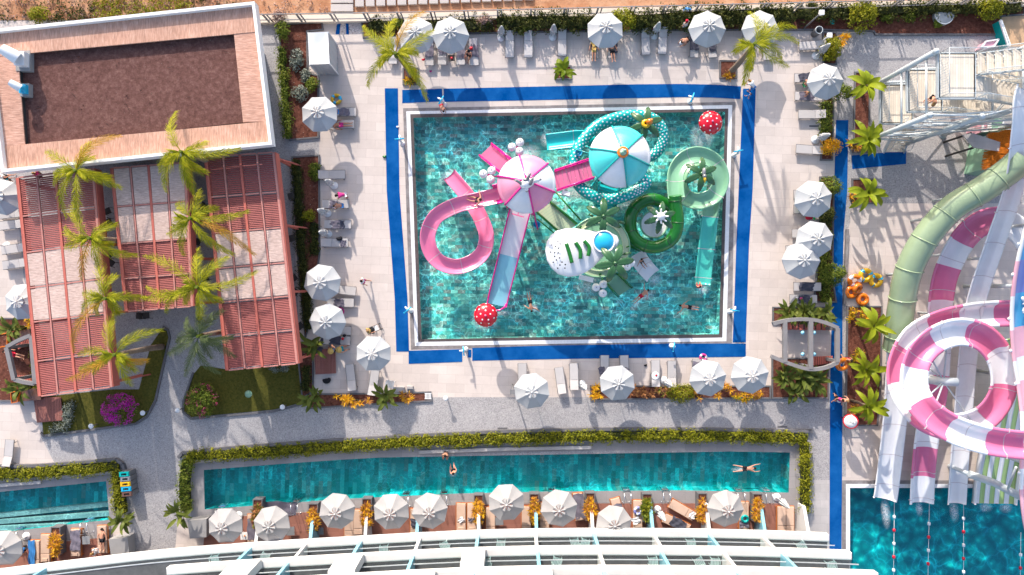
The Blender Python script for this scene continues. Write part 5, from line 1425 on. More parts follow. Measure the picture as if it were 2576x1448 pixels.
# recycling bins
for k, (x, y, m, lab) in enumerate(((312, 1194, 'teal_fg', 'teal lidded recycling bin, first of five by the hedge'), (315, 1206, 'grey_fg', 'grey lidded recycling bin between teal and yellow ones'), (315, 1219, 'yellow_fg', 'yellow lidded recycling bin in the middle of five'), (317, 1231, 'sky', 'light blue lidded recycling bin of five'), (319, 1244, 'brown_fg', 'brown lidded recycling bin, last of five'))):
    c = P(x, y, 1.0); t = thing('recycling_bin', lab, 'bin', (c.x, c.y, 0), radians(4), 'recycling bins by the hedge')
    b = MB(); b.prism([(-.36, -.17), (.36, -.17), (.36, .17), (-.36, .17)], 0, .9); b.build('body', MAT['grey_metal'], t, world=False)
    b = MB(); b.prism([(-.37, -.18), (.37, -.18), (.37, .18), (-.37, .18)], .9, 1.0, [[(-.2, -.08), (.2, -.08), (.2, .08), (-.2, .08)]]); b.prism([(-.33, -.14), (.33, -.14), (.33, .14), (-.33, .14)], 1.0, 1.04, [[(-.2, -.08), (.2, -.08), (.2, .08), (-.2, .08)]]); b.build('lid', MAT[m], t, world=False)
    b = MB(); b.lathe([(.09, .93), (.10, .99), (.07, .99), (.06, .93)], 14); b.build('opening', MAT['dark_int'], t, world=False)
# lamps, bin, covers, drains
def bollard(x, y, lab, m='offwhite', h=.9, lean=0):
    c = P(x, y, h); t = thing('bollard_lamp', lab, 'lamp', (c.x, c.y, 0), 0, 'bollard lamps along the paths')
    b = MB(); b.tube([(0, 0, 0), (0, 0, h - .1)], .045, 10); b.build('post', MAT['grey_metal'], t, world=False)
    b = MB(); b.lathe([(.16, h - .12), (.19, h - .06), (.19, h - .02), (.1, h)], 18); b.build('lamp_head', MAT[m], t, world=False)
bollard(358, 1040, 'bollard lamp beside the magenta bush'); bollard(228, 1073, 'bollard lamp on the lawn kerb near the silver shrubs'); bollard(710, 1025, 'bollard lamp by the lawn with the manhole cover')
bollard(1121, 1003, 'bollard lamp beside the drain cover bed'); bollard(2112, 1008, 'bollard lamp at the broad leaves by the blue mat'); bollard(446, 1033, 'bollard lamp beside the pink flowered bush')
def pole_lamp(x, y, h, lab, m='grey_metal', head='steel'):
    c = P(x, y, h); t = thing('pole_lamp', lab, 'lamp', (c.x, c.y, 0), 0, 'pole lamps')
    b = MB(); b.tube([(0, 0, 0), (0, 0, h)], [.06, .045], 10); b.build('pole', MAT[m], t, world=False)
    b = MB(); b.box((0, 0, h + .06), (.34, .34, .14)); b.lathe([(.16, h - .14), (.15, h - .02)], 12); b.build('lamp_head', MAT[head], t, world=False)
pole_lamp(2066, 33, 3.0, 'white headed pole lamp in the fence bed by the trash bin', head='white')
pole_lamp(1289, 986, 3.6, 'dark slim pole lamp next to the lone path parasol', head='grey_metal')
pole_lamp(2086, 90, 1.6, 'small pole lamp rising from the leaves near the trash bin', 'offwhite', 'white')
c = P(2061, 76, .9); t = thing('trash_bin', 'dark round trash bin beside the topmost side lounger', 'bin', (c.x, c.y, 0))
b = MB(); b.lathe([(.25, 0), (.29, .85), (.30, .9), (.24, .9), (.22, .3)], 20); b.build('body', MAT['grey_metal'], t, world=False)
b = MB(); b.torus((0, 0, .9), .27, .03, 20, 8); b.build('rim', MAT['steel'], t, world=False)
c = P(2377, 37, .5); t = thing('tank_cover', 'large round white tank lid in the mulch by the fence', 'tank lid', (c.x, c.y, 0))
b = MB(); b.lathe([(.72, 0), (.72, .42), (.66, .5), (.02, .54)], 32); b.build('lid', MAT['parasol'], t, world=False); b = MB(); b.torus((0, 0, .46), .69, .04, 32, 8); b.build('rim', MAT['white'], t, world=False)
b = MB(); b.lathe([(.28, .03), (.28, .05), (.01, .055)], 28); c = P(625, 992, .04); tag(b.build('manhole_cover', MAT['mint'], None, (c.x, c.y, 0), False), 'round grey green manhole cover set in the lawn', 'manhole cover')
c = P(2122 - 1, 84, .05); b = MB(); b.box((0, 0, .1), (.3, .42, .12)); b.box((0, 0, .17), (.22, .34, .03)); c = P(2093, 55, .1); tag(b.build('valve_box', MAT['teal_fg'], None, (c.x, c.y, 0), False), 'small teal valve box in the fence bed', 'valve box')
for x, y, lab in ((1077, 997, 'square white drain grille in the yellow shrub bed'), (1464, 985 + 120, 'long drain slot in the path above the hedge')):
    c = P(x, y, .1); t = MB()
    for k in range(5): t.box((-.2 + .1 * k, 0, .13), (.06, .4, .03))
    t.box((0, .21, .125), (.52, .04, .05)); t.box((0, -.21, .125), (.52, .04, .05))
    if y < 1000: tag(t.build('drain_grille', MAT['white'], None, (c.x, c.y, 0), False), lab, 'drain')
for x, y, lab in ((1451, 1079, 'narrow drain slot on the path above the middle of the hedge'), (1475 + 20 + 0, 94, 'drain slot on the deck by the bush parasol'), (1798 + 170, 1074, 'narrow drain slot on the path near the hedge corner'), (2048, 318, 'drain slot below the bare side lounger'), (1264, 1078, 'narrow drain slot on the sunlit path')):
    c = P(x, y, 0); b = MB(); b.box((0, 0, .012), (.75, .12, .014)); 
    for k in range(7): b.box((-.3 + .1 * k, 0, .022), (.05, .09, .008))
    tag(b.build('drain_slot', MAT['kerb'], None, (c.x, c.y, 0), False), lab, 'drain', 'drain slots in the paving')
# little step blocks by the plastic chair
for x, y, s, lab in ((1003, 983, .55, 'larger grey step block by the plastic chair'), (1031, 977, .3, 'smaller grey step block by the plastic chair')):
    c = P(x, y, .2); b = MB(); b.box((0, 0, .1), (s * 1.6, s, .2)); b.box((0, s * .15, .24), (s * 1.5, s * .6, .1)); tag(b.build('step_block', MAT['lightstone'], None, (c.x, c.y, 0), False), lab, 'step')

# spray posts round the play pool
def spray_post():
    t = thing('spray_post', '', 'spray post', (0, 0, 0))
    b = MB(); b.lathe([(.2, 0), (.2, .04), (.11, .09), (.08, .8), (.1, .9)], 16); b.build('pedestal', MAT['white'], t, world=False)
    b = MB(); b.tube([(0, 0, .85), (0, .06, 1.05), (0, .2, 1.15), (0, .42, 1.15)], [.09, .09, .08, .05], 12); b.build('swan_neck', MAT['white'], t, world=False)
    b = MB(); b.tube([(-.33, .1, 1.2), (.33, .1, 1.2)], .055, 10); b.tube([(-.33, .1, 1.2), (-.38, .1, 1.2)], .07, 10); b.build('barrel', MAT['sky'], t, world=False)
    return t
put_many(spray_post, [
    (1114, 255, 60, 'white and blue spray post beside the bending boy'), (1007, 355, 5, 'white and blue spray post on the pergola side, near the fence end'), (1744, 248, 70, 'white and blue spray post near the red mushroom by the fence'),
    (1857, 385, 10, 'white and blue spray post facing the pale green spiral'), (1029, 783, 40, 'white and blue spray post on the pergola side, near the hotel end'), (1170, 882, 95, 'white and teal spray post between two blue mats'),
    (1846, 785, -10, 'white and blue spray post near the pool corner with swimmer'), (1697, 873, 80, 'white and blue spray post on the hotel side blue mat'),
], 'spray posts round the play pool', lambda i: (V((P(i[0], i[1], 1).x, P(i[0], i[1], 1).y, 0)), radians(i[2]), i[3]))
# pool ladders
def ladder():
    t = thing('pool_ladder', '', 'pool ladder', (0, 0, 0))
    for x in (-.25, .25):
        b = MB(); b.tube([(x, -.75, 0), (x, -.75, .55), (x, -.66, .78), (x, -.4, .85), (x, .1, .7), (x, .2, .3), (x, .2, -.9)], .022, 8); b.build('hand_rail', MAT['chrome'], t, world=False)
        b = MB(); b.lathe([(.06, .0), (.06, .02), (.03, .04)], 10, (x, -.75, 0)); b.build('foot_plate', MAT['chrome'], t, world=False)
    for z in (.05, -.25, -.55):
        b = MB(); b.box((0, .2, z), (.5, .1, .03)); b.build('tread', MAT['chrome'], t, world=False)
    return t
put_many(ladder, [(560, 1281, 3, 'steel pool ladder at the lawn end of the lap pool'), (747, 1267, 3, 'steel pool ladder beside the large mauve blanket'), (1022, 1249, 2, 'steel pool ladder behind the close pair of terrace parasols, lawn side'), (1117, 1246, 2, 'steel pool ladder beside the uncovered pair of loungers'),
    (1388, 1239, 0, 'steel pool ladder behind the parasol with the tilted lounger'), (1575, 1239, 0, 'steel pool ladder near the pair of sandals'), (1672, 1238, 0, 'steel pool ladder near the folded blue grey parasol'), (1857, 1239, 0, 'steel pool ladder behind the parasol with the teal ring'), (1927, 1240, 0, 'steel pool ladder next to the last yellow planter'), (225, 1314, 6, 'steel pool ladder of the small pool by the towel lounger'), (50, 1336, 8, 'steel pool ladder of the small pool at the picture edge')],
    'steel pool ladders', lambda i: (V((P(i[0], i[1], 0).x, P(i[0], i[1], 0).y, 0)), radians(i[2]), i[3]))
for s_ in ('parasol', 'terrace_parasol', 'folded_parasol'): tilt_all(s_)
bake_skins()
# ------------------------------------------------------------------ plants
def leaf_quads(b, p, nrm, size, r, mi=0):
    """one small pointed leaf, tilted at random about the given facing"""
    n = (nrm + V((r.uniform(-.7, .7), r.uniform(-.7, .7), r.uniform(-.4, .7)))).normalized()
    t = n.cross(V((r.uniform(-1, 1), r.uniform(-1, 1), r.uniform(-1, 1))))
    if t.length < .05: t = V((1, 0, 0))
    t.normalize(); s = n.cross(t); L = size * r.uniform(.7, 1.35); w = L * .30
    b.add([p - t * L * .5, p + s * w - n * .0, p + t * L * .5, p - s * w], [(0, 1, 2, 3)], mi)

def clump(b, c, rad, n, size, r, mi=0, flat=.8, up=-.25):
    for _ in range(n):
        z = r.uniform(up, 1); a = r.random() * 2 * pi; q = sqrt(max(0, 1 - z * z))
        d = V((q * cos(a), q * sin(a), z)); k = rad * (r.uniform(.72, 1.12))
        leaf_quads(b, c + V((d.x * k, d.y * k, d.z * k * flat)), d, size, r, mi)

def hedge(pts, w, h, lab, m='hedge', dens=1.0, size=.12, cat='hedge', name='hedge', seed=1, ragged=.12, base=0.0, core=True):
    r = random.Random(seed); L = [P(x, y, h * .8) for x, y in pts]; L = [V((p.x, p.y, 0)) for p in L]
    c = L[len(L) // 2]
    t = thing(name, lab, cat, (c.x, c.y, base))
    b = MB(); k = MB()
    for i in range(len(L) - 1):
        a, e = L[i], L[i + 1]; d = e - a; ln = d.length; d.normalize(); s = V((-d.y, d.x, 0))
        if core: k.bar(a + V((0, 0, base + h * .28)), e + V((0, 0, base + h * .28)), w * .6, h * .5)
        for _ in range(int(ln * 34 * dens * max(1, w))):
            p = a + d * r.random() * ln + s * r.uniform(-.5, .5) * w * 0.86
            off = abs((p - a).dot(s)) / (w / 2)
            zz = base + h * (1 - .28 * off * off) * r.uniform(.62, 1.0)
            clump(b, p + V((0, 0, zz - .18)) + s * r.uniform(-ragged, ragged), r.uniform(.16, .27), int(15 * dens ** .3), size, r)
    b.build('foliage', MAT[m], t)
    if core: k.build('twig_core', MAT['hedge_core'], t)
    return t

def shrub(x, y, rx, ry, h, m, lab, n=26, size=.13, name='shrub', cat='shrub', seed=None, m2=None, share=.3, gr=None, trunk=True):
    r = random.Random(seed or int(x * 13 + y * 7)); c = P(x, y, h * .7); c = V((c.x, c.y, 0))
    t = thing(name, lab, cat, c, 0, gr); b = MB()
    for k in range(int(n * 2.4)):
        a = r.random() * 2 * pi; q = sqrt(r.random()); z = h * (.45 + .5 * (1 - q * q) * r.uniform(.6, 1.05))
        mi = 1 if (m2 and r.random() < share) else 0
        clump(b, c + V((rx * q * cos(a), ry * q * sin(a), z)), r.uniform(.18, .32) * min(1, (rx + ry) * .8 + .35), 26, size, r, mi)
    b.build('foliage', [MAT[m], MAT[m2 or m]], t)
    if trunk:
        s = MB()
        for k in range(5):
            a = k * 1.3 + r.random(); s.tube([c, c + V((rx * .3 * cos(a), ry * .3 * sin(a), h * .4)), c + V((rx * .6 * cos(a), ry * .6 * sin(a), h * .75))], [.05, .035, .015], 5)
        s.build('stem', MAT['bark'], t)
    return t

def spiky(x, y, rx, ry, h, m, lab, n=220, seed=None, name='spiky_plant', m2=None, base=0.0, ln=.38, gr=None, cat='plant'):
    """fine pointed leaves in tufts (the yellow planters)"""
    r = random.Random(seed or int(x * 3 + y)); c = P(x, y, base + h * .6); c = V((c.x, c.y, base)); t = thing(name, lab, cat, c, 0, gr); b = MB()
    tufts = [V((rx * sqrt(r.random()) * cos(a), ry * sqrt(r.random()) * sin(a), h * r.uniform(.35, .8))) for a in [r.random() * 6.28 for _ in range(max(4, n // 16))]]
    for k in range(n):
        p = c + r.choice(tufts); a = r.random() * 6.28; e = r.uniform(.15, 1.3)
        b.blade(p, V((cos(a) * cos(e), sin(a) * cos(e), sin(e))), ln * r.uniform(.7, 1.2), .06, 1.1, 3, 1 if (m2 and r.random() < .4) else 0)
    b.build('leaves', [MAT[m], MAT[m2 or m]], t)
    s = MB()
    for q in tufts[:8]: s.tube([c, c + V((q.x * .6, q.y * .6, q.z * .6)), c + q], [.02, .016, .01], 5)
    s.build('stem', MAT['bark'], t)
    return t

def broad(x, y, h, n, ln, wd, m, lab, seed=None, name='banana_plant', cat='banana plant', stem=True, gr='banana plants beside the slides', spread=.25, droop=1.5, e0=.35, e1=1.15):
    r = random.Random(seed or int(x * 5 + y)); c = P(x, y, h); c = V((c.x, c.y, 0))
    t = thing(name, lab, cat, c, 0, gr)
    if stem:
        b = MB(); b.tube([c, c + V((.03, .02, h * .5)), c + V((0, 0, h))], [.12, .10, .06], 8); b.build('stem', MAT['bark'], t)
    for k in range(n):
        a = 2 * pi * k / n * 1.0 + r.uniform(-.35, .35); e = r.uniform(e0, e1)
        d = V((cos(a) * cos(e), sin(a) * cos(e), sin(e)))
        o = c + V((r.uniform(-spread, spread), r.uniform(-spread, spread), h * r.uniform(.75, 1.0))) if not stem else c + V((0, 0, h * r.uniform(.85, 1.02)))
        b = MB(); L = ln * r.uniform(.75, 1.15)
        if not stem: b.tube([c + V((o.x - c.x, o.y - c.y, 0)) * .4, o], .018, 5)
        b.tube([o, o + d * .25], .022, 5)
        b.blade(o + d * .2, d, L, wd * r.uniform(.8, 1.15), droop * r.uniform(.7, 1.2), 8, 0, .16)
        b.build('leaf', MAT[m], t)
    return t

def palm(cx, cy, h, tips, lab, m='palm', base=None, dry=(), seed=1):
    """feather palm: crown seen at cx, cy at height h; tips: where each frond ends, with how far it has drooped"""
    r = random.Random(seed); C = P(cx, cy, h); g = V((C.x, C.y, 0)) if base is None else P(base[0], base[1], 0)
    t = thing('palm_tree', lab, 'palm', g, 0, 'feather palms')
    b = MB(); n = 10
    b.tube([g.lerp(V((C.x, C.y, h - .3)), k / n) + V((0, 0, 0)) + V((.12 * sin(k / n * pi), .06 * sin(k / n * pi), 0)) for k in range(n + 1)], [.24 - .1 * k / n + .012 * (k % 2) for k in range(n + 1)], 10)
    b.build('trunk', MAT['trunk'], t)
    b = MB(); b.tube([C + V((0, 0, -.45)), C + V((0, 0, .25))], [.17, .1], 10); b.build('crown_shaft', MAT['shrub'], t)
    tips = list(tips) + [(cx + 26 * cos(a), cy + 26 * sin(a), -.35) for a in (.4, 3.3)]
    for i, tp in enumerate(tips):
        x, y = tp[0], tp[1]; dz = tp[2] if len(tp) > 2 else r.uniform(.6, 1.5)
        x += r.uniform(-9, 9); y += r.uniform(-9, 9); E = P(x, y, h - dz); ln = (E - C).length
        mid = C.lerp(E, .5) + V((0, 0, .28 * ln + .2 * dz))
        s = r.choice((-1, 1)) * r.uniform(.08, .26) * ln; side0 = (E - C).cross(V((0, 0, 1))).normalized()
        mid = mid + side0 * s
        b = MB(); N = 15
        path = [C * (1 - u) ** 2 + mid * 2 * u * (1 - u) + E * u * u for u in [k / N for k in range(N + 1)]]
        b.tube(path, [.035 - .028 * k / N for k in range(N + 1)], 5)
        NL = int(46 + ln * 9)
        for k in range(NL):
            u = .10 + .90 * (k + r.random() * .6) / NL; f = u * N; j = min(N - 1, int(f)); p = path[j].lerp(path[j + 1], f - j)
            tg = (path[j + 1] - path[j]).normalized(); sd = tg.cross(V((0, 0, 1))).normalized()
            for sg in (-1, 1):
                d = (tg * (.85 + .4 * u) + sd * sg * (.85 - .3 * u) + V((.10, -.12, r.uniform(-.3, .4)))).normalized()
                L = (.28 + .46 * sin(pi * min(1, u * .9 + .08))) * r.uniform(.55, 1.3)
                q1 = p + d * L * .55; d2 = (d + V((0, 0, -.75 + r.uniform(-.25, .15))) + tg * .25).normalized(); q2 = q1 + d2 * L * .5
                wv = (tg - d * tg.dot(d)).normalized() * r.uniform(.008, .015)
                o = len(b.v)
                b.add([p - wv * .6, p + wv * .6, q1 + wv, q1 - wv, q2], [(0, 1, 2, 3), (3, 2, 4)])
        b.build('frond', MAT['palm_dry'] if i in dry else MAT[m], t)
    return t

# hedges
hedge([(466, 1151), (633, 1143), (858, 1127), (1058, 1114), (1292, 1107), (1492, 1101), (1717, 1099), (1917, 1102), (2034, 1107)], .95, .75, 'long clipped green hedge running along the lap pool', seed=2)
hedge([(466, 1160), (458, 1220), (462, 1290)], 1.15, .8, 'dark short hedge closing the lawn end of the lap pool', 'shrub', seed=3)
hedge([(2029, 1118), (2031, 1200), (2029, 1292)], .95, .8, 'bright short hedge closing the slide end of the lap pool', 'hedge', seed=4)
hedge([(-60, 1198), (60, 1195), (180, 1187), (290, 1177)], 1.0, .75, 'green hedge along the path side of the small pool', seed=5)
hedge([(288, 1190), (292, 1240), (298, 1296)], 1.15, .85, 'green hedge behind the recycling bins', 'hedge', seed=6)
hedge([(706, 120), (712, 220), (722, 345)], .62, .7, 'dark ivy hedge along the building walkway', 'shrub', seed=7, ragged=.2)
hedge([(744, 402), (748, 520), (757, 640), (768, 740), (772, 830)], .68, .6, 'dark ivy hedge beside the near pergola', 'hedge_dark', seed=8, ragged=.2)
hedge([(768, 925), (766, 985)], .6, .6, 'short dark hedge beside the red platform', 'hedge_dark', seed=9)
hedge([(172, 1010), (166, 1050), (160, 1078), (122, 1084)], .7, .5, 'silvery clipped shrub border around the red platform', 'silver', seed=10, size=.1)
hedge([(2084, 95), (2088, 150)], .8, .8, 'green creeping hedge at the topmost side lounger', 'hedge', seed=11, ragged=.3)
hedge([(2083, 255), (2080, 345)], .85, .7, 'green creeping hedge behind the seated bathers', 'shrub', seed=12, ragged=.3)
hedge([(2078, 520), (2080, 600), (2076, 680), (2084, 760)], .75, .7, 'long creeping hedge behind the overlapping parasols', 'shrub', seed=13, ragged=.3)
hedge([(788, 560), (790, 640)], .5, .4, 'low dark plants by the ivy row loungers', 'hedge_dark', seed=14, size=.14)
hedge([(88, 850), (84, 900), (92, 975)], .7, 1.2, 'bright green hedge between pergola and slanted shelter frame', 'bush', seed=15)
# climbers along the fence
hedge([(925, 62), (1000, 60), (1100, 62), (1240, 58)], .9, .9, 'sparse dark climbers on the fence behind the palm', 'hedge_dark', .6, .15, seed=20, ragged=.5)
hedge([(1250, 52), (1400, 48), (1500, 52)], 1.25, 1.2, 'thick dark climbers on the fence behind the bare loungers', 'hedge_dark', .9, .15, seed=21, ragged=.5)
hedge([(1590, 50), (1717, 40), (1860, 36), (2000, 30)], 1.4, 1.3, 'long dark climbing hedge on the fence behind the two in white', 'hedge_dark', .9, .15, seed=22, ragged=.5)
hedge([(2010, 28), (2150, 22), (2330, 16), (2576, 12)], 1.1, 1.1, 'dark climbers on the fence above the slide tower', 'hedge_dark', .7, .15, seed=23, ragged=.5)
# single shrubs
for a in [
    (1568, 48, .95, .8, 1.9, 'bush', 'bright yellow green bush touching a fence parasol', 34, .13), (2177, 36, 1.0, 1.2, 1.9, 'bush', 'tall yellow green bush in the fence mulch above the banana bed', 34, .13),
    (2497, 18, .9, .8, 1.5, 'bush', 'yellow green bush at the fence above the sand patch', 26, .13), (95, 36, .7, .45, .9, 'bush', 'small bright bush beyond the fence corner', 18, .12),
    (2100, 690, .95, .75, 1.6, 'shrub', 'rounded green bush overhanging the long blue mat', 34, .12), (2093, 470, .75, .7, 1.4, 'shrub', 'green bush between mat and upper side parasol', 24, .12),
    (2120, 230, .8, .55, 1.4, 'shrub', 'green bush reaching towards the banana plant', 22, .12), (2082, 540, .6, .6, 1.2, 'hedge_dark', 'dark bush at the tail of the green inflatable', 18, .12),
    (1715, 991, .95, .6, 1.1, 'hedge', 'dense green bush in the rusty shrub bed', 30, .11), (2100, 120, .5, .8, 1.3, 'bush', 'light thin bush beside the topmost lounger', 16, .12),
    (2091, 370, .7, .55, .9, 'croton', 'yellow shrub at the end of the creeping hedge', 20, .12), (700, 45, .4, .55, 1.2, 'dry', 'leafless brownish shrub at the fence corner by the building', 16, .1),
    (710, 75, .5, .7, 1.2, 'shrub', 'green bush at the fence corner by the building', 18, .12), (1218, 52, .5, .4, .9, 'dry', 'bare twiggy shrub in the fence bed', 12, .1),
    (745, 150, .45, .7, .5, 'silver', 'silvery plant in the mulch by the ivy hedge', 14, .13), (755, 235, .5, .5, .4, 'silver', 'pale silvery plant lower in the same mulch', 12, .13), (785, 215, .45, .5, .5, 'shrub', 'yellowish green plant by the deck parasol', 12, .12),
    (768, 190, .3, .4, .4, 'silver', 'small silvery tuft in the mulch behind the cabana', 8, .12), (775, 545, .4, .35, .5, 'bush', 'small yellow green plant in the ivy bed', 9, .12), (790, 430, .4, .6, .5, 'shrub', 'leafy plant at the end of the long mulch bed', 12, .13),
    (2045, 15, .4, .3, .6, 'hedge_dark', 'tiny bush at the fence post', 6, .12), (690, 928, .3, .25, .4, 'silver', 'small silver shrub below the near pergola', 6, .1), (714, 927, .25, .25, .4, 'silver', 'second small silver shrub below the near pergola', 6, .1),
]: shrub(*a)
for a in [(1000, 62, .5, .4, .7, 'sparse bush behind the palm at the fence'), (1320, 74, .4, .3, .6, 'low bush behind the pair of bare loungers'), (2290, 40, .4, .3, .6, 'low bush in the mulch left of the tank lid'), (2232, 44, .35, .3, .5, 'low bush in the mulch near the tall yellow green one'), (2360, 58, .25, .3, .4, 'tiny bush touching the tank lid'), (1740, 66, .4, .35, .7, 'low bush near the two in white')]:
    shrub(a[0], a[1], a[2], a[3], a[4], 'shrub', a[5], 10, .12, gr='low bushes in the fence bed')
t = shrub(294, 1032, 1.25, 1.05, 1.4, 'magenta', 'round magenta flowering bush on the lawn', 46, .12, 'flowering_bush', 'bush', m2='shrub', share=.25)
t = shrub(503, 1010, 1.15, 1.2, 1.4, 'shrub', 'round green bush with pink blossoms on the lawn edge', 50, .12, 'flowering_bush', 'bush', m2='pink_flower', share=.16)
for x, y, rx, ry, m, m2, lab in [
    (865, 1009, .7, .5, 'croton', 'croton', 'yellow shrub first in the narrow bed by the deck corner'), (900, 1008, .9, .55, 'croton', 'croton_red', 'orange yellow shrub second in the narrow bed'), (1015, 1000, .6, .45, 'croton', 'croton_red', 'small amber shrub near the drain cover'),
    (1502, 988, .55, .5, 'croton', 'croton', 'orange shrub beside the dark parasol'), (1585, 985, .6, .35, 'croton_red', 'croton_red', 'rusty shrub just past the dark parasol'), (1625, 988, .6, .4, 'croton_red', 'croton_red', 'rusty shrub in the middle of the bed'), (1668, 985, .5, .4, 'croton_red', 'shrub', 'rusty shrub next to the dense green bush'),
    (1755, 990, .6, .45, 'croton_red', 'croton', 'orange shrub past the dense green bush'), (1818, 985, .7, .5, 'croton', 'croton_red', 'orange shrub between the last two deck parasols'), (1868, 1000, .7, .5, 'croton', 'bush', 'yellow shrub in front of the last deck parasol'), (1905, 990, .5, .4, 'croton_red', 'croton', 'red orange shrub by the broad leaf bed'),
    (2155, 800, .8, .8, 'croton', 'bush', 'yellow flowering plants round the upper banana of the big bed'), (2160, 905, .6, .6, 'bush', 'croton', 'yellow green plants in the middle of the big banana bed'), (2155, 1040, .55, .6, 'croton_red', 'croton', 'rusty plants in front of the lower banana'), (2152, 498, .5, .5, 'croton', 'croton_red', 'amber plants in the square banana bed'), (2150, 362, .5, .4, 'croton', 'croton_red', 'amber plants at the end of the long banana bed'),
    (2120, 100, .4, .5, 'croton', 'croton', 'thin yellow shrub beside the fence bed corner'), (1032, 205, .4, .25, 'croton', 'shrub', 'small yellow plants in the palm planter'), (1837, 190, .4, .2, 'croton_red', 'croton', 'small rusty plants in the bent palm planter'),
    (80, 808, .4, .4, 'croton', 'shrub', 'yellow plants at the orange box near the parasol'),
]: spiky(x, y, rx, ry, .6, m, lab, 130, m2=m2, name='yellow_shrub', base=.09, gr='yellow and rusty shrubs in the beds')
# banana plants
for x, y, h, lab, sd in [(2182, 215, 3.0, 'banana plant at the tower end of the long bed', 1), (2182, 350, 2.6, 'banana plant by the foot of the tower stairs', 2), (2184, 486, 2.6, 'banana plant alone in the square bed', 3), (2200, 820, 2.6, 'banana plant reaching towards the sage tube slide', 4), (2182, 930, 2.4, 'banana plant in the middle of the big bed', 5), (2184, 1022, 2.6, 'banana plant beside the round red sign', 6)]:
    broad(x, y, h, 15, 1.45, .44, 'banana', lab, sd, droop=1.9, e0=.15, e1=1.2)
broad(1417, 176, 1.5, 14, .95, .34, 'banana', 'broad leaved plant in the square deck planter', 7, 'broad_leaved_plant', 'plant', False, None)
for x, y, h, n, ln, lab in [
    (1985, 790, 1.1, 16, .9, 'broad leaved clump on the pool side of the curved shelter'), (2030, 785, 1.2, 18, .95, 'broad leaved clump above the curved shelter roof'), (2070, 790, 1.1, 14, .9, 'broad leaved clump near the blue mat and curved shelter'),
    (1975, 945, 1.2, 18, .95, 'big dark leaved clump below the curved shelter, parasol side'), (2020, 950, 1.3, 20, 1.0, 'big dark leaved clump below the curved shelter, middle'), (2060, 955, 1.2, 18, .95, 'big dark leaved clump below the curved shelter, mat side'), (2000, 985, 1.0, 14, .8, 'low leafy clump at the path edge below the shelter'),
    (786, 870, 1.8, 10, 1.0, 'broad leaves hanging over the red platform'), (787, 1003, 1.7, 12, 1.0, 'broad leaved plant at the start of the yellow shrub bed'), (968, 1000, 1.1, 12, .85, 'broad leaves among the yellow shrubs'), (447, 1292, 1.8, 10, 1.0, 'broad leaves at the end of the dark lap pool hedge'),
    (305, 1310, 1.3, 12, .95, 'broad leaves over the grey block by the small pool'), (32, 828, 1.5, 12, .9, 'broad leaves above the upper orange box'), (45, 978, 1.5, 12, .9, 'broad leaves above the lower orange box')]:
    broad(x, y, h, int(n * 1.6), ln, .3, 'strelitzia', lab, None, 'broad_leaved_plant', 'plant', False, None, .35, 1.3, .3, 1.2)
# feather palms
palm(192, 430, 6.8, [(107, 377), (233, 358), (310, 347), (283, 437), (296, 478), (140, 432), (172, 540), (190, 556), (130, 470), (245, 400)], 'feather palm with one dead frond over the reed roof edge', 'palm', dry=(2,), seed=1)
palm(457, 383, 7.2, [(436, 288), (603, 383), (523, 363), (410, 430), (420, 475), (512, 443), (470, 480), (495, 490), (405, 400)], 'feather palm with a frond hooked over the dark roof gravel', 'palm', seed=2)
palm(480, 550, 6.4, [(623, 534), (423, 597), (585, 636), (632, 650), (505, 482), (463, 650), (420, 570), (540, 520), (440, 510)], 'feather palm leaning on the near pergola corner', 'palm', dry=(3,), seed=3)
palm(227, 600, 6.4, [(300, 566), (153, 628), (185, 490), (350, 640), (197, 700), (250, 690), (160, 580), (290, 610)], 'feather palm between two pergolas with an orange tipped frond', 'palm', dry=(4,), seed=4)
palm(497, 723, 6.6, [(363, 716), (650, 690), (367, 636), (490, 632), (413, 795), (567, 640), (500, 815), (460, 770), (560, 760), (350, 740)], 'feather palm with the widest star shaped crown', 'palm', seed=5)
palm(267, 752, 6.4, [(200, 740), (250, 640), (307, 785), (187, 880), (365, 760), (240, 800), (290, 700), (215, 790)], 'feather palm over the reed panels of the lawn side pergola', 'palm', dry=(3,), seed=6)
palm(290, 893, 6.2, [(413, 828), (187, 898), (157, 965), (372, 905), (333, 965), (297, 783), (350, 930), (230, 940), (200, 925)], 'feather palm at the lawn end of the pergola, bright green', 'palm', dry=(2, 3), seed=7)
palm(500, 846, 5.8, [(413, 898), (473, 957), (597, 893), (553, 937), (565, 775), (513, 762), (475, 800), (440, 860), (530, 900), (580, 850)], 'dark blue green feather palm between the lawns', 'palm_dark', seed=8)
palm(995, 136, 7.0, [(915, 72), (929, 212), (1095, 82), (1072, 247), (1002, 42), (1062, 22), (940, 110), (1040, 200), (950, 160), (1050, 130)], 'feather palm in a square planter reaching over fence parasols', 'palm', (1034, 194), dry=(5,), seed=9)
palm(1897, 112, 5.6, [(2004, 68), (1992, 168), (1864, 222), (1886, 22), (2004, 114), (1840, 135), (1930, 60), (1960, 150), (1880, 180)], 'bent feather palm at the fence corner of the pool deck', 'palm', (1836, 184), seed=10)
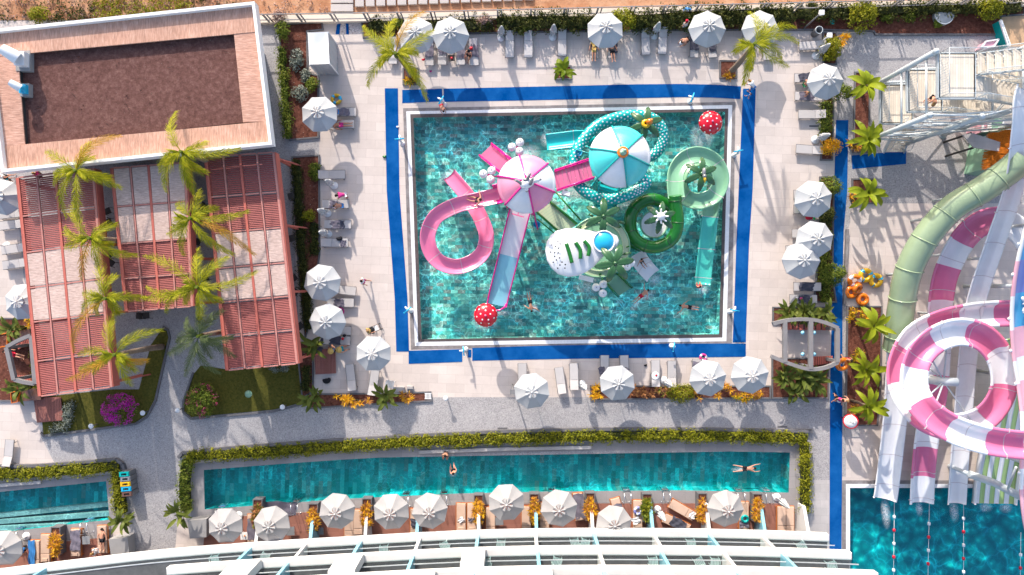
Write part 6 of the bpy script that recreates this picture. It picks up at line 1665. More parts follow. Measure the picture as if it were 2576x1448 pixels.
# scrub and turf beyond the fence
r = random.Random(77); b = MB()
for _ in range(900):
    x, y = r.uniform(-30, 640), r.uniform(-20, 60)
    if not (r.random() < .25 or 225 < x + y * 2 < 520): continue
    p = P(x, y, .1); clump(b, p + V((0, 0, .05)), r.uniform(.12, .35), 9, .14, r, 0 if 240 < x < 480 else 1)
o = tag(b.build('scrub', [MAT['bush'], MAT['hedge_dark']]), kind='stuff')
b = MB()
for _ in range(260):
    x = r.uniform(-30, 830); p = P(x, r.uniform(0, 50), .1); clump(b, p, r.uniform(.1, .3), 8, .12, r)
tag(b.build('dry_scrub', MAT['dry']), kind='stuff')
b = MB()      # grass blades over the lawns
for _ in range(5200):
    if r.random() < .5: x, y = r.uniform(110, 400), r.uniform(900, 1085)
    else: x, y = r.uniform(468, 762), r.uniform(930, 1042)
    if x < 410 and (y > 1094 - (x - 110) * .12 or (y < 985 and x < 352 + (985 - y) * .22) or x > 372 + (1046 - y) * .25 - 8): continue
    if x > 410 and y > 1049 - (x - 482) * .085: continue
    p = P(x, y, .03); a = r.random() * 6.28
    b.add([p + V((cos(a) * .015, sin(a) * .015, 0)), p - V((cos(a) * .015, sin(a) * .015, 0)), p + V((r.uniform(-.05, .05), r.uniform(-.05, .05), r.uniform(.05, .09)))], [(0, 1, 2)])
tag(b.build('grass', leafmat('grass_blades', (0.05, 0.055, 0.008), (0.10, 0.10, 0.015), (0.17, 0.15, 0.02))), kind='stuff')
# terrace planters with yellow plants
for x, y, m, lab in [(923, 1290, 'croton', 'third'), (1204, 1281, 'croton', 'fourth'), (1344, 1278, 'croton', 'fifth'), (1485, 1276, 'croton', 'sixth'), (1628, 1278, 'bush', 'seventh'), (1767, 1277, 'croton', 'eighth'), (1906, 1278, 'croton', 'ninth'), (788, 1303, 'croton', 'second'), (648, 1292, 'croton_red', 'first'), (140, 1362, 'croton', '')]:
    c = P(x, y, .7); c.z = 0
    t = thing('terrace_planter', (f'tall dark planter, {lab} along the big hotel terrace from the lawn end' if lab else 'tall dark planter on the terrace by the small pool'), 'planter', c, 0, 'dark planters on the hotel terrace')
    b = MB(); w, h = .36, 1.05
    b.prism([(c.x + sx * w, c.y + sy * h) for sx, sy in ((-1, -1), (1, -1), (1, 1), (-1, 1))], 0, .72, [[(c.x + sx * (w - .06), c.y + sy * (h - .06)) for sx, sy in ((-1, -1), (1, -1), (1, 1), (-1, 1))]]); b.build('box', MAT['kerb'], t)
    b = MB(); b.prism([(c.x + sx * (w - .06), c.y + sy * (h - .06)) for sx, sy in ((-1, -1), (1, -1), (1, 1), (-1, 1))], .2, .66); b.build('soil', MAT['soil'], t)
    spiky(x, y + 6, .33, .85, .6, m, (f'yellow orange spiky plant in the {lab} planter of the hotel terrace' if lab else 'yellow orange spiky plant in the planter by the small pool'), 520, m2='croton_red' if m == 'croton' else 'shrub', base=.66, name='planter_plant', gr='spiky plants in the terrace planters')
for pts, z, lab in [([(274, 1357), (322, 1352), (326, 1396), (280, 1402)], .9, 'grey block under the broad leaves by the small pool'), ([(472, 1310), (520, 1306), (520, 1352), (478, 1356)], .9, 'grey block at the lawn end of the hotel terrace')]:
    q = PP(pts, z); b = MB(); b.prism([(p.x, p.y) for p in q], 0, z); b.prism([(p.x * .99 + q[0].x * .01, p.y * .99 + q[0].y * .01) for p in q], z, z + .03); tag(b.build('planter_block', MAT['wall_grey']), lab, 'planter')
# ------------------------------------------------------------------ play pool structures
def uprof(w, h, t=.05, lip=.08, n=7):
    """open flume: rounded trough with flat lips, closed outline"""
    inn = [(-w / 2 + w * k / n, h * (2 * k / n - 1) ** 4 if True else 0) for k in range(n + 1)]
    inn[0] = (-w / 2, h); inn[-1] = (w / 2, h)
    out = [(w / 2 + lip, h), (w / 2 + lip, h - t)] + [(a * 1.04, b - t) for a, b in reversed(inn)][1:-1] + [(-w / 2 - lip, h - t), (-w / 2 - lip, h)]
    return inn + out
def flume(ctrl, w, h, m, name, parent, per=6, bands=None, mats=None, bank=None, lip=.08, t=.05):
    pts = smooth_path([P(x, y, z) for x, y, z in ctrl], per); b = MB()
    prof = uprof(w, h, t, lip)
    fn = None
    if bands:
        L = [0.0]
        for i in range(1, len(pts)): L.append(L[-1] + (pts[i] - pts[i - 1]).length)
        def fn(i, j):
            d = L[i]; k = 0
            for s, mi in bands:
                if d >= s: k = mi
            return k
    b.sweep(pts, prof, 0, fn, bank)
    o = b.build(name, mats or MAT[m], parent)
    s = MB(); d = 0.0; nxt = 1.1       # bolted joints between the moulded lengths
    inn = prof[:len(prof) // 2 - 1] if False else [(q, z + .006) for q, z in prof[:8]]
    strip_ = inn + [(q, z - .012) for q, z in reversed(inn)]
    for i in range(1, len(pts) - 1):
        d += (pts[i] - pts[i - 1]).length
        if d > nxt:
            nxt += 2.3; tg = (pts[i + 1] - pts[i - 1]).normalized()
            s.sweep([pts[i] - tg * .022, pts[i] + tg * .022], strip_, 0, smooth=False)
            fl = [(w / 2 + lip + .05, h + .01), (w / 2, h + .01), (w / 2, h - .1), (w / 2 + lip + .05, h - .1)]
            for sg in (1, -1): s.sweep([pts[i] - tg * .03, pts[i] + tg * .03], [(q * sg, z) for q, z in fl], 0, smooth=False)
            s.build('joint_seam', MAT['seam_grey'], parent); s = MB()
    return o

def umbrella_roof(root, cx, cy, R, z, rise, ma, mb, mr, posts_z=0):
    c = P(cx, cy, z); n = 6; sub = 8; N = n * sub; b = MB(); a0 = radians(44 - 60)
    prof = [(1.0, -.10), (1.0, 0), (.93, .03), (.88, .12), (.6, .48), (.3, .80), (.1, .97), (.02, 1.0)]
    off = len(b.v)
    for f, h in prof:
        for j in range(N):
            u = (j % sub) / sub; a = a0 + 2 * pi * j / N
            rib = .045 * sin(pi * u) * (1 - abs(2 * f - 1.2)) * R if .2 < f < .9 else 0
            b.v.append((c.x + R * f * cos(a), c.y + R * f * sin(a), z + rise * h + rib))
    for i in range(len(prof) - 1):
        for j in range(N):
            b.f.append((off + i * N + j, off + i * N + (j + 1) % N, off + (i + 1) * N + (j + 1) % N, off + (i + 1) * N + j)); b.m.append((j // sub) % 2); b.s.append(True)
    b.build('umbrella_roof', [ma, mb], root)
    for k in range(n):
        a = a0 + 2 * pi * k / n; r = MB()
        r.tube([(c.x + R * f * cos(a), c.y + R * f * sin(a), z + rise * h + .05) for f, h in [(1.03, -.05), (.9, .1), (.6, .48), (.3, .8), (.05, 1.0)]], .065, 8); r.build('roof_rib', mr, root)
        r = MB(); r.tube([(c.x + R * .92 * cos(a), c.y + R * .92 * sin(a), -1.1), (c.x + R * .92 * cos(a), c.y + R * .92 * sin(a), z + .05)], .07, 8); r.build('post', mr, root)
    return c
def deck(root, cx, cy, R, z, m, rim, n=28, name='platform_deck'):
    c = P(cx, cy, z); b = MB(); b.lathe([(.01, z), (R, z), (R, z - .15), (.01, z - .15)][::-1], n, (c.x, c.y, 0), smooth=False); b.build(name, m, root)
    b = MB(); b.torus((c.x, c.y, z + .02), R, .06, n, 6); b.build('deck_rim', rim, root)
    return c
def stairs(root, quad, z0, z1, n, m, mrail, name='stairs'):
    """quad: two foot corners then two head corners, survey pixels; z0 at the foot"""
    f1, f2 = P(*quad[0], z0), P(*quad[1], z0); h2, h1 = P(*quad[2], z1), P(*quad[3], z1)
    b = MB()
    for k in range(n):
        u0, u1 = k / n, (k + 1) / n
        a, c = f1.lerp(h1, u0), f2.lerp(h2, u0); d, e = f1.lerp(h1, u1), f2.lerp(h2, u1); z = z0 + (z1 - z0) * (k + 1) / n if abs(z1 - z0) > .3 else z1
        A = [V((p.x, p.y, 0)) for p in (a, c, e, d)]
        cen = sum(A, V((0, 0, 0))) / 4; A = [cen + (p - cen) * .94 for p in A]
        b.prism(A, z - .12, z)
    b.build(name, m, root)
    for a, e in ((f1, h1), (f2, h2)):
        r = MB(); up = V((0, 0, 1))
        r.bar(a + up * .05, e + up * .05, .09, .25); r.tube([a + up * .75, e + up * .75], .06, 8)
        for q in (0, .33, .66, 1): p = a.lerp(e, q); r.tube([p, p + up * .75], .035, 6)
        r.build('stair_rail', mrail, root)
def bells(root, spots, z, stem_to, mstem):
    for x, y in spots:
        c = P(x, y, z); b = MB(); b.lathe([(.30, -.12), (.31, -.02), (.27, .12), (.17, .22), (.03, .26), (.03, .2)], 18, c, smooth=True); b.build('spray_bell', MAT['white_fg'], root)
        b = MB(); b.lathe([(.035, .25), (.035, .275), (.001, .28)], 8, c); b.build('nozzle', MAT['grey_fg'], root)
    m = sum((P(x, y, z) for x, y in spots), V((0, 0, 0))) / len(spots); b = MB()
    for x, y in spots: b.tube([P(x, y, z - .08), m + V((0, 0, -.12))], .05, 6)
    b.tube([m + V((0, 0, -.1)), V((m.x, m.y, -1.1))], .08, 8)
    if stem_to: b.tube([m + V((0, 0, -.15)), P(*stem_to)], .05, 6)
    b.build('spray_stem', mstem, root)
def plastic_palm(root, cx, cy, z, ln, a0, fruit=None, trunk_m='leaf_fg', trunk=True):
    C = P(cx, cy, z)
    for k in range(6):
        a = a0 + k * pi / 3; d = V((cos(a), sin(a), .35)).normalized(); b = MB(); l = V((-sin(a), cos(a), 0)); N = 12; p = C.copy(); t = d.copy(); o = len(b.v)
        for i in range(N + 1):
            f = i / N; w = ln * .165 * (sin(pi * min(1, f * .9 + .07)) ** .7) * (1 + (.10 if i % 2 else -.06))
            if i == N: w = .01
            nn = l.cross(t) * -1
            for q, up in ((-1, -.04), (-.35, .05), (0, -.015), (.35, .05), (1, -.04)): b.v.append(tuple(p + l * q * w + V((0, 0, up * ln * .6))))
            p = p + t * (ln / N); t = (t - V((0, 0, .11))).normalized()
        for i in range(N):
            for j in range(4): b.f.append((o + i * 5 + j, o + i * 5 + j + 1, o + (i + 1) * 5 + j + 1, o + (i + 1) * 5 + j)); b.m.append(0); b.s.append(True)
        b.build('moulded_leaf', MAT['leaf_fg'], root)
    if trunk:
        b = MB(); b.tube([V((C.x, C.y, -1.1)), V((C.x + .05, C.y - .03, z * .5)), C], [.14, .11, .09], 10); b.build('moulded_trunk', MAT['leaf_fg'], root)
    b = MB(); b.ball(C + V((0, 0, .05)), .16, 10); b.build('leaf_hub', MAT['leaf_fg'], root)

# pink tower ---------------------------------------------------------
c0 = P(1324, 464, 0)
pk = thing('pink_play_tower', 'pink and white umbrella roofed play tower with a cow on top', 'play tower', (c0.x, c0.y, 0))
umbrella_roof(pk, 1324.4, 464, 2.03, 4.7, 1.2, MAT['white_fg'], MAT['pink_pale'], MAT['magenta_fg'])
deck(pk, 1322, 470, 1.75, 2.3, MAT['pink'], MAT['magenta_fg'])
C = P(1326, 462, 5.95)
b = MB(); M = Matrix.Rotation(radians(20), 3, 'Z'); b.ball(C, .42, 16, 0, (1.25, .8, .75), M); b.ball(C + V((.62, .2, .1)), .22, 12, 0, (1.2, .9, .9), M); b.ball(C + V((-.05, -.38, -.05)), .16, 10); b.build('cow_figure', MAT['white_fg'], pk)
b = MB()
for pts in ([(-.35, -.05, .1), (-.62, .1, .25), (-.8, .15, .45)], [(.0, .2, .2), (.12, .42, .45), (.2, .6, .55)], [(.2, -.1, .25), (.3, .1, .55), (.38, .25, .75)]): b.tube([C + V(p) for p in pts], [.12, .10, .085], 8)
b.ball(C + V((.86, .26, .1)), .12, 8, 0, (1, .8, .8)); b.ball(C + V((-.02, -.5, -.08)), .1, 8); b.ball(C + V((-.1, .2, .25)), .17, 8, 0, (1.2, .8, .5)); b.build('cow_leg', MAT['grey_fg'], pk)
stairs(pk, [(1237, 366), (1207, 395), (1263, 440), (1290, 408)], -.1, 2.3, 9, MAT['pink'], MAT['magenta_fg'])
stairs(pk, [(1394, 433), (1400, 482), (1493, 450), (1481, 404)], 2.5, 2.55, 9, MAT['hotpink'], MAT['magenta_fg'], 'bridge')
flume([(1256, 493, 2.45), (1230, 499, 2.4), (1205, 505, 2.35), (1148, 519, 2.2), (1099, 546, 2.0), (1078, 588, 1.8), (1083, 630, 1.6), (1108, 661, 1.4), (1148, 672, 1.25), (1188, 660, 1.1), (1216, 634, .95), (1224, 594, .8), (1211, 553, .65), (1194, 522, .5), (1171, 488, .35), (1131, 442, .12)], 1.0, .3, 'pink', 'loop_slide', pk, 6, lip=.07)
b = MB(); p1, p2 = P(1253, 478, 2.9), P(1259, 512, 2.9); b.sweep([P(1259, 490, 2.4), P(1245, 494, 2.4)], uprof(1.25, .75, .08, .1), 0); b.build('slide_gate', MAT['magenta_fg'], pk)
# straight racing slide: pale top, cyan foot, magenta sides
pts = smooth_path([P(x, y, z) for x, y, z in ((1309, 530, 2.3), (1302, 555, 2.1), (1286, 620, 1.4), (1268, 692, .65), (1256, 740, .25), (1250, 768, .12))], 6); b = MB()
b.sweep(pts, [(-.72, 0), (.72, 0), (.72, -.08), (-.72, -.08)], 0, lambda i, j: 1 if i >= 14 else 0, smooth=False); b.build('racing_slide', [MAT['white_fg'], MAT['cyan_pale']], pk)
for s in (-1, 1):
    b = MB(); b.sweep(pts, [(s * .74 - .05, .22), (s * .74 + .05, .22), (s * .74 + .05, -.12), (s * .74 - .05, -.12)], 0); b.build('slide_side', MAT['magenta_fg'], pk)
b = MB(); e = pts[-1]; b.tube([e + V((-.74, .08, .1)), e + V((-.66, -.25, .1)), e + V((-.3, -.42, .1)), e + V((.2, -.40, .1)), e + V((.55, -.2, .1)), e + V((.74, .1, .1))], .07, 8); b.build('slide_end', MAT['magenta_fg'], pk)
b = MB(); b.bar(P(1287, 538, 2.75), P(1318, 547, 2.75), .1, .06); b.bar(P(1303, 541, 2.75), P(1306, 528, 2.75), .08, .06); b.build('start_bar', MAT['hotpink'], pk)
bells(pk, [(1308, 359), (1288, 370.5), (1307, 381)], 3.0, None, MAT['magenta_fg']); bells(pk, [(1216, 438), (1237, 430), (1234, 452)], 3.0, (1262, 448, 2.8), MAT['magenta_fg'])
b = MB(); c = P(1350.5, 566.5, 1.9); b.lathe([(.2, -.2), (.27, .18), (.24, .18), (.18, -.1), (.01, -.12)], 18, c); b.build('tipping_bucket', MAT['sky'], pk)
b = MB(); b.tube([P(1344, 535, 3.0), P(1347, 555, 2.6), P(1353, 578, 2.3)], .05, 6); b.tube([V((P(1344, 535, 3).x, P(1344, 535, 3).y, -1)), P(1344, 535, 3)], .07, 8); b.build('bucket_arm', MAT['magenta_fg'], pk)
b = MB(); b.tube([P(1398, 487, 2.9), P(1436, 497, 2.9)], .05, 6); b.bar(P(1414, 484, 3.0), P(1433, 490, 3.0), .3, .25); b.build('water_trough', MAT['white_fg'], pk)
# rider on the loop slide
person(1204, 505, 2.42, 75, SLIDE, 'woman riding down the pink loop slide with arms on its sides', None, 'cloth_black', px_h=.3)

# teal tower ---------------------------------------------------------
c0 = P(1559, 395, 0)
te = thing('teal_play_tower', 'teal and white umbrella roofed play tower with a polka dot tube slide', 'play tower', (c0.x, c0.y, 0))
umbrella_roof(te, 1559.1, 395, 2.13, 4.9, 1.3, MAT['white_fg'], MAT['teal_pale'], MAT['teal_fg'])
deck(te, 1552, 405, 1.85, 2.4, MAT['aqua'], MAT['teal_fg'])
C = P(1567, 383.5, 6.25); b = MB(); b.torus(C, .3, .1, 20, 8); b.build('crest_ring', MAT['orange_fg'], te)
b = MB(); b.ball(C + V((0, 0, .05)), .26, 12, 0, (1, 1, .7)); b.ball(C + V((.1, .08, .15)), .14, 8); b.ball(C + V((-.12, -.05, .15)), .12, 8); b.build('crest_figure', MAT['mint'], te)
tp = smooth_path([P(x, y, z) for x, y, z in ((1600, 440, 2.75), (1627, 457, 2.7), (1610, 475, 2.6), (1592, 485, 2.55), (1554, 500, 2.45), (1515, 501, 2.3), (1477, 486, 2.2), (1452, 459, 2.1), (1444, 413, 2.0), (1453, 376, 1.9), (1473, 345, 1.8), (1505, 315, 1.7), (1550, 297, 1.6), (1592, 291, 1.5), (1631, 295, 1.4), (1658, 313, 1.3), (1669, 345, 1.15), (1658, 376, 1.0), (1630, 396, .9), (1580, 392, .8), (1530, 372, .7), (1480, 352, .6))], 5)
b = MB(); b.tube(tp, .42, 14); b.build('tube_slide', MAT['teal_fg'], te)
b = MB(); rr = random.Random(4)
for i in range(2, len(tp) - 2):
    t = (tp[i + 1] - tp[i - 1]).normalized(); u = t.cross(V((0, 0, 1))).normalized(); w = u.cross(t)
    for k in range(3):
        a = (k * .75 - .75) + (.37 if i % 2 else 0)
        d = u * sin(a) + w * cos(a); p = tp[i] + d * .428; e1 = t; e2 = d.cross(t)
        b.add([p + (e1 * cos(q * pi / 4) + e2 * sin(q * pi / 4)) * .065 for q in range(8)], [tuple(range(8))])
b.build('polka_dot_pattern', MAT['white_fg'], te)
for i in (8, 17, 28, 40, 52, 64, 78, 90):
    t = (tp[i + 1] - tp[i - 1]).normalized(); q = t.to_track_quat('Z', 'Y').to_matrix(); b = MB(); b.torus(tp[i], .42, .03, 18, 5, M=q); b.build('tube_flange', MAT['aqua'], te)
flume([(1482, 352, .45), (1450, 352, .35), (1415, 356, .2), (1375, 361, .05)], 1.12, .3, 'aqua', 'landing_chute', te, 5)
stairs(te, [(1496, 520), (1545, 530), (1554, 476), (1506, 462)], .9, 2.4, 8, MAT['aqua'], MAT['teal_fg'])
b = MB(); c = P(1455, 385, 2.4); b.lathe([(.2, -.2), (.27, .18), (.24, .18), (.18, -.1), (.01, -.12)], 18, c); b.build('tipping_bucket', MAT['sky'], te)
b = MB(); b.tube([P(1440, 374, 2.7), P(1480, 386, 2.9), P(1500, 392, 3.0)], .04, 6); b.build('bucket_arm', MAT['teal_fg'], te)
b = MB(); b.tube([P(1505, 443, 2.9), P(1488, 468, 3.3)], .07, 8); b.ball(P(1488, 468, 3.3), .11, 8); b.build('spray_arm', MAT['teal_fg'], te)
plastic_palm(te, 1625, 312, 3.3, 1.45, radians(20), None)
C = P(1630, 309, 3.65); b = MB(); b.torus(C + V((-.12, -.05, -.1)), .2, .13, 16, 6); b.build('flower_collar', MAT['yellow_fg'], te)
b = MB(); b.ball(C + V((.08, .03, .15)), .24, 12); b.ball(C + V((.2, .1, .35)), .1, 8); b.build('bird_figure', MAT['orange_fg'], te)

# green tower: pale round deck, white clog shoe, palms and tubes -------
c0 = P(1505, 625, 0)
gr = thing('green_play_tower', 'green play tower carrying a giant white clog shoe and moulded palm leaves', 'play tower', (c0.x, c0.y, 0))
deck(gr, 1508, 622, 2.2, 2.3, MAT['green_cream'], MAT['green_pale'])
deck(gr, 1508, 622, 1.75, 2.36, MAT['green_pale'], MAT['green_cream'], name='inner_deck')
for k in range(8):
    a = k * pi / 4; c = P(1508, 622, 2.3); b = MB(); b.tube([(c.x + 2.0 * cos(a), c.y + 2.0 * sin(a), -1.1), (c.x + 2.0 * cos(a), c.y + 2.0 * sin(a), 3.1)], .06, 8); b.build('post', MAT['green_fg'], gr)
def sh(x, y): return (1341.7 + x / 5.189, 469.6 + y / 5.189)
outl = [sh(*p) for p in ((165, 840), (182, 730), (235, 640), (310, 585), (420, 555), (540, 552), (650, 568), (770, 585), (900, 595), (1010, 610), (1085, 650), (1112, 710), (1085, 780), (1000, 850), (920, 905), (860, 965), (780, 1050), (690, 1115), (580, 1160), (450, 1175), (330, 1140), (240, 1060), (185, 960))]
Z = 4.3; Lo = [P(x, y, Z) for x, y in outl]; cen = sum(Lo, V((0, 0, 0))) / len(Lo); b = MB(); n = len(Lo)
rings = [(1.0, -.25), (1.02, .0), (.97, .12), (.84, .22), (.65, .33), (.4, .44), (.15, .5)]
toe = P(*sh(350, 850), Z)
for f, h in rings:
    for p in Lo:
        q = cen.lerp(p, f); k = max(0, 1 - (q - toe).length / 2.6); b.v.append((q.x, q.y, Z + h * (.35 + .9 * k)))
for i in range(len(rings) - 1):
    for j in range(n): b.f.append((i * n + j, (i + 1) * n + j, (i + 1) * n + (j + 1) % n, i * n + (j + 1) % n)); b.m.append(0); b.s.append(True)
b.f.append(tuple(reversed(range((len(rings) - 1) * n, len(rings) * n)))); b.m.append(0); b.s.append(True)
b.build('clog_shoe', MAT['white_fg'], gr)
zt = Z + .42
b = MB(); c = P(*sh(915, 725), Z); b.lathe([(.01, Z + .28), (.70, Z + .28), (.72, Z + .22)], 32, (c.x, c.y, 0)); b.build('shoe_opening', MAT['sky'], gr)
b = MB(); b.torus((c.x, c.y, Z + .28), .74, .06, 32, 8); b.build('opening_rim', MAT['white_fg'], gr)
for pts in (((430, 745), (470, 870), (505, 1000)), ((550, 730), (610, 830), (615, 945)), ((660, 710), (730, 800), (715, 910))):
    b = MB(); b.tube(smooth_path([P(*sh(*p), zt + .06) for p in pts], 5), .14, 10); b.build('strap_bar', MAT['green_fg'], gr)
b = MB()
for p in ((320, 718), (240, 765), (348, 753), (285, 786), (325, 808), (225, 860), (278, 865), (324, 870), (276, 915), (340, 935), (300, 962), (258, 992), (372, 990), (345, 1028), (415, 1022), (316, 1068), (410, 1068)):
    c = P(*sh(*p), zt); q = max(0, 1 - (c - toe).length / 2.6); b.lathe([(.055, Z + .56), (.05, Z + .58), (.001, Z + .58)], 8, (c.x, c.y, 0)); 
b.build('vent_hole_pattern', MAT['cloth_black'], gr)
plastic_palm(gr, 1518, 545, 4.6, 1.5, radians(28)); plastic_palm(gr, 1547, 663, 4.9, 1.55, radians(10)); plastic_palm(gr, 1662, 547, 3.9, 1.3, radians(20))
C = P(1663, 545, 4.2); b = MB(); b.ball(C, .3, 14)
for k in range(8): a = k * pi / 4; b.tube([C + V((.2 * cos(a), .2 * sin(a), 0)), C + V((.42 * cos(a), .42 * sin(a), -.02)), C + V((.5 * cos(a), .5 * sin(a), .1))], [.09, .07, .05], 6)
b.build('white_creature', MAT['white_fg'], gr)
gp = smooth_path([P(x, y, z) for x, y, z in ((1698, 492, 2.7), (1699, 515, 2.55), (1704, 560, 2.4), (1692, 600, 2.2), (1652, 622, 2.0), (1612, 614, 1.9), (1588, 585, 1.7), (1587, 545, 1.55), (1606, 515, 1.4), (1642, 502, 1.3), (1682, 518, 1.2), (1703, 555, 1.05), (1694, 598, .9), (1655, 622, .7), (1612, 618, .55), (1585, 606, .45))], 6)
b = MB(); b.tube(gp, .48, 14); b.build('tube_slide', MAT['green_fg'], gr)
for i in (4, 12, 20, 28, 36, 45, 54, 64, 74, 84):
    t = (gp[i + 1] - gp[i - 1]).normalized(); q = t.to_track_quat('Z', 'Y').to_matrix(); b = MB(); b.torus(gp[i], .48, .03, 18, 5, M=q); b.build('tube_flange', MAT['leaf_fg'], gr)
deck(gr, 1645, 565, 1.0, 1.2, MAT['white_fg'], MAT['green_pale'], 20, 'inner_basin')
flume([(1700, 500, 2.5), (1697, 470, 2.4), (1700, 432, 2.25), (1722, 402, 2.1), (1757, 392, 1.95), (1795, 410, 1.8), (1811, 451, 1.65), (1795, 492, 1.5), (1755, 508, 1.35), (1718, 494, 1.2), (1704, 455, 1.05), (1722, 415, .95), (1760, 400, .85), (1795, 425, .75), (1797, 470, .65), (1788, 515, .5), (1780, 580, .35), (1772, 650, .2), (1765, 716, .08)], 1.05, .28, None, 'spiral_chute', gr, 6, [(0, 0), (19.5, 1)], [MAT['green_pale'], MAT['aqua_mint']], lip=.09)
plastic_palm(gr, 1765, 438, 3.2, 1.4, radians(25))
C = P(1771, 433, 3.5); b = MB(); b.ball(C, .2, 10, 0, (.7, 1.6, .8)); b.ball(C + V((0, -.32, .12)), .15, 10); b.build('toucan_figure', MAT['grey_fg'], gr); b = MB(); b.tube([C + V((.02, -.4, .12)), C + V((.05, -.62, .1)), C + V((.06, -.8, .0))], [.11, .09, .02], 8); b.build('toucan_beak', MAT['yellow_fg'], gr)
flume([(1600, 640, .7), (1608, 655, .55), (1622, 674, .25), (1640, 694, .08)], 1.15, .26, 'white_fg', 'small_slide', gr, 5)
person(1613, 657, .6, -140, SLIDE, 'child starting down the small pale blue slide', None, 'cloth_black', s=.75, px_h=.3)
stairs(gr, [(1350, 536), (1384, 511), (1450, 566), (1412, 592)], 2.32, 2.34, 12, MAT['green_cream'], MAT['green_fg'], 'bridge')
b = MB(); b.tube([P(1398, 484, 3.1), P(1462, 556, 3.1)], .06, 8); b.tube([P(1352, 552, 2.6), P(1400, 592, 2.6)], .05, 8); b.build('bridge_rail', MAT['green_fg'], gr)
stairs(gr, [(1553, 747), (1587, 724), (1552, 690), (1525, 715)], -.1, 2.2, 9, MAT['green_pale'], MAT['green_fg'])
bells(gr, [(1499.7, 723.6), (1518, 716), (1516.7, 738.5)], 2.6, (1515, 700, 2.4), MAT['green_fg']); bells(gr, [(1577, 671), (1588, 662)], 2.6, (1565, 650, 2.4), MAT['green_fg'])
b = MB(); b.bar(P(1457, 697, 2.5), P(1492, 706, 2.5), .35, .2); b.build('water_trough', MAT['white_fg'], gr)
for pts in (((1560, 560), (1571, 562)), ((1570, 640), (1588, 637)), ((1483, 540), (1492, 545))):
    b = MB(); b.tube([P(*pts[0], 3.2), P(*pts[1], 3.2)], .09, 8); b.tube([P(*pts[0], 3.2), V((P(*pts[0], 3.2).x, P(*pts[0], 3.2).y, 2.3))], .05, 6); b.build('water_cannon', MAT['leaf_fg'], gr)

# red mushrooms -------------------------------------------------------
def mushroom(x, y, lab, sd):
    c = P(x, y, 2.5); t = thing('mushroom_fountain', lab, 'mushroom fountain', (c.x, c.y, 0), .3 * sd, 'red mushroom fountains')
    b = MB(); R = .87; prof = [(R * .8, -.12), (R * .98, -.06), (R, .02), (R * .93, .17), (R * .75, .33), (R * .5, .45), (R * .22, .51), (.08, .53), (.05, .5)]
    b.lathe([(r, z + 2.45) for r, z in prof], 36); b.build('cap', MAT['red_fg'], t, world=False)
    d = MB()
    for f, n, o in ((.42, 5, 0), (.72, 7, .3), (.94, 11, .1)):
        for k in range(n):
            a = 2 * pi * k / n + o; r = R * f; z = 2.45 + (.47 if f < .5 else .345 if f < .8 else .14); nr = V((cos(a) * f * f, sin(a) * f * f, 1.15 - f * .75)).normalized(); e1 = V((-sin(a), cos(a), 0)); e2 = nr.cross(e1); p = V((r * cos(a), r * sin(a), z)) + nr * .025
            d.add([p + (e1 * cos(q * pi / 4) + e2 * sin(q * pi / 4)) * .062 for q in range(8)], [tuple(range(8))])
    d.build('dot_pattern', MAT['white_fg'], t, world=False)
    b = MB(); b.lathe([(.2, -1.1), (.17, 2.4)], 16); b.build('stem', MAT['white_fg'], t, world=False)
    b = MB(); b.lathe([(.07, 2.97), (.09, 3.02), (.03, 3.06)], 10); b.build('nozzle', MAT['hotpink'], t, world=False)
mushroom(1221.8, 793.6, 'red mushroom fountain with white dots at the foot of the racing slide', 1); mushroom(1787.8, 309.3, 'red mushroom fountain with white dots near the fence corner of the pool', 2)
def foam(x, y, rx, ry, a, n=40, sd=0, z=-.055):
    b = MB(); c = P(x, y, z)
    b.add([(cos(2 * pi * j / 24), sin(2 * pi * j / 24), 0) for j in range(24)], [tuple(range(24))])
    o = tag(b.build('foam', MAT['foam'], None, (c.x, c.y, z), False), kind='stuff'); o.scale = (rx * 1.5, ry * 1.5, 1); o.rotation_euler[2] = a
for a in ((1218, 800, 1.0, 1.0, 0), (1765, 345, .9, 1.0, 0), (1322, 392, 1.2, .7, .4, 30), (1240, 460, .5, .8, 0, 16), (1258, 788, .8, .3, 0, 14), (1122, 446, .7, .4, .8, 14), (1560, 520, 1.1, .7, .4, 20), (1480, 720, 1.2, .8, 0, 16), (2228, 1290, .35, 1.2, 0.1, 30), (2312, 1280, .3, .6, .1, 18), (2400, 1285, .35, .9, .1, 22), (2480, 1276, .5, .4, 0, 24), (2530, 1278, .5, .4, 0, 24), (1628, 745, .6, .3, .3, 10), (1600, 765, .5, .25, .8, 10), (1740, 776, .5, .2, .1, 8), (1345, 775, .3, .3, 0, 8), (1768, 726, .5, .5, 0, 12), (1376, 352, .5, .6, 0, 12), (1648, 702, .6, .5, 0, 10), (1860, 1182, .6, .2, 0, 8), (1140, 1192, .3, .3, 0, 6), (1452, 480, 1.2, .9, 0, 12), (1700, 440, .5, 1.2, 0, 10)): foam(*a)
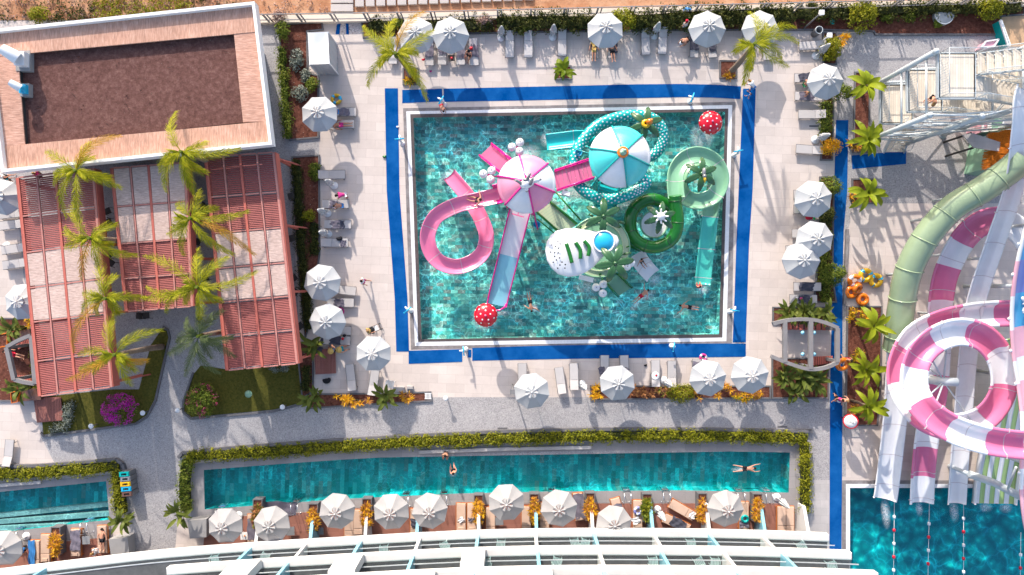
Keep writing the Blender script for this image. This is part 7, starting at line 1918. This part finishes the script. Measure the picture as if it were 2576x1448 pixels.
# ------------------------------------------------------------------ water slides and their tower
sg = thing('sage_tube_slide', 'sage green closed tube slide sweeping down to a white chute', 'water slide', (P(2263, 841, 0).x, P(2263, 841, 0).y, 0))
ctrl = [(2575, 400, 7.6), (2525, 440, 7.0), (2466, 481, 6.4), (2395, 524, 5.6), (2332, 594, 4.8), (2288, 676, 3.9), (2269, 761, 3.0), (2259, 845, 2.2), (2254, 880, 1.8)]
sp = smooth_path([P(*c) for c in ctrl], 8)
b = MB(); b.tube(sp, .90, 20, cap=False); b.build('tube', MAT['sage'], sg)
for i in (10, 18, 26, 33, 40, 47, 56, 63):
    t = (sp[min(i + 1, len(sp) - 1)] - sp[i - 1]).normalized(); q = t.to_track_quat('Z', 'Y').to_matrix(); b = MB(); b.torus(sp[i], .91, .05, 28, 5, M=q); b.build('flange', MAT['sage'], sg)
for x, y, z in ((2288, 690, 3.0), (2395, 540, 4.8), (2480, 480, 5.8)):
    p = P(x, y, z); b = MB(); b.tube([V((p.x, p.y, 0)), p], .11, 10); b.tube([p + V((-1.0, 0, -.2)), p], .07, 8); b.build('support', MAT['steel'], sg)
flume([(2254, 870, 1.7), (2250, 960, 1.25), (2244, 1050, .9), (2232, 1160, .5), (2222, 1238, .22), (2219, 1254, .18)], 1.62, .42, 'white_fg', 'landing_chute', sg, 6, lip=.09)
# pink striped helix slide ------------------------------------------------
hx = thing('pink_spiral_slide', 'pink and white striped open spiral slide above the landing chutes', 'water slide', (P(2402, 955, 0).x, P(2402, 955, 0).y, 0))
mm = [MAT['white_fg'], MAT['hotpink'], MAT['rose']]
up_ = [(2575, 1117, 7.6), (2545, 1115, 7.5), (2490, 1108, 7.3), (2440, 1096, 7.1), (2385, 1076, 6.9), (2329, 1040, 6.7), (2295, 995, 6.5), (2288, 945, 6.3), (2302, 895, 6.15), (2345, 852, 6.0), (2405, 834, 5.85), (2462, 850, 5.7), (2500, 895, 5.5), (2513, 955, 5.3), (2500, 1005, 5.1), (2468, 1045, 4.9), (2425, 1066, 4.7), (2370, 1070, 4.55), (2310, 1045, 4.4), (2268, 995, 4.25), (2253, 940, 4.1), (2266, 885, 3.95), (2300, 840, 3.8), (2365, 810, 3.65), (2448, 793, 3.5), (2530, 788, 3.4), (2580, 786, 3.3)]
pth = smooth_path([P(*c) for c in up_], 5); tot = sum((pth[i + 1] - pth[i]).length for i in range(len(pth) - 1))
bd = []; d = 0; k = 0
while d < tot: bd.append((d, (1, 0)[k % 2])); d += 2.45 if k else 2.1; k += 1
flume(up_, 1.46, .55, None, 'spiral_chute', hx, 5, bd, mm, lip=.21)
# central mast with arms
m0 = P(2360, 960, 5.2); m1 = P(2408, 962, 5.4)
b = MB(); b.tube([P(2318, 948, 3.0), m0, m1], [.3, .3, .3], 16); b.build('mast_head', MAT['steel'], hx)
b = MB(); g = V((m0.x + .0, m0.y, 0)); b.tube([g, m0], .28, 14); b.build('mast', MAT['steel'], hx)
for x, y, z in ((2336, 890, 5.6), (2380, 872, 5.7), (2322, 1010, 6.2), (2345, 1040, 6.4), (2440, 1055, 4.8), (2310, 900, 4.2)):
    b = MB(); b.tube([m0.lerp(m1, .3), P(x, y, z)], .06, 8); b.build('mast_arm', MAT['steel'], hx)
# pink striped chute that runs beneath the spiral ---------------------------
ps = thing('pink_striped_chute', 'pink and white banded chute curving under the spiral into the landing pool', 'water slide', (P(2352, 900, 0).x, P(2352, 900, 0).y, 0))
pc = [(2600, 655, 4.6), (2560, 590, 4.4), (2510, 556, 4.2), (2458, 565, 4.0), (2419, 598, 3.8), (2390, 645, 3.5), (2370, 693, 3.2), (2360, 742, 2.9), (2355, 800, 2.5), (2351, 900, 2.0), (2344, 990, 1.5), (2324, 1098, .95), (2314, 1198, .4), (2311, 1264, .18)]
flume(pc, 1.5, .42, None, 'chute', ps, 8, [(0, 0), (3.4, 1), (6.6, 0), (8.5, 1), (11.0, 0), (12.2, 1), (14.6, 0), (16.6, 1), (19.0, 0), (21.2, 1), (23.2, 0), (24.6, 1), (26.6, 0), (28.4, 1)][:12] + [(21.0, 0), (22.2, 1), (24.7, 0)], mm, lip=.16)
for x, y, z in ((2395, 640, 3.2), (2357, 790, 2.3), (2347, 960, 1.5), (2318, 1150, .5)):
    p = P(x, y, z); b = MB(); b.tube([V((p.x, p.y, 0)), p + V((0, 0, -.05))], .09, 8); b.build('support', MAT['steel'], ps)
# steep white slide ----------------------------------------------------------
ws = thing('steep_white_slide', 'long straight white slide dropping from the tower to the landing pool', 'water slide', (P(2420, 960, 0).x, P(2420, 960, 0).y, 0))
wc = [(2575, 225, 9.2), (2566, 262, 9.2), (2560, 330, 8.6), (2541, 470, 7.0), (2495, 610, 5.2), (2449, 751, 3.6), (2432, 850, 2.6), (2424, 930, 1.9), (2415, 1050, 1.1), (2406, 1165, .45), (2400, 1266, .18)]
flume(wc, 1.2, .36, 'white_fg', 'chute', ws, 7, lip=.10)
for x, y, z in ((2541, 470, 6.7), (2480, 650, 4.5), (2432, 850, 2.3), (2412, 1080, .8)):
    p = P(x, y, z); b = MB(); b.tube([V((p.x, p.y, 0)), p], .1, 8); b.build('support', MAT['steel'], ws)
# green and white multi lane ---------------------------------------------------
gl = thing('striped_lane_slide', 'wide green and white striped racing slide at the landing pool', 'water slide', (P(2510, 1100, 0).x, P(2510, 1100, 0).y, 0))
lane = [(2575, 850, 4.2), (2560, 930, 3.2), (2540, 1020, 2.1), (2520, 1130, 1.0), (2506, 1210, .4), (2500, 1268, .18)]
lp = smooth_path([P(*c) for c in lane], 6)
for k in range(8):
    o = -1.5 + 3.0 * (k + .5) / 8; b = MB(); w = 3.0 / 8
    b.sweep(lp, [(o - w / 2, .0), (o - w / 4, -.05), (o + w / 4, -.05), (o + w / 2, 0), (o + w / 2, -.14), (o - w / 2, -.14)]); b.build('lane', MAT['lime'] if k % 2 == 0 else MAT['white_fg'], gl)
for s in (-1, 1):
    b = MB(); b.sweep(lp, [(s * 1.55 - .05, .25), (s * 1.55 + .05, .25), (s * 1.55 + .05, -.16), (s * 1.55 - .05, -.16)]); b.build('side_wall', MAT['white_fg'], gl)
b = MB(); b.tube([P(2437, 1193, 2.2), P(2500, 1215, 2.6), P(2590, 1262, 3.2)], .27, 14); b.build('cross_beam', MAT['steel'], gl)
p = P(2437, 1193, 2.2); b = MB(); b.tube([P(2535, 1232, 3.0), P(2556, 1176, 5.0)], .08, 8); b.tube([V((p.x, p.y, -1.4)), p], .16, 10); b.build('support', MAT['steel'], gl)
# big banded slide at the picture edge --------------------------------------------
bs = thing('banded_giant_slide', 'giant blue purple pink and white banded slide at the edge of the place', 'water slide', (P(2620, 900, 0).x, P(2620, 900, 0).y, 0))
bc = [(2690, 440, 9.2), (2655, 530, 8.6), (2630, 600, 8.2), (2608, 690, 7.6), (2598, 780, 7.0), (2602, 880, 6.6), (2614, 960, 6.4), (2624, 1050, 6.4), (2623, 1150, 6.4), (2622, 1240, 6.2), (2636, 1330, 5.6), (2680, 1420, 5.0)]
bm = [MAT['white_fg'], MAT['slide_blue'], MAT['slide_purple'], MAT['rose'], MAT['hotpink']]
bp = smooth_path([P(*c) for c in bc], 8); L = [0.0]
for i in range(1, len(bp)): L.append(L[-1] + (bp[i] - bp[i - 1]).length)
def at_row(y): return next(L[i] for i, q in enumerate(bp) if q.y <= (724 - y) * PX * (CAM_H - q.z) / CAM_H)
bands = [(0, 3)] + [(at_row(y), m) for y, m in ((548, 0), (588, 1), (652, 2), (728, 1), (805, 3), (882, 0), (945, 3), (1024, 0), (1105, 3), (1165, 0), (1215, 4), (1305, 0))]
b = MB()
pr = [(-1.65, .55), (-1.58, .3), (-1.4, .05), (-.8, -.08), (0, -.1), (.8, -.08), (1.4, .05), (1.58, .3), (1.65, .55), (1.9, .55), (1.9, .47), (1.72, .45), (1.5, -.05), (0, -.2), (-1.5, -.05), (-1.72, .45), (-1.9, .47), (-1.9, .55)]
def bfn(i, j):
    k = 0
    for s, mi in bands:
        if L[i] >= s: k = mi
    if (j in (0, 7, 8, 9, 16, 17)): k = 3 if k in (2, 3, 4) else 0
    return k
b.sweep(bp, pr, 0, bfn); b.build('chute', bm, bs)
b = MB(); r = random.Random(3); c = P(2595, 772, 7.15)
for k in range(170):
    p = c + V((r.uniform(-.6, 1.3), r.uniform(-.5, .6), r.uniform(-.02, .05))); b.ball(p, r.uniform(.04, .11), 6, 0, (1.3, 1.3, .25))
o = b.build('white_water', MAT['white_fg'], bs); o['kind'] = 'stuff'
for x, y, z in ((2640, 560, 7.6), (2600, 720, 6.9), (2612, 960, 6.1), (2622, 1180, 6.0)):
    p = P(x, y, z); b = MB(); b.tube([V((p.x, p.y, 0)), p], .14, 10); b.tube([p + V((-.9, 0, 0)), p + V((.9, 0, 0))], .12, 8); b.build('support', MAT['steel'], bs)
for y, z in ((620, 8.05), (695, 7.5), (790, 7.0), (870, 6.65), (945, 6.45), (1180, 6.4)):
    i = min(range(len(bp)), key=lambda i: abs(bp[i].y - P(0, y, z).y)); t = (bp[min(i + 1, len(bp) - 1)] - bp[i - 1]).normalized(); l = t.cross(V((0, 0, 1))).normalized()
    for sd in (-1, 1):
        b = MB(); b.ball(bp[i] + l * sd * 1.93 + V((0, 0, .5)), .12, 8, 0, (1, 1, .6)); b.build('joint_knob', MAT['white_fg'], bs)

# stair tower ------------------------------------------------------------------------
tw = thing('slide_stair_tower', 'galvanised steel stair tower with pale boarded landings', 'stair tower', (P(2330, 260, 0).x, P(2330, 260, 0).y, 0))
board = tiles('pale_landing_boards', (0.66, 0.58, 0.48), (0.74, 0.67, 0.57), 3.0, 0.16, pi / 2, 0.006, (0.38, 0.32, 0.26), 0.7, 0.14)
ZS = [2.4, 5.8, 9.1]
def rail(pts, h=1.05):
    b = MB()
    for i in range(len(pts) - 1):
        a, e = V(pts[i]), V(pts[i + 1]); L_ = (e - a).length; up = V((0, 0, 1))
        for q in (.12, h): b.tube([a + up * q, e + up * q], .024 if q > .5 else .018, 6)
        n = max(2, int(L_ / .17))
        for k in range(n + 1): p = a.lerp(e, k / n); b.tube([p + up * .12, p + up * h], .022 if k in (0, n) else .009, 5)
    b.build('railing', MAT['steel'], tw)
G = lambda x, y, z: V((P(x, y, 0).x, P(x, y, 0).y, z))
X0, X1, Y0, YM, Y1 = 2174, 2249, 238, 302, 330      # plan of the landings, taken at ground scale
for k, z in enumerate(ZS):
    a, b_, c, d = G(X0, Y0, z), G(X1, Y0, z), G(X1, Y1, z), G(X0, Y1, z)
    s = MB(); s.prism([a, b_, c, d], z - .1, z); s.build('landing', board, tw)
    s = MB()
    for p, q in ((a, b_), (b_, c), (c, d), (d, a)): s.bar(p + V((0, 0, -.12)), q + V((0, 0, -.12)), .14, .24)
    s.build('landing_frame', MAT['steel'], tw)
    rail([b_, a, d, c] if k else [b_, a, d])
    # flights to the far side: one rises, one falls
    far = 2400; zz = z + 1.7; last = k == 2
    for (ya, yb, za, zb) in ((Y0, 282, z, z + 1.7), (286, Y1, z, z - 1.6)):
        if k == 0 and za > zb: continue
        n = 9; s = MB()
        for j in range(n):
            u0, u1 = j / n, (j + 1) / n; zt = za + (zb - za) * (j + .5) / n; xa = X1 + 4 + (far - X1) * u0 * .82; xb = X1 + 4 + (far - X1) * u1 * .82
            s.prism([G(xa, ya, 0), G(xb + 1, ya, 0), G(xb + 1, yb, 0), G(xa, yb, 0)], zt - .05, zt)
        s.build('stair_flight', board, tw)
        xe = X1 + 4 + (far - X1) * .82
        for y in (ya, yb):
            s = MB(); s.bar(G(X1 + 4, y, za - .12), G(xe, y, zb - .12), .06, .26); s.build('stringer', MAT['steel'], tw)
            rail([G(X1 + 4, y, za), G(xe, y, zb)])
    s = MB(); xe = X1 + 4 + (far - X1) * .82; zf = z + 1.7
    s.prism([G(xe, Y0, 0), G(xe + 75, Y0, 0), G(xe + 75, Y1, 0), G(xe, Y1, 0)], zf - .1, zf); s.build('landing', board, tw)
    rail([G(xe, Y0, zf), G(xe + 75, Y0, zf), G(xe + 75, Y1, zf)])
# ground flight
s = MB(); n = 9
for j in range(n):
    u0, u1 = j / n, (j + 1) / n; q0, q1 = 384 - 60 * u0, 384 - 60 * u1; zt = 2.4 * (j + .5) / n
    s.prism([G(2222 - 2 * u0, q0, 0), G(2272 - 8 * u0, q0 , 0), G(2272 - 8 * u1, q1, 0), G(2222 - 2 * u1, q1, 0)], zt - .05, zt)
s.build('stair_flight', board, tw)
for a, e in (((2222, 384), (2220, 324)), ((2272, 384), (2264, 324))):
    s = MB(); s.bar(G(*a, .0), G(*e, 2.3), .06, .26); s.build('stringer', MAT['steel'], tw); rail([G(*a, 0.05), G(*e, 2.4)])
cols = [(2166, 235, 9.2), (2166, 362, 8.6), (2371, 340, 9.4), (2371, 218, 9.4), (2470, 340, 9.4), (2470, 218, 9.4), (2270, 366, 8.8)]
for x, y, h in cols:
    s = MB(); s.tube([G(x, y, 0), G(x, y, h)], .17, 14); s.lathe([(.3, 0), (.3, .05), (.18, .08)], 14, G(x, y, 0)); s.build('column', MAT['steel'], tw)
    s = MB(); s.ball(G(x, y, h), .2, 12); s.build('column_cap', MAT['steel'], tw)
for (a, b_) in ((0, 3), (1, 2)):
    for z in (2.6, 5.6, 8.4):
        s = MB(); s.tube([G(cols[a][0], cols[a][1], z), G(cols[b_][0] + 150, cols[b_][1], z)], .07, 8); s.build('tie_beam', MAT['steel'], tw)
        s = MB(); s.tube([G(cols[a][0], cols[a][1], z), G(cols[b_][0], cols[b_][1], z - 2.4)], .05, 8); s.build('brace', MAT['steel'], tw)
        s = MB(); s.tube([G(cols[b_][0], cols[b_][1], z), G(cols[a][0] + 80, cols[a][1], z - 2.4)], .05, 8); s.build('brace', MAT['steel'], tw)
for a, b_ in ((0, 1), (3, 2)):
    for z in (5.4, 8.2):
        s = MB(); s.tube([G(cols[a][0], cols[a][1], z), G(cols[b_][0], cols[b_][1], z)], .07, 8); s.build('tie_beam', MAT['steel'], tw)
for a, b_ in ((2, 4), (3, 5), (1, 6), (6, 2), (2, 5), (4, 3)):
    for z in (1.6, 3.4, 5.2, 7.0, 8.8):
        s = MB(); p, q = G(cols[a][0], cols[a][1], z), G(cols[b_][0], cols[b_][1], z); s.tube([p, q], .05, 6); s.build('tie_beam', MAT['steel'], tw)
        if z < 8:
            s = MB(); s.tube([p, q + V((0, 0, 1.8))], .035, 6); s.build('brace', MAT['steel'], tw)
person(2346, 247, 5.85, 160, BEND, 'person with fair hair stooping on the middle tower landing', None, 'cloth_black', 'hair_fair', px_h=.8)

# themed hut under the tower
hu = thing('playful_hut', 'small green hut with an orange straw roof beneath the tower', 'hut', (P(2530, 380, 0).x, P(2530, 380, 0).y, 0))
q = [P(2505, 335, 3.0), P(2600, 325, 3.0), P(2600, 440, 3.0), P(2490, 425, 3.0)]
w = MB(); w.prism([V((p.x, p.y, 0)).lerp(V((P(2545, 380, 3).x, P(2545, 380, 3).y, 0)), .08) for p in q], 0, 2.7); w.build('wall', MAT['mint'], hu)
for k in range(2):
    f = MB(); p = P(2478, 372 + 30 * k, 1.5); f.box((p.x, p.y, 1.5), (.12, .75, 1.0)); f.build('window', MAT['white'], hu); f = MB(); f.box((p.x - .05, p.y, 1.5), (.06, .55, .8)); f.build('pane', MAT['dark_int'], hu)
rf = MB(); r = random.Random(8); cc = sum(q, V((0, 0, 0))) / 4
for k in range(2600):
    u, v = r.random(), r.random(); p = lerp2(q, u, v); h = 3.05 + .7 * (1 - abs(2 * u - 1)); d = V(((-1 if u < .5 else 1) * .5, r.uniform(-.12, .12), -.33)); rf.bar(V((p.x, p.y, h)), V((p.x, p.y, h)) + d, .03, .02)
rf.build('straw_roof', mat('orange_straw', (0.66, 0.19, 0.02), 0.9, 0.25, 9), hu)
rb = MB(); a, b_ = (q[0] + q[1]) / 2, (q[3] + q[2]) / 2; rb.bar(V((a.x, a.y, 3.78)), V((b_.x, b_.y, 3.78)), .25, .12); rb.prism([V((p.x, p.y, 0)) for p in q], 2.75, 3.0); rb.build('roof_ridge', MAT['orange_fg'], hu)
q = [P(x, y, 3.2) for x, y in ((2422, 340), (2445, 335), (2540, 366), (2534, 384), (2450, 372))]; s = MB(); s.prism([V((p.x, p.y, 0)) for p in q], 3.1, 3.2); s.build('porch_roof', MAT['lightstone'], hu)
for p in (q[1], q[3], q[4]): s = MB(); s.tube([V((p.x, p.y, 0)), V((p.x, p.y, 3.1))], .08, 8); s.build('porch_post', MAT['dark_int'], hu)
# playful side panels in pink and teal near the tower
for pts, z, m, lab in ([((2515, 52), (2519, 53), (2541, 115), (2536, 117)), .9, 'teal_fg', 'tall teal panel at the sand patch'], [((2480, 105), (2512, 100), (2500, 118), (2470, 120)), .8, 'rose', 'pink and red low prop by the teal panel'], [((2470, 270), (2484, 268), (2486, 330), (2472, 332)), 1.8, 'rose', 'pink panel seen between the tower braces'], [((2490, 270), (2520, 266), (2524, 325), (2492, 330)), 1.9, 'mint', 'teal panel seen between the tower braces']):
    q = [P(x, y, z) for x, y in pts]; t = thing('themed_panel', lab, 'panel', (q[0].x, q[0].y, 0), 0, 'themed panels by the tower'); b = MB(); b.prism([V((p.x, p.y, 0)) for p in q], .0, z - .08); b.build('panel', MAT[m], t); b = MB()
    for i in range(4): b.bar(q[i], q[(i + 1) % 4], .09, .12)
    b.build('panel_frame', MAT['white'], t)
# brown handles by the stairs
for x, y, lab in ((2271, 423 - 5, ''),): pass
# round red sign on the mulch: white face, grey lettering
c = P(2140, 1061, 1.7); sgn = thing('round_sign', 'red rimmed round white sign with a line of lettering by the mulch corner', 'sign', (c.x, c.y, 0), 0)
n = V((-.55, .12, .83)).normalized(); q = n.to_track_quat('Z', 'Y').to_matrix(); C = V((c.x, c.y, 1.7))
b = MB(); b.lathe([(.01, -.07), (.52, -.07), (.54, 0), (.5, .05), (.44, .05)], 32, C, M=q); b.build('rim', MAT['red_fg'], sgn)
b = MB(); b.lathe([(.45, .03), (.45, .056), (.001, .056)], 32, C, M=q); b.build('face', MAT['white'], sgn)
b = MB(); b.tube([V((c.x + .1, c.y, 0)), C - n * .08], .05, 8); b.build('post', MAT['red_fg'], sgn)
b = MB(); e1, e2 = q @ V((0, 1, 0)), q @ V((1, 0, 0))
for k in range(5):   # upright strokes of the faded word
    p = C + n * .064 + e1 * (.2 - .1 * k); b.bar(p - e2 * .1, p + e2 * .1, .03, .012, up=n)
    if k % 2 == 0: b.bar(p + e2 * .1, p + e2 * .1 - e1 * .06, .03, .012, up=n)
b.build('lettering', MAT['grey_fg'], sgn)
b = MB(); c = P(2127 + 16, 1095, 0)
b.prism(PP([(2125, 1078), (2162, 1078), (2162, 1100), (2125, 1100)]), 0, .05, [PP([(2128, 1081), (2159, 1081), (2159, 1097), (2128, 1097)])]); b.flat(PP([(2128, 1081), (2159, 1081), (2159, 1097), (2128, 1097)]), .03); tag(b.build('paved_hatch', MAT['lightstone']), 'framed grey paving hatch below the mulch bed', 'hatch')

# shelters with curved frames ---------------------------------------------------------
def shelter(lab, arcs, ribs, z, bench=(), lamps=(), posts=()):
    c = P(*arcs[0][len(arcs[0]) // 2], z); t = thing('shade_shelter', lab, 'shelter', (c.x, c.y, 0), 0)
    for a in arcs:
        L_ = smooth_path([P(x, y, z) for x, y in a], 5); b = MB(); b.sweep(L_, [(-.13, -.2), (.13, -.2), (.13, .1), (-.13, .1)], smooth=False); b.build('curved_beam', MAT['shelter_grey'], t)
    for a, e in ribs:
        b = MB(); b.bar(P(*a, z), P(*e, z), .3, .26); b.build('cross_beam', MAT['shelter_grey'], t)
    for x, y in posts:
        p = P(x, y, z); b = MB(); b.box((p.x, p.y, z / 2), (.22, .22, z)); b.build('post', MAT['shelter_grey'], t)
    for q in bench:
        L_ = PP(q, .45); 
        b = MB()
        for k in range(9): b.bar(lerp2(L_, (k + .5) / 9, 0), lerp2(L_, (k + .5) / 9, 1), (L_[1] - L_[0]).length / 9 * .7, .04)
        b.build('bench_slats', MAT['cloth_red'] if False else MAT['pergola'], t)
        b = MB(); cc = sum(L_, V((0, 0, 0))) / 4; b.prism([V((p.x, p.y, 0)).lerp(V((cc.x, cc.y, 0)), .1) for p in L_], 0, .4); b.build('bench_base', MAT['brown_fg'], t)
    for x, y in lamps:
        p = P(x, y, 1.9); b = MB(); b.lathe([(.14, 0), (.15, .03), (.03, .1)], 14, p); b.tube([p + V((0, 0, .08)), V((p.x, p.y, z))], .012, 5); b.build('pendant_lamp', MAT['fin_blue'], t)
    return t
shelter('curved grey shelter frame with red slatted benches over the blue mat', [[(1944, 815), (1985, 806), (2035, 804), (2075, 812), (2108, 826)], [(1940, 897), (1985, 915), (2034, 929), (2075, 926), (2108, 912)]],
        [((1974, 808), (1974, 912)), ((2039, 805), (2039, 929)), ((2106, 826), (2106, 912))], 2.0, [[(1965, 812), (2095, 815), (2095, 832), (1965, 830)], [(2045, 898), (2095, 896), (2095, 914), (2045, 920)]], [(2019, 838), (2048, 838), (2019, 892), (2048, 892)], [(2039, 808), (2039, 925), (2104, 829), (2104, 909)])
shelter('slanted grey shelter frame with red benches beside the pergola', [[(17, 874), (45, 858), (78, 844)], [(36, 955), (60, 962), (88, 966)]], [((18, 874), (37, 956)), ((80, 845), (90, 966))], 2.6, [[(40, 868), (75, 850), (78, 862), (46, 880)], [(42, 944), (85, 946), (85, 960), (46, 956)]], (), [(19, 875), (37, 955)])
for pts, lab in (([(-10, 842), (18, 838), (18, 872), (-5, 876)], 'orange planter box by the parasol at the picture edge'), ([(26, 987), (42, 985), (45, 1012), (28, 1016)], 'orange planter box by the red platform')):
    q = PP(pts, .8); t = thing('orange_box', lab, 'planter box', (q[0].x, q[0].y, 0), 0, 'orange planter boxes'); b = MB(); q2 = [V((p.x, p.y, 0)) for p in q]; cc = sum(q2, V((0, 0, 0))) / 4
    b.prism(q2, 0, .8, [[p.lerp(cc, .12) for p in q2]]); b.build('box', MAT['orange_fg'], t); b = MB(); b.prism([p.lerp(cc, .12) for p in q2], .1, .74); b.build('soil', MAT['soil'], t)
    q3 = [V((p.x + 1.0, p.y, 0)) for p in q2]; b = MB(); b.prism([q2[1], q2[1] + V((1.5, .3, 0)), q2[2] + V((1.5, .1, 0)), q2[2]], 0, .45); b.build('brown_base', MAT['brown_fg'], t)

# lane ropes in the landing pool ------------------------------------------------------
for k, (xa, ya, xb) in enumerate(((2250, 1258, 2247), (2338, 1262, 2333), (2424, 1262, 2424), (2568, 1340, 2566))):
    a, e = P(xa, ya, -.05), P(xb, 1520, -.05); t = thing('lane_rope', f'{("first", "second", "third", "outermost")[k]} red and white lane rope from the side of the blue mat', 'lane rope', a, 0, 'lane ropes in the landing pool')
    b = MB(); b.tube([a, e], .015, 5); b.build('rope', MAT['white'], t)
    n = 13
    for j in range(n):
        d = (e - a).normalized(); p = a + d * (1.3 + j * 1.02 + (k % 2) * .4)
        if p.y < e.y: break
        b = MB(); q = d.to_track_quat('Z', 'Y').to_matrix(); b.lathe([(.02, -.13), (.10, -.11), (.11, 0), (.10, .11), (.02, .13)], 12, p, M=q); b.build('float', MAT['white_fg'] if j % 2 == 0 else MAT['red_fg'], t)
bake_skins()
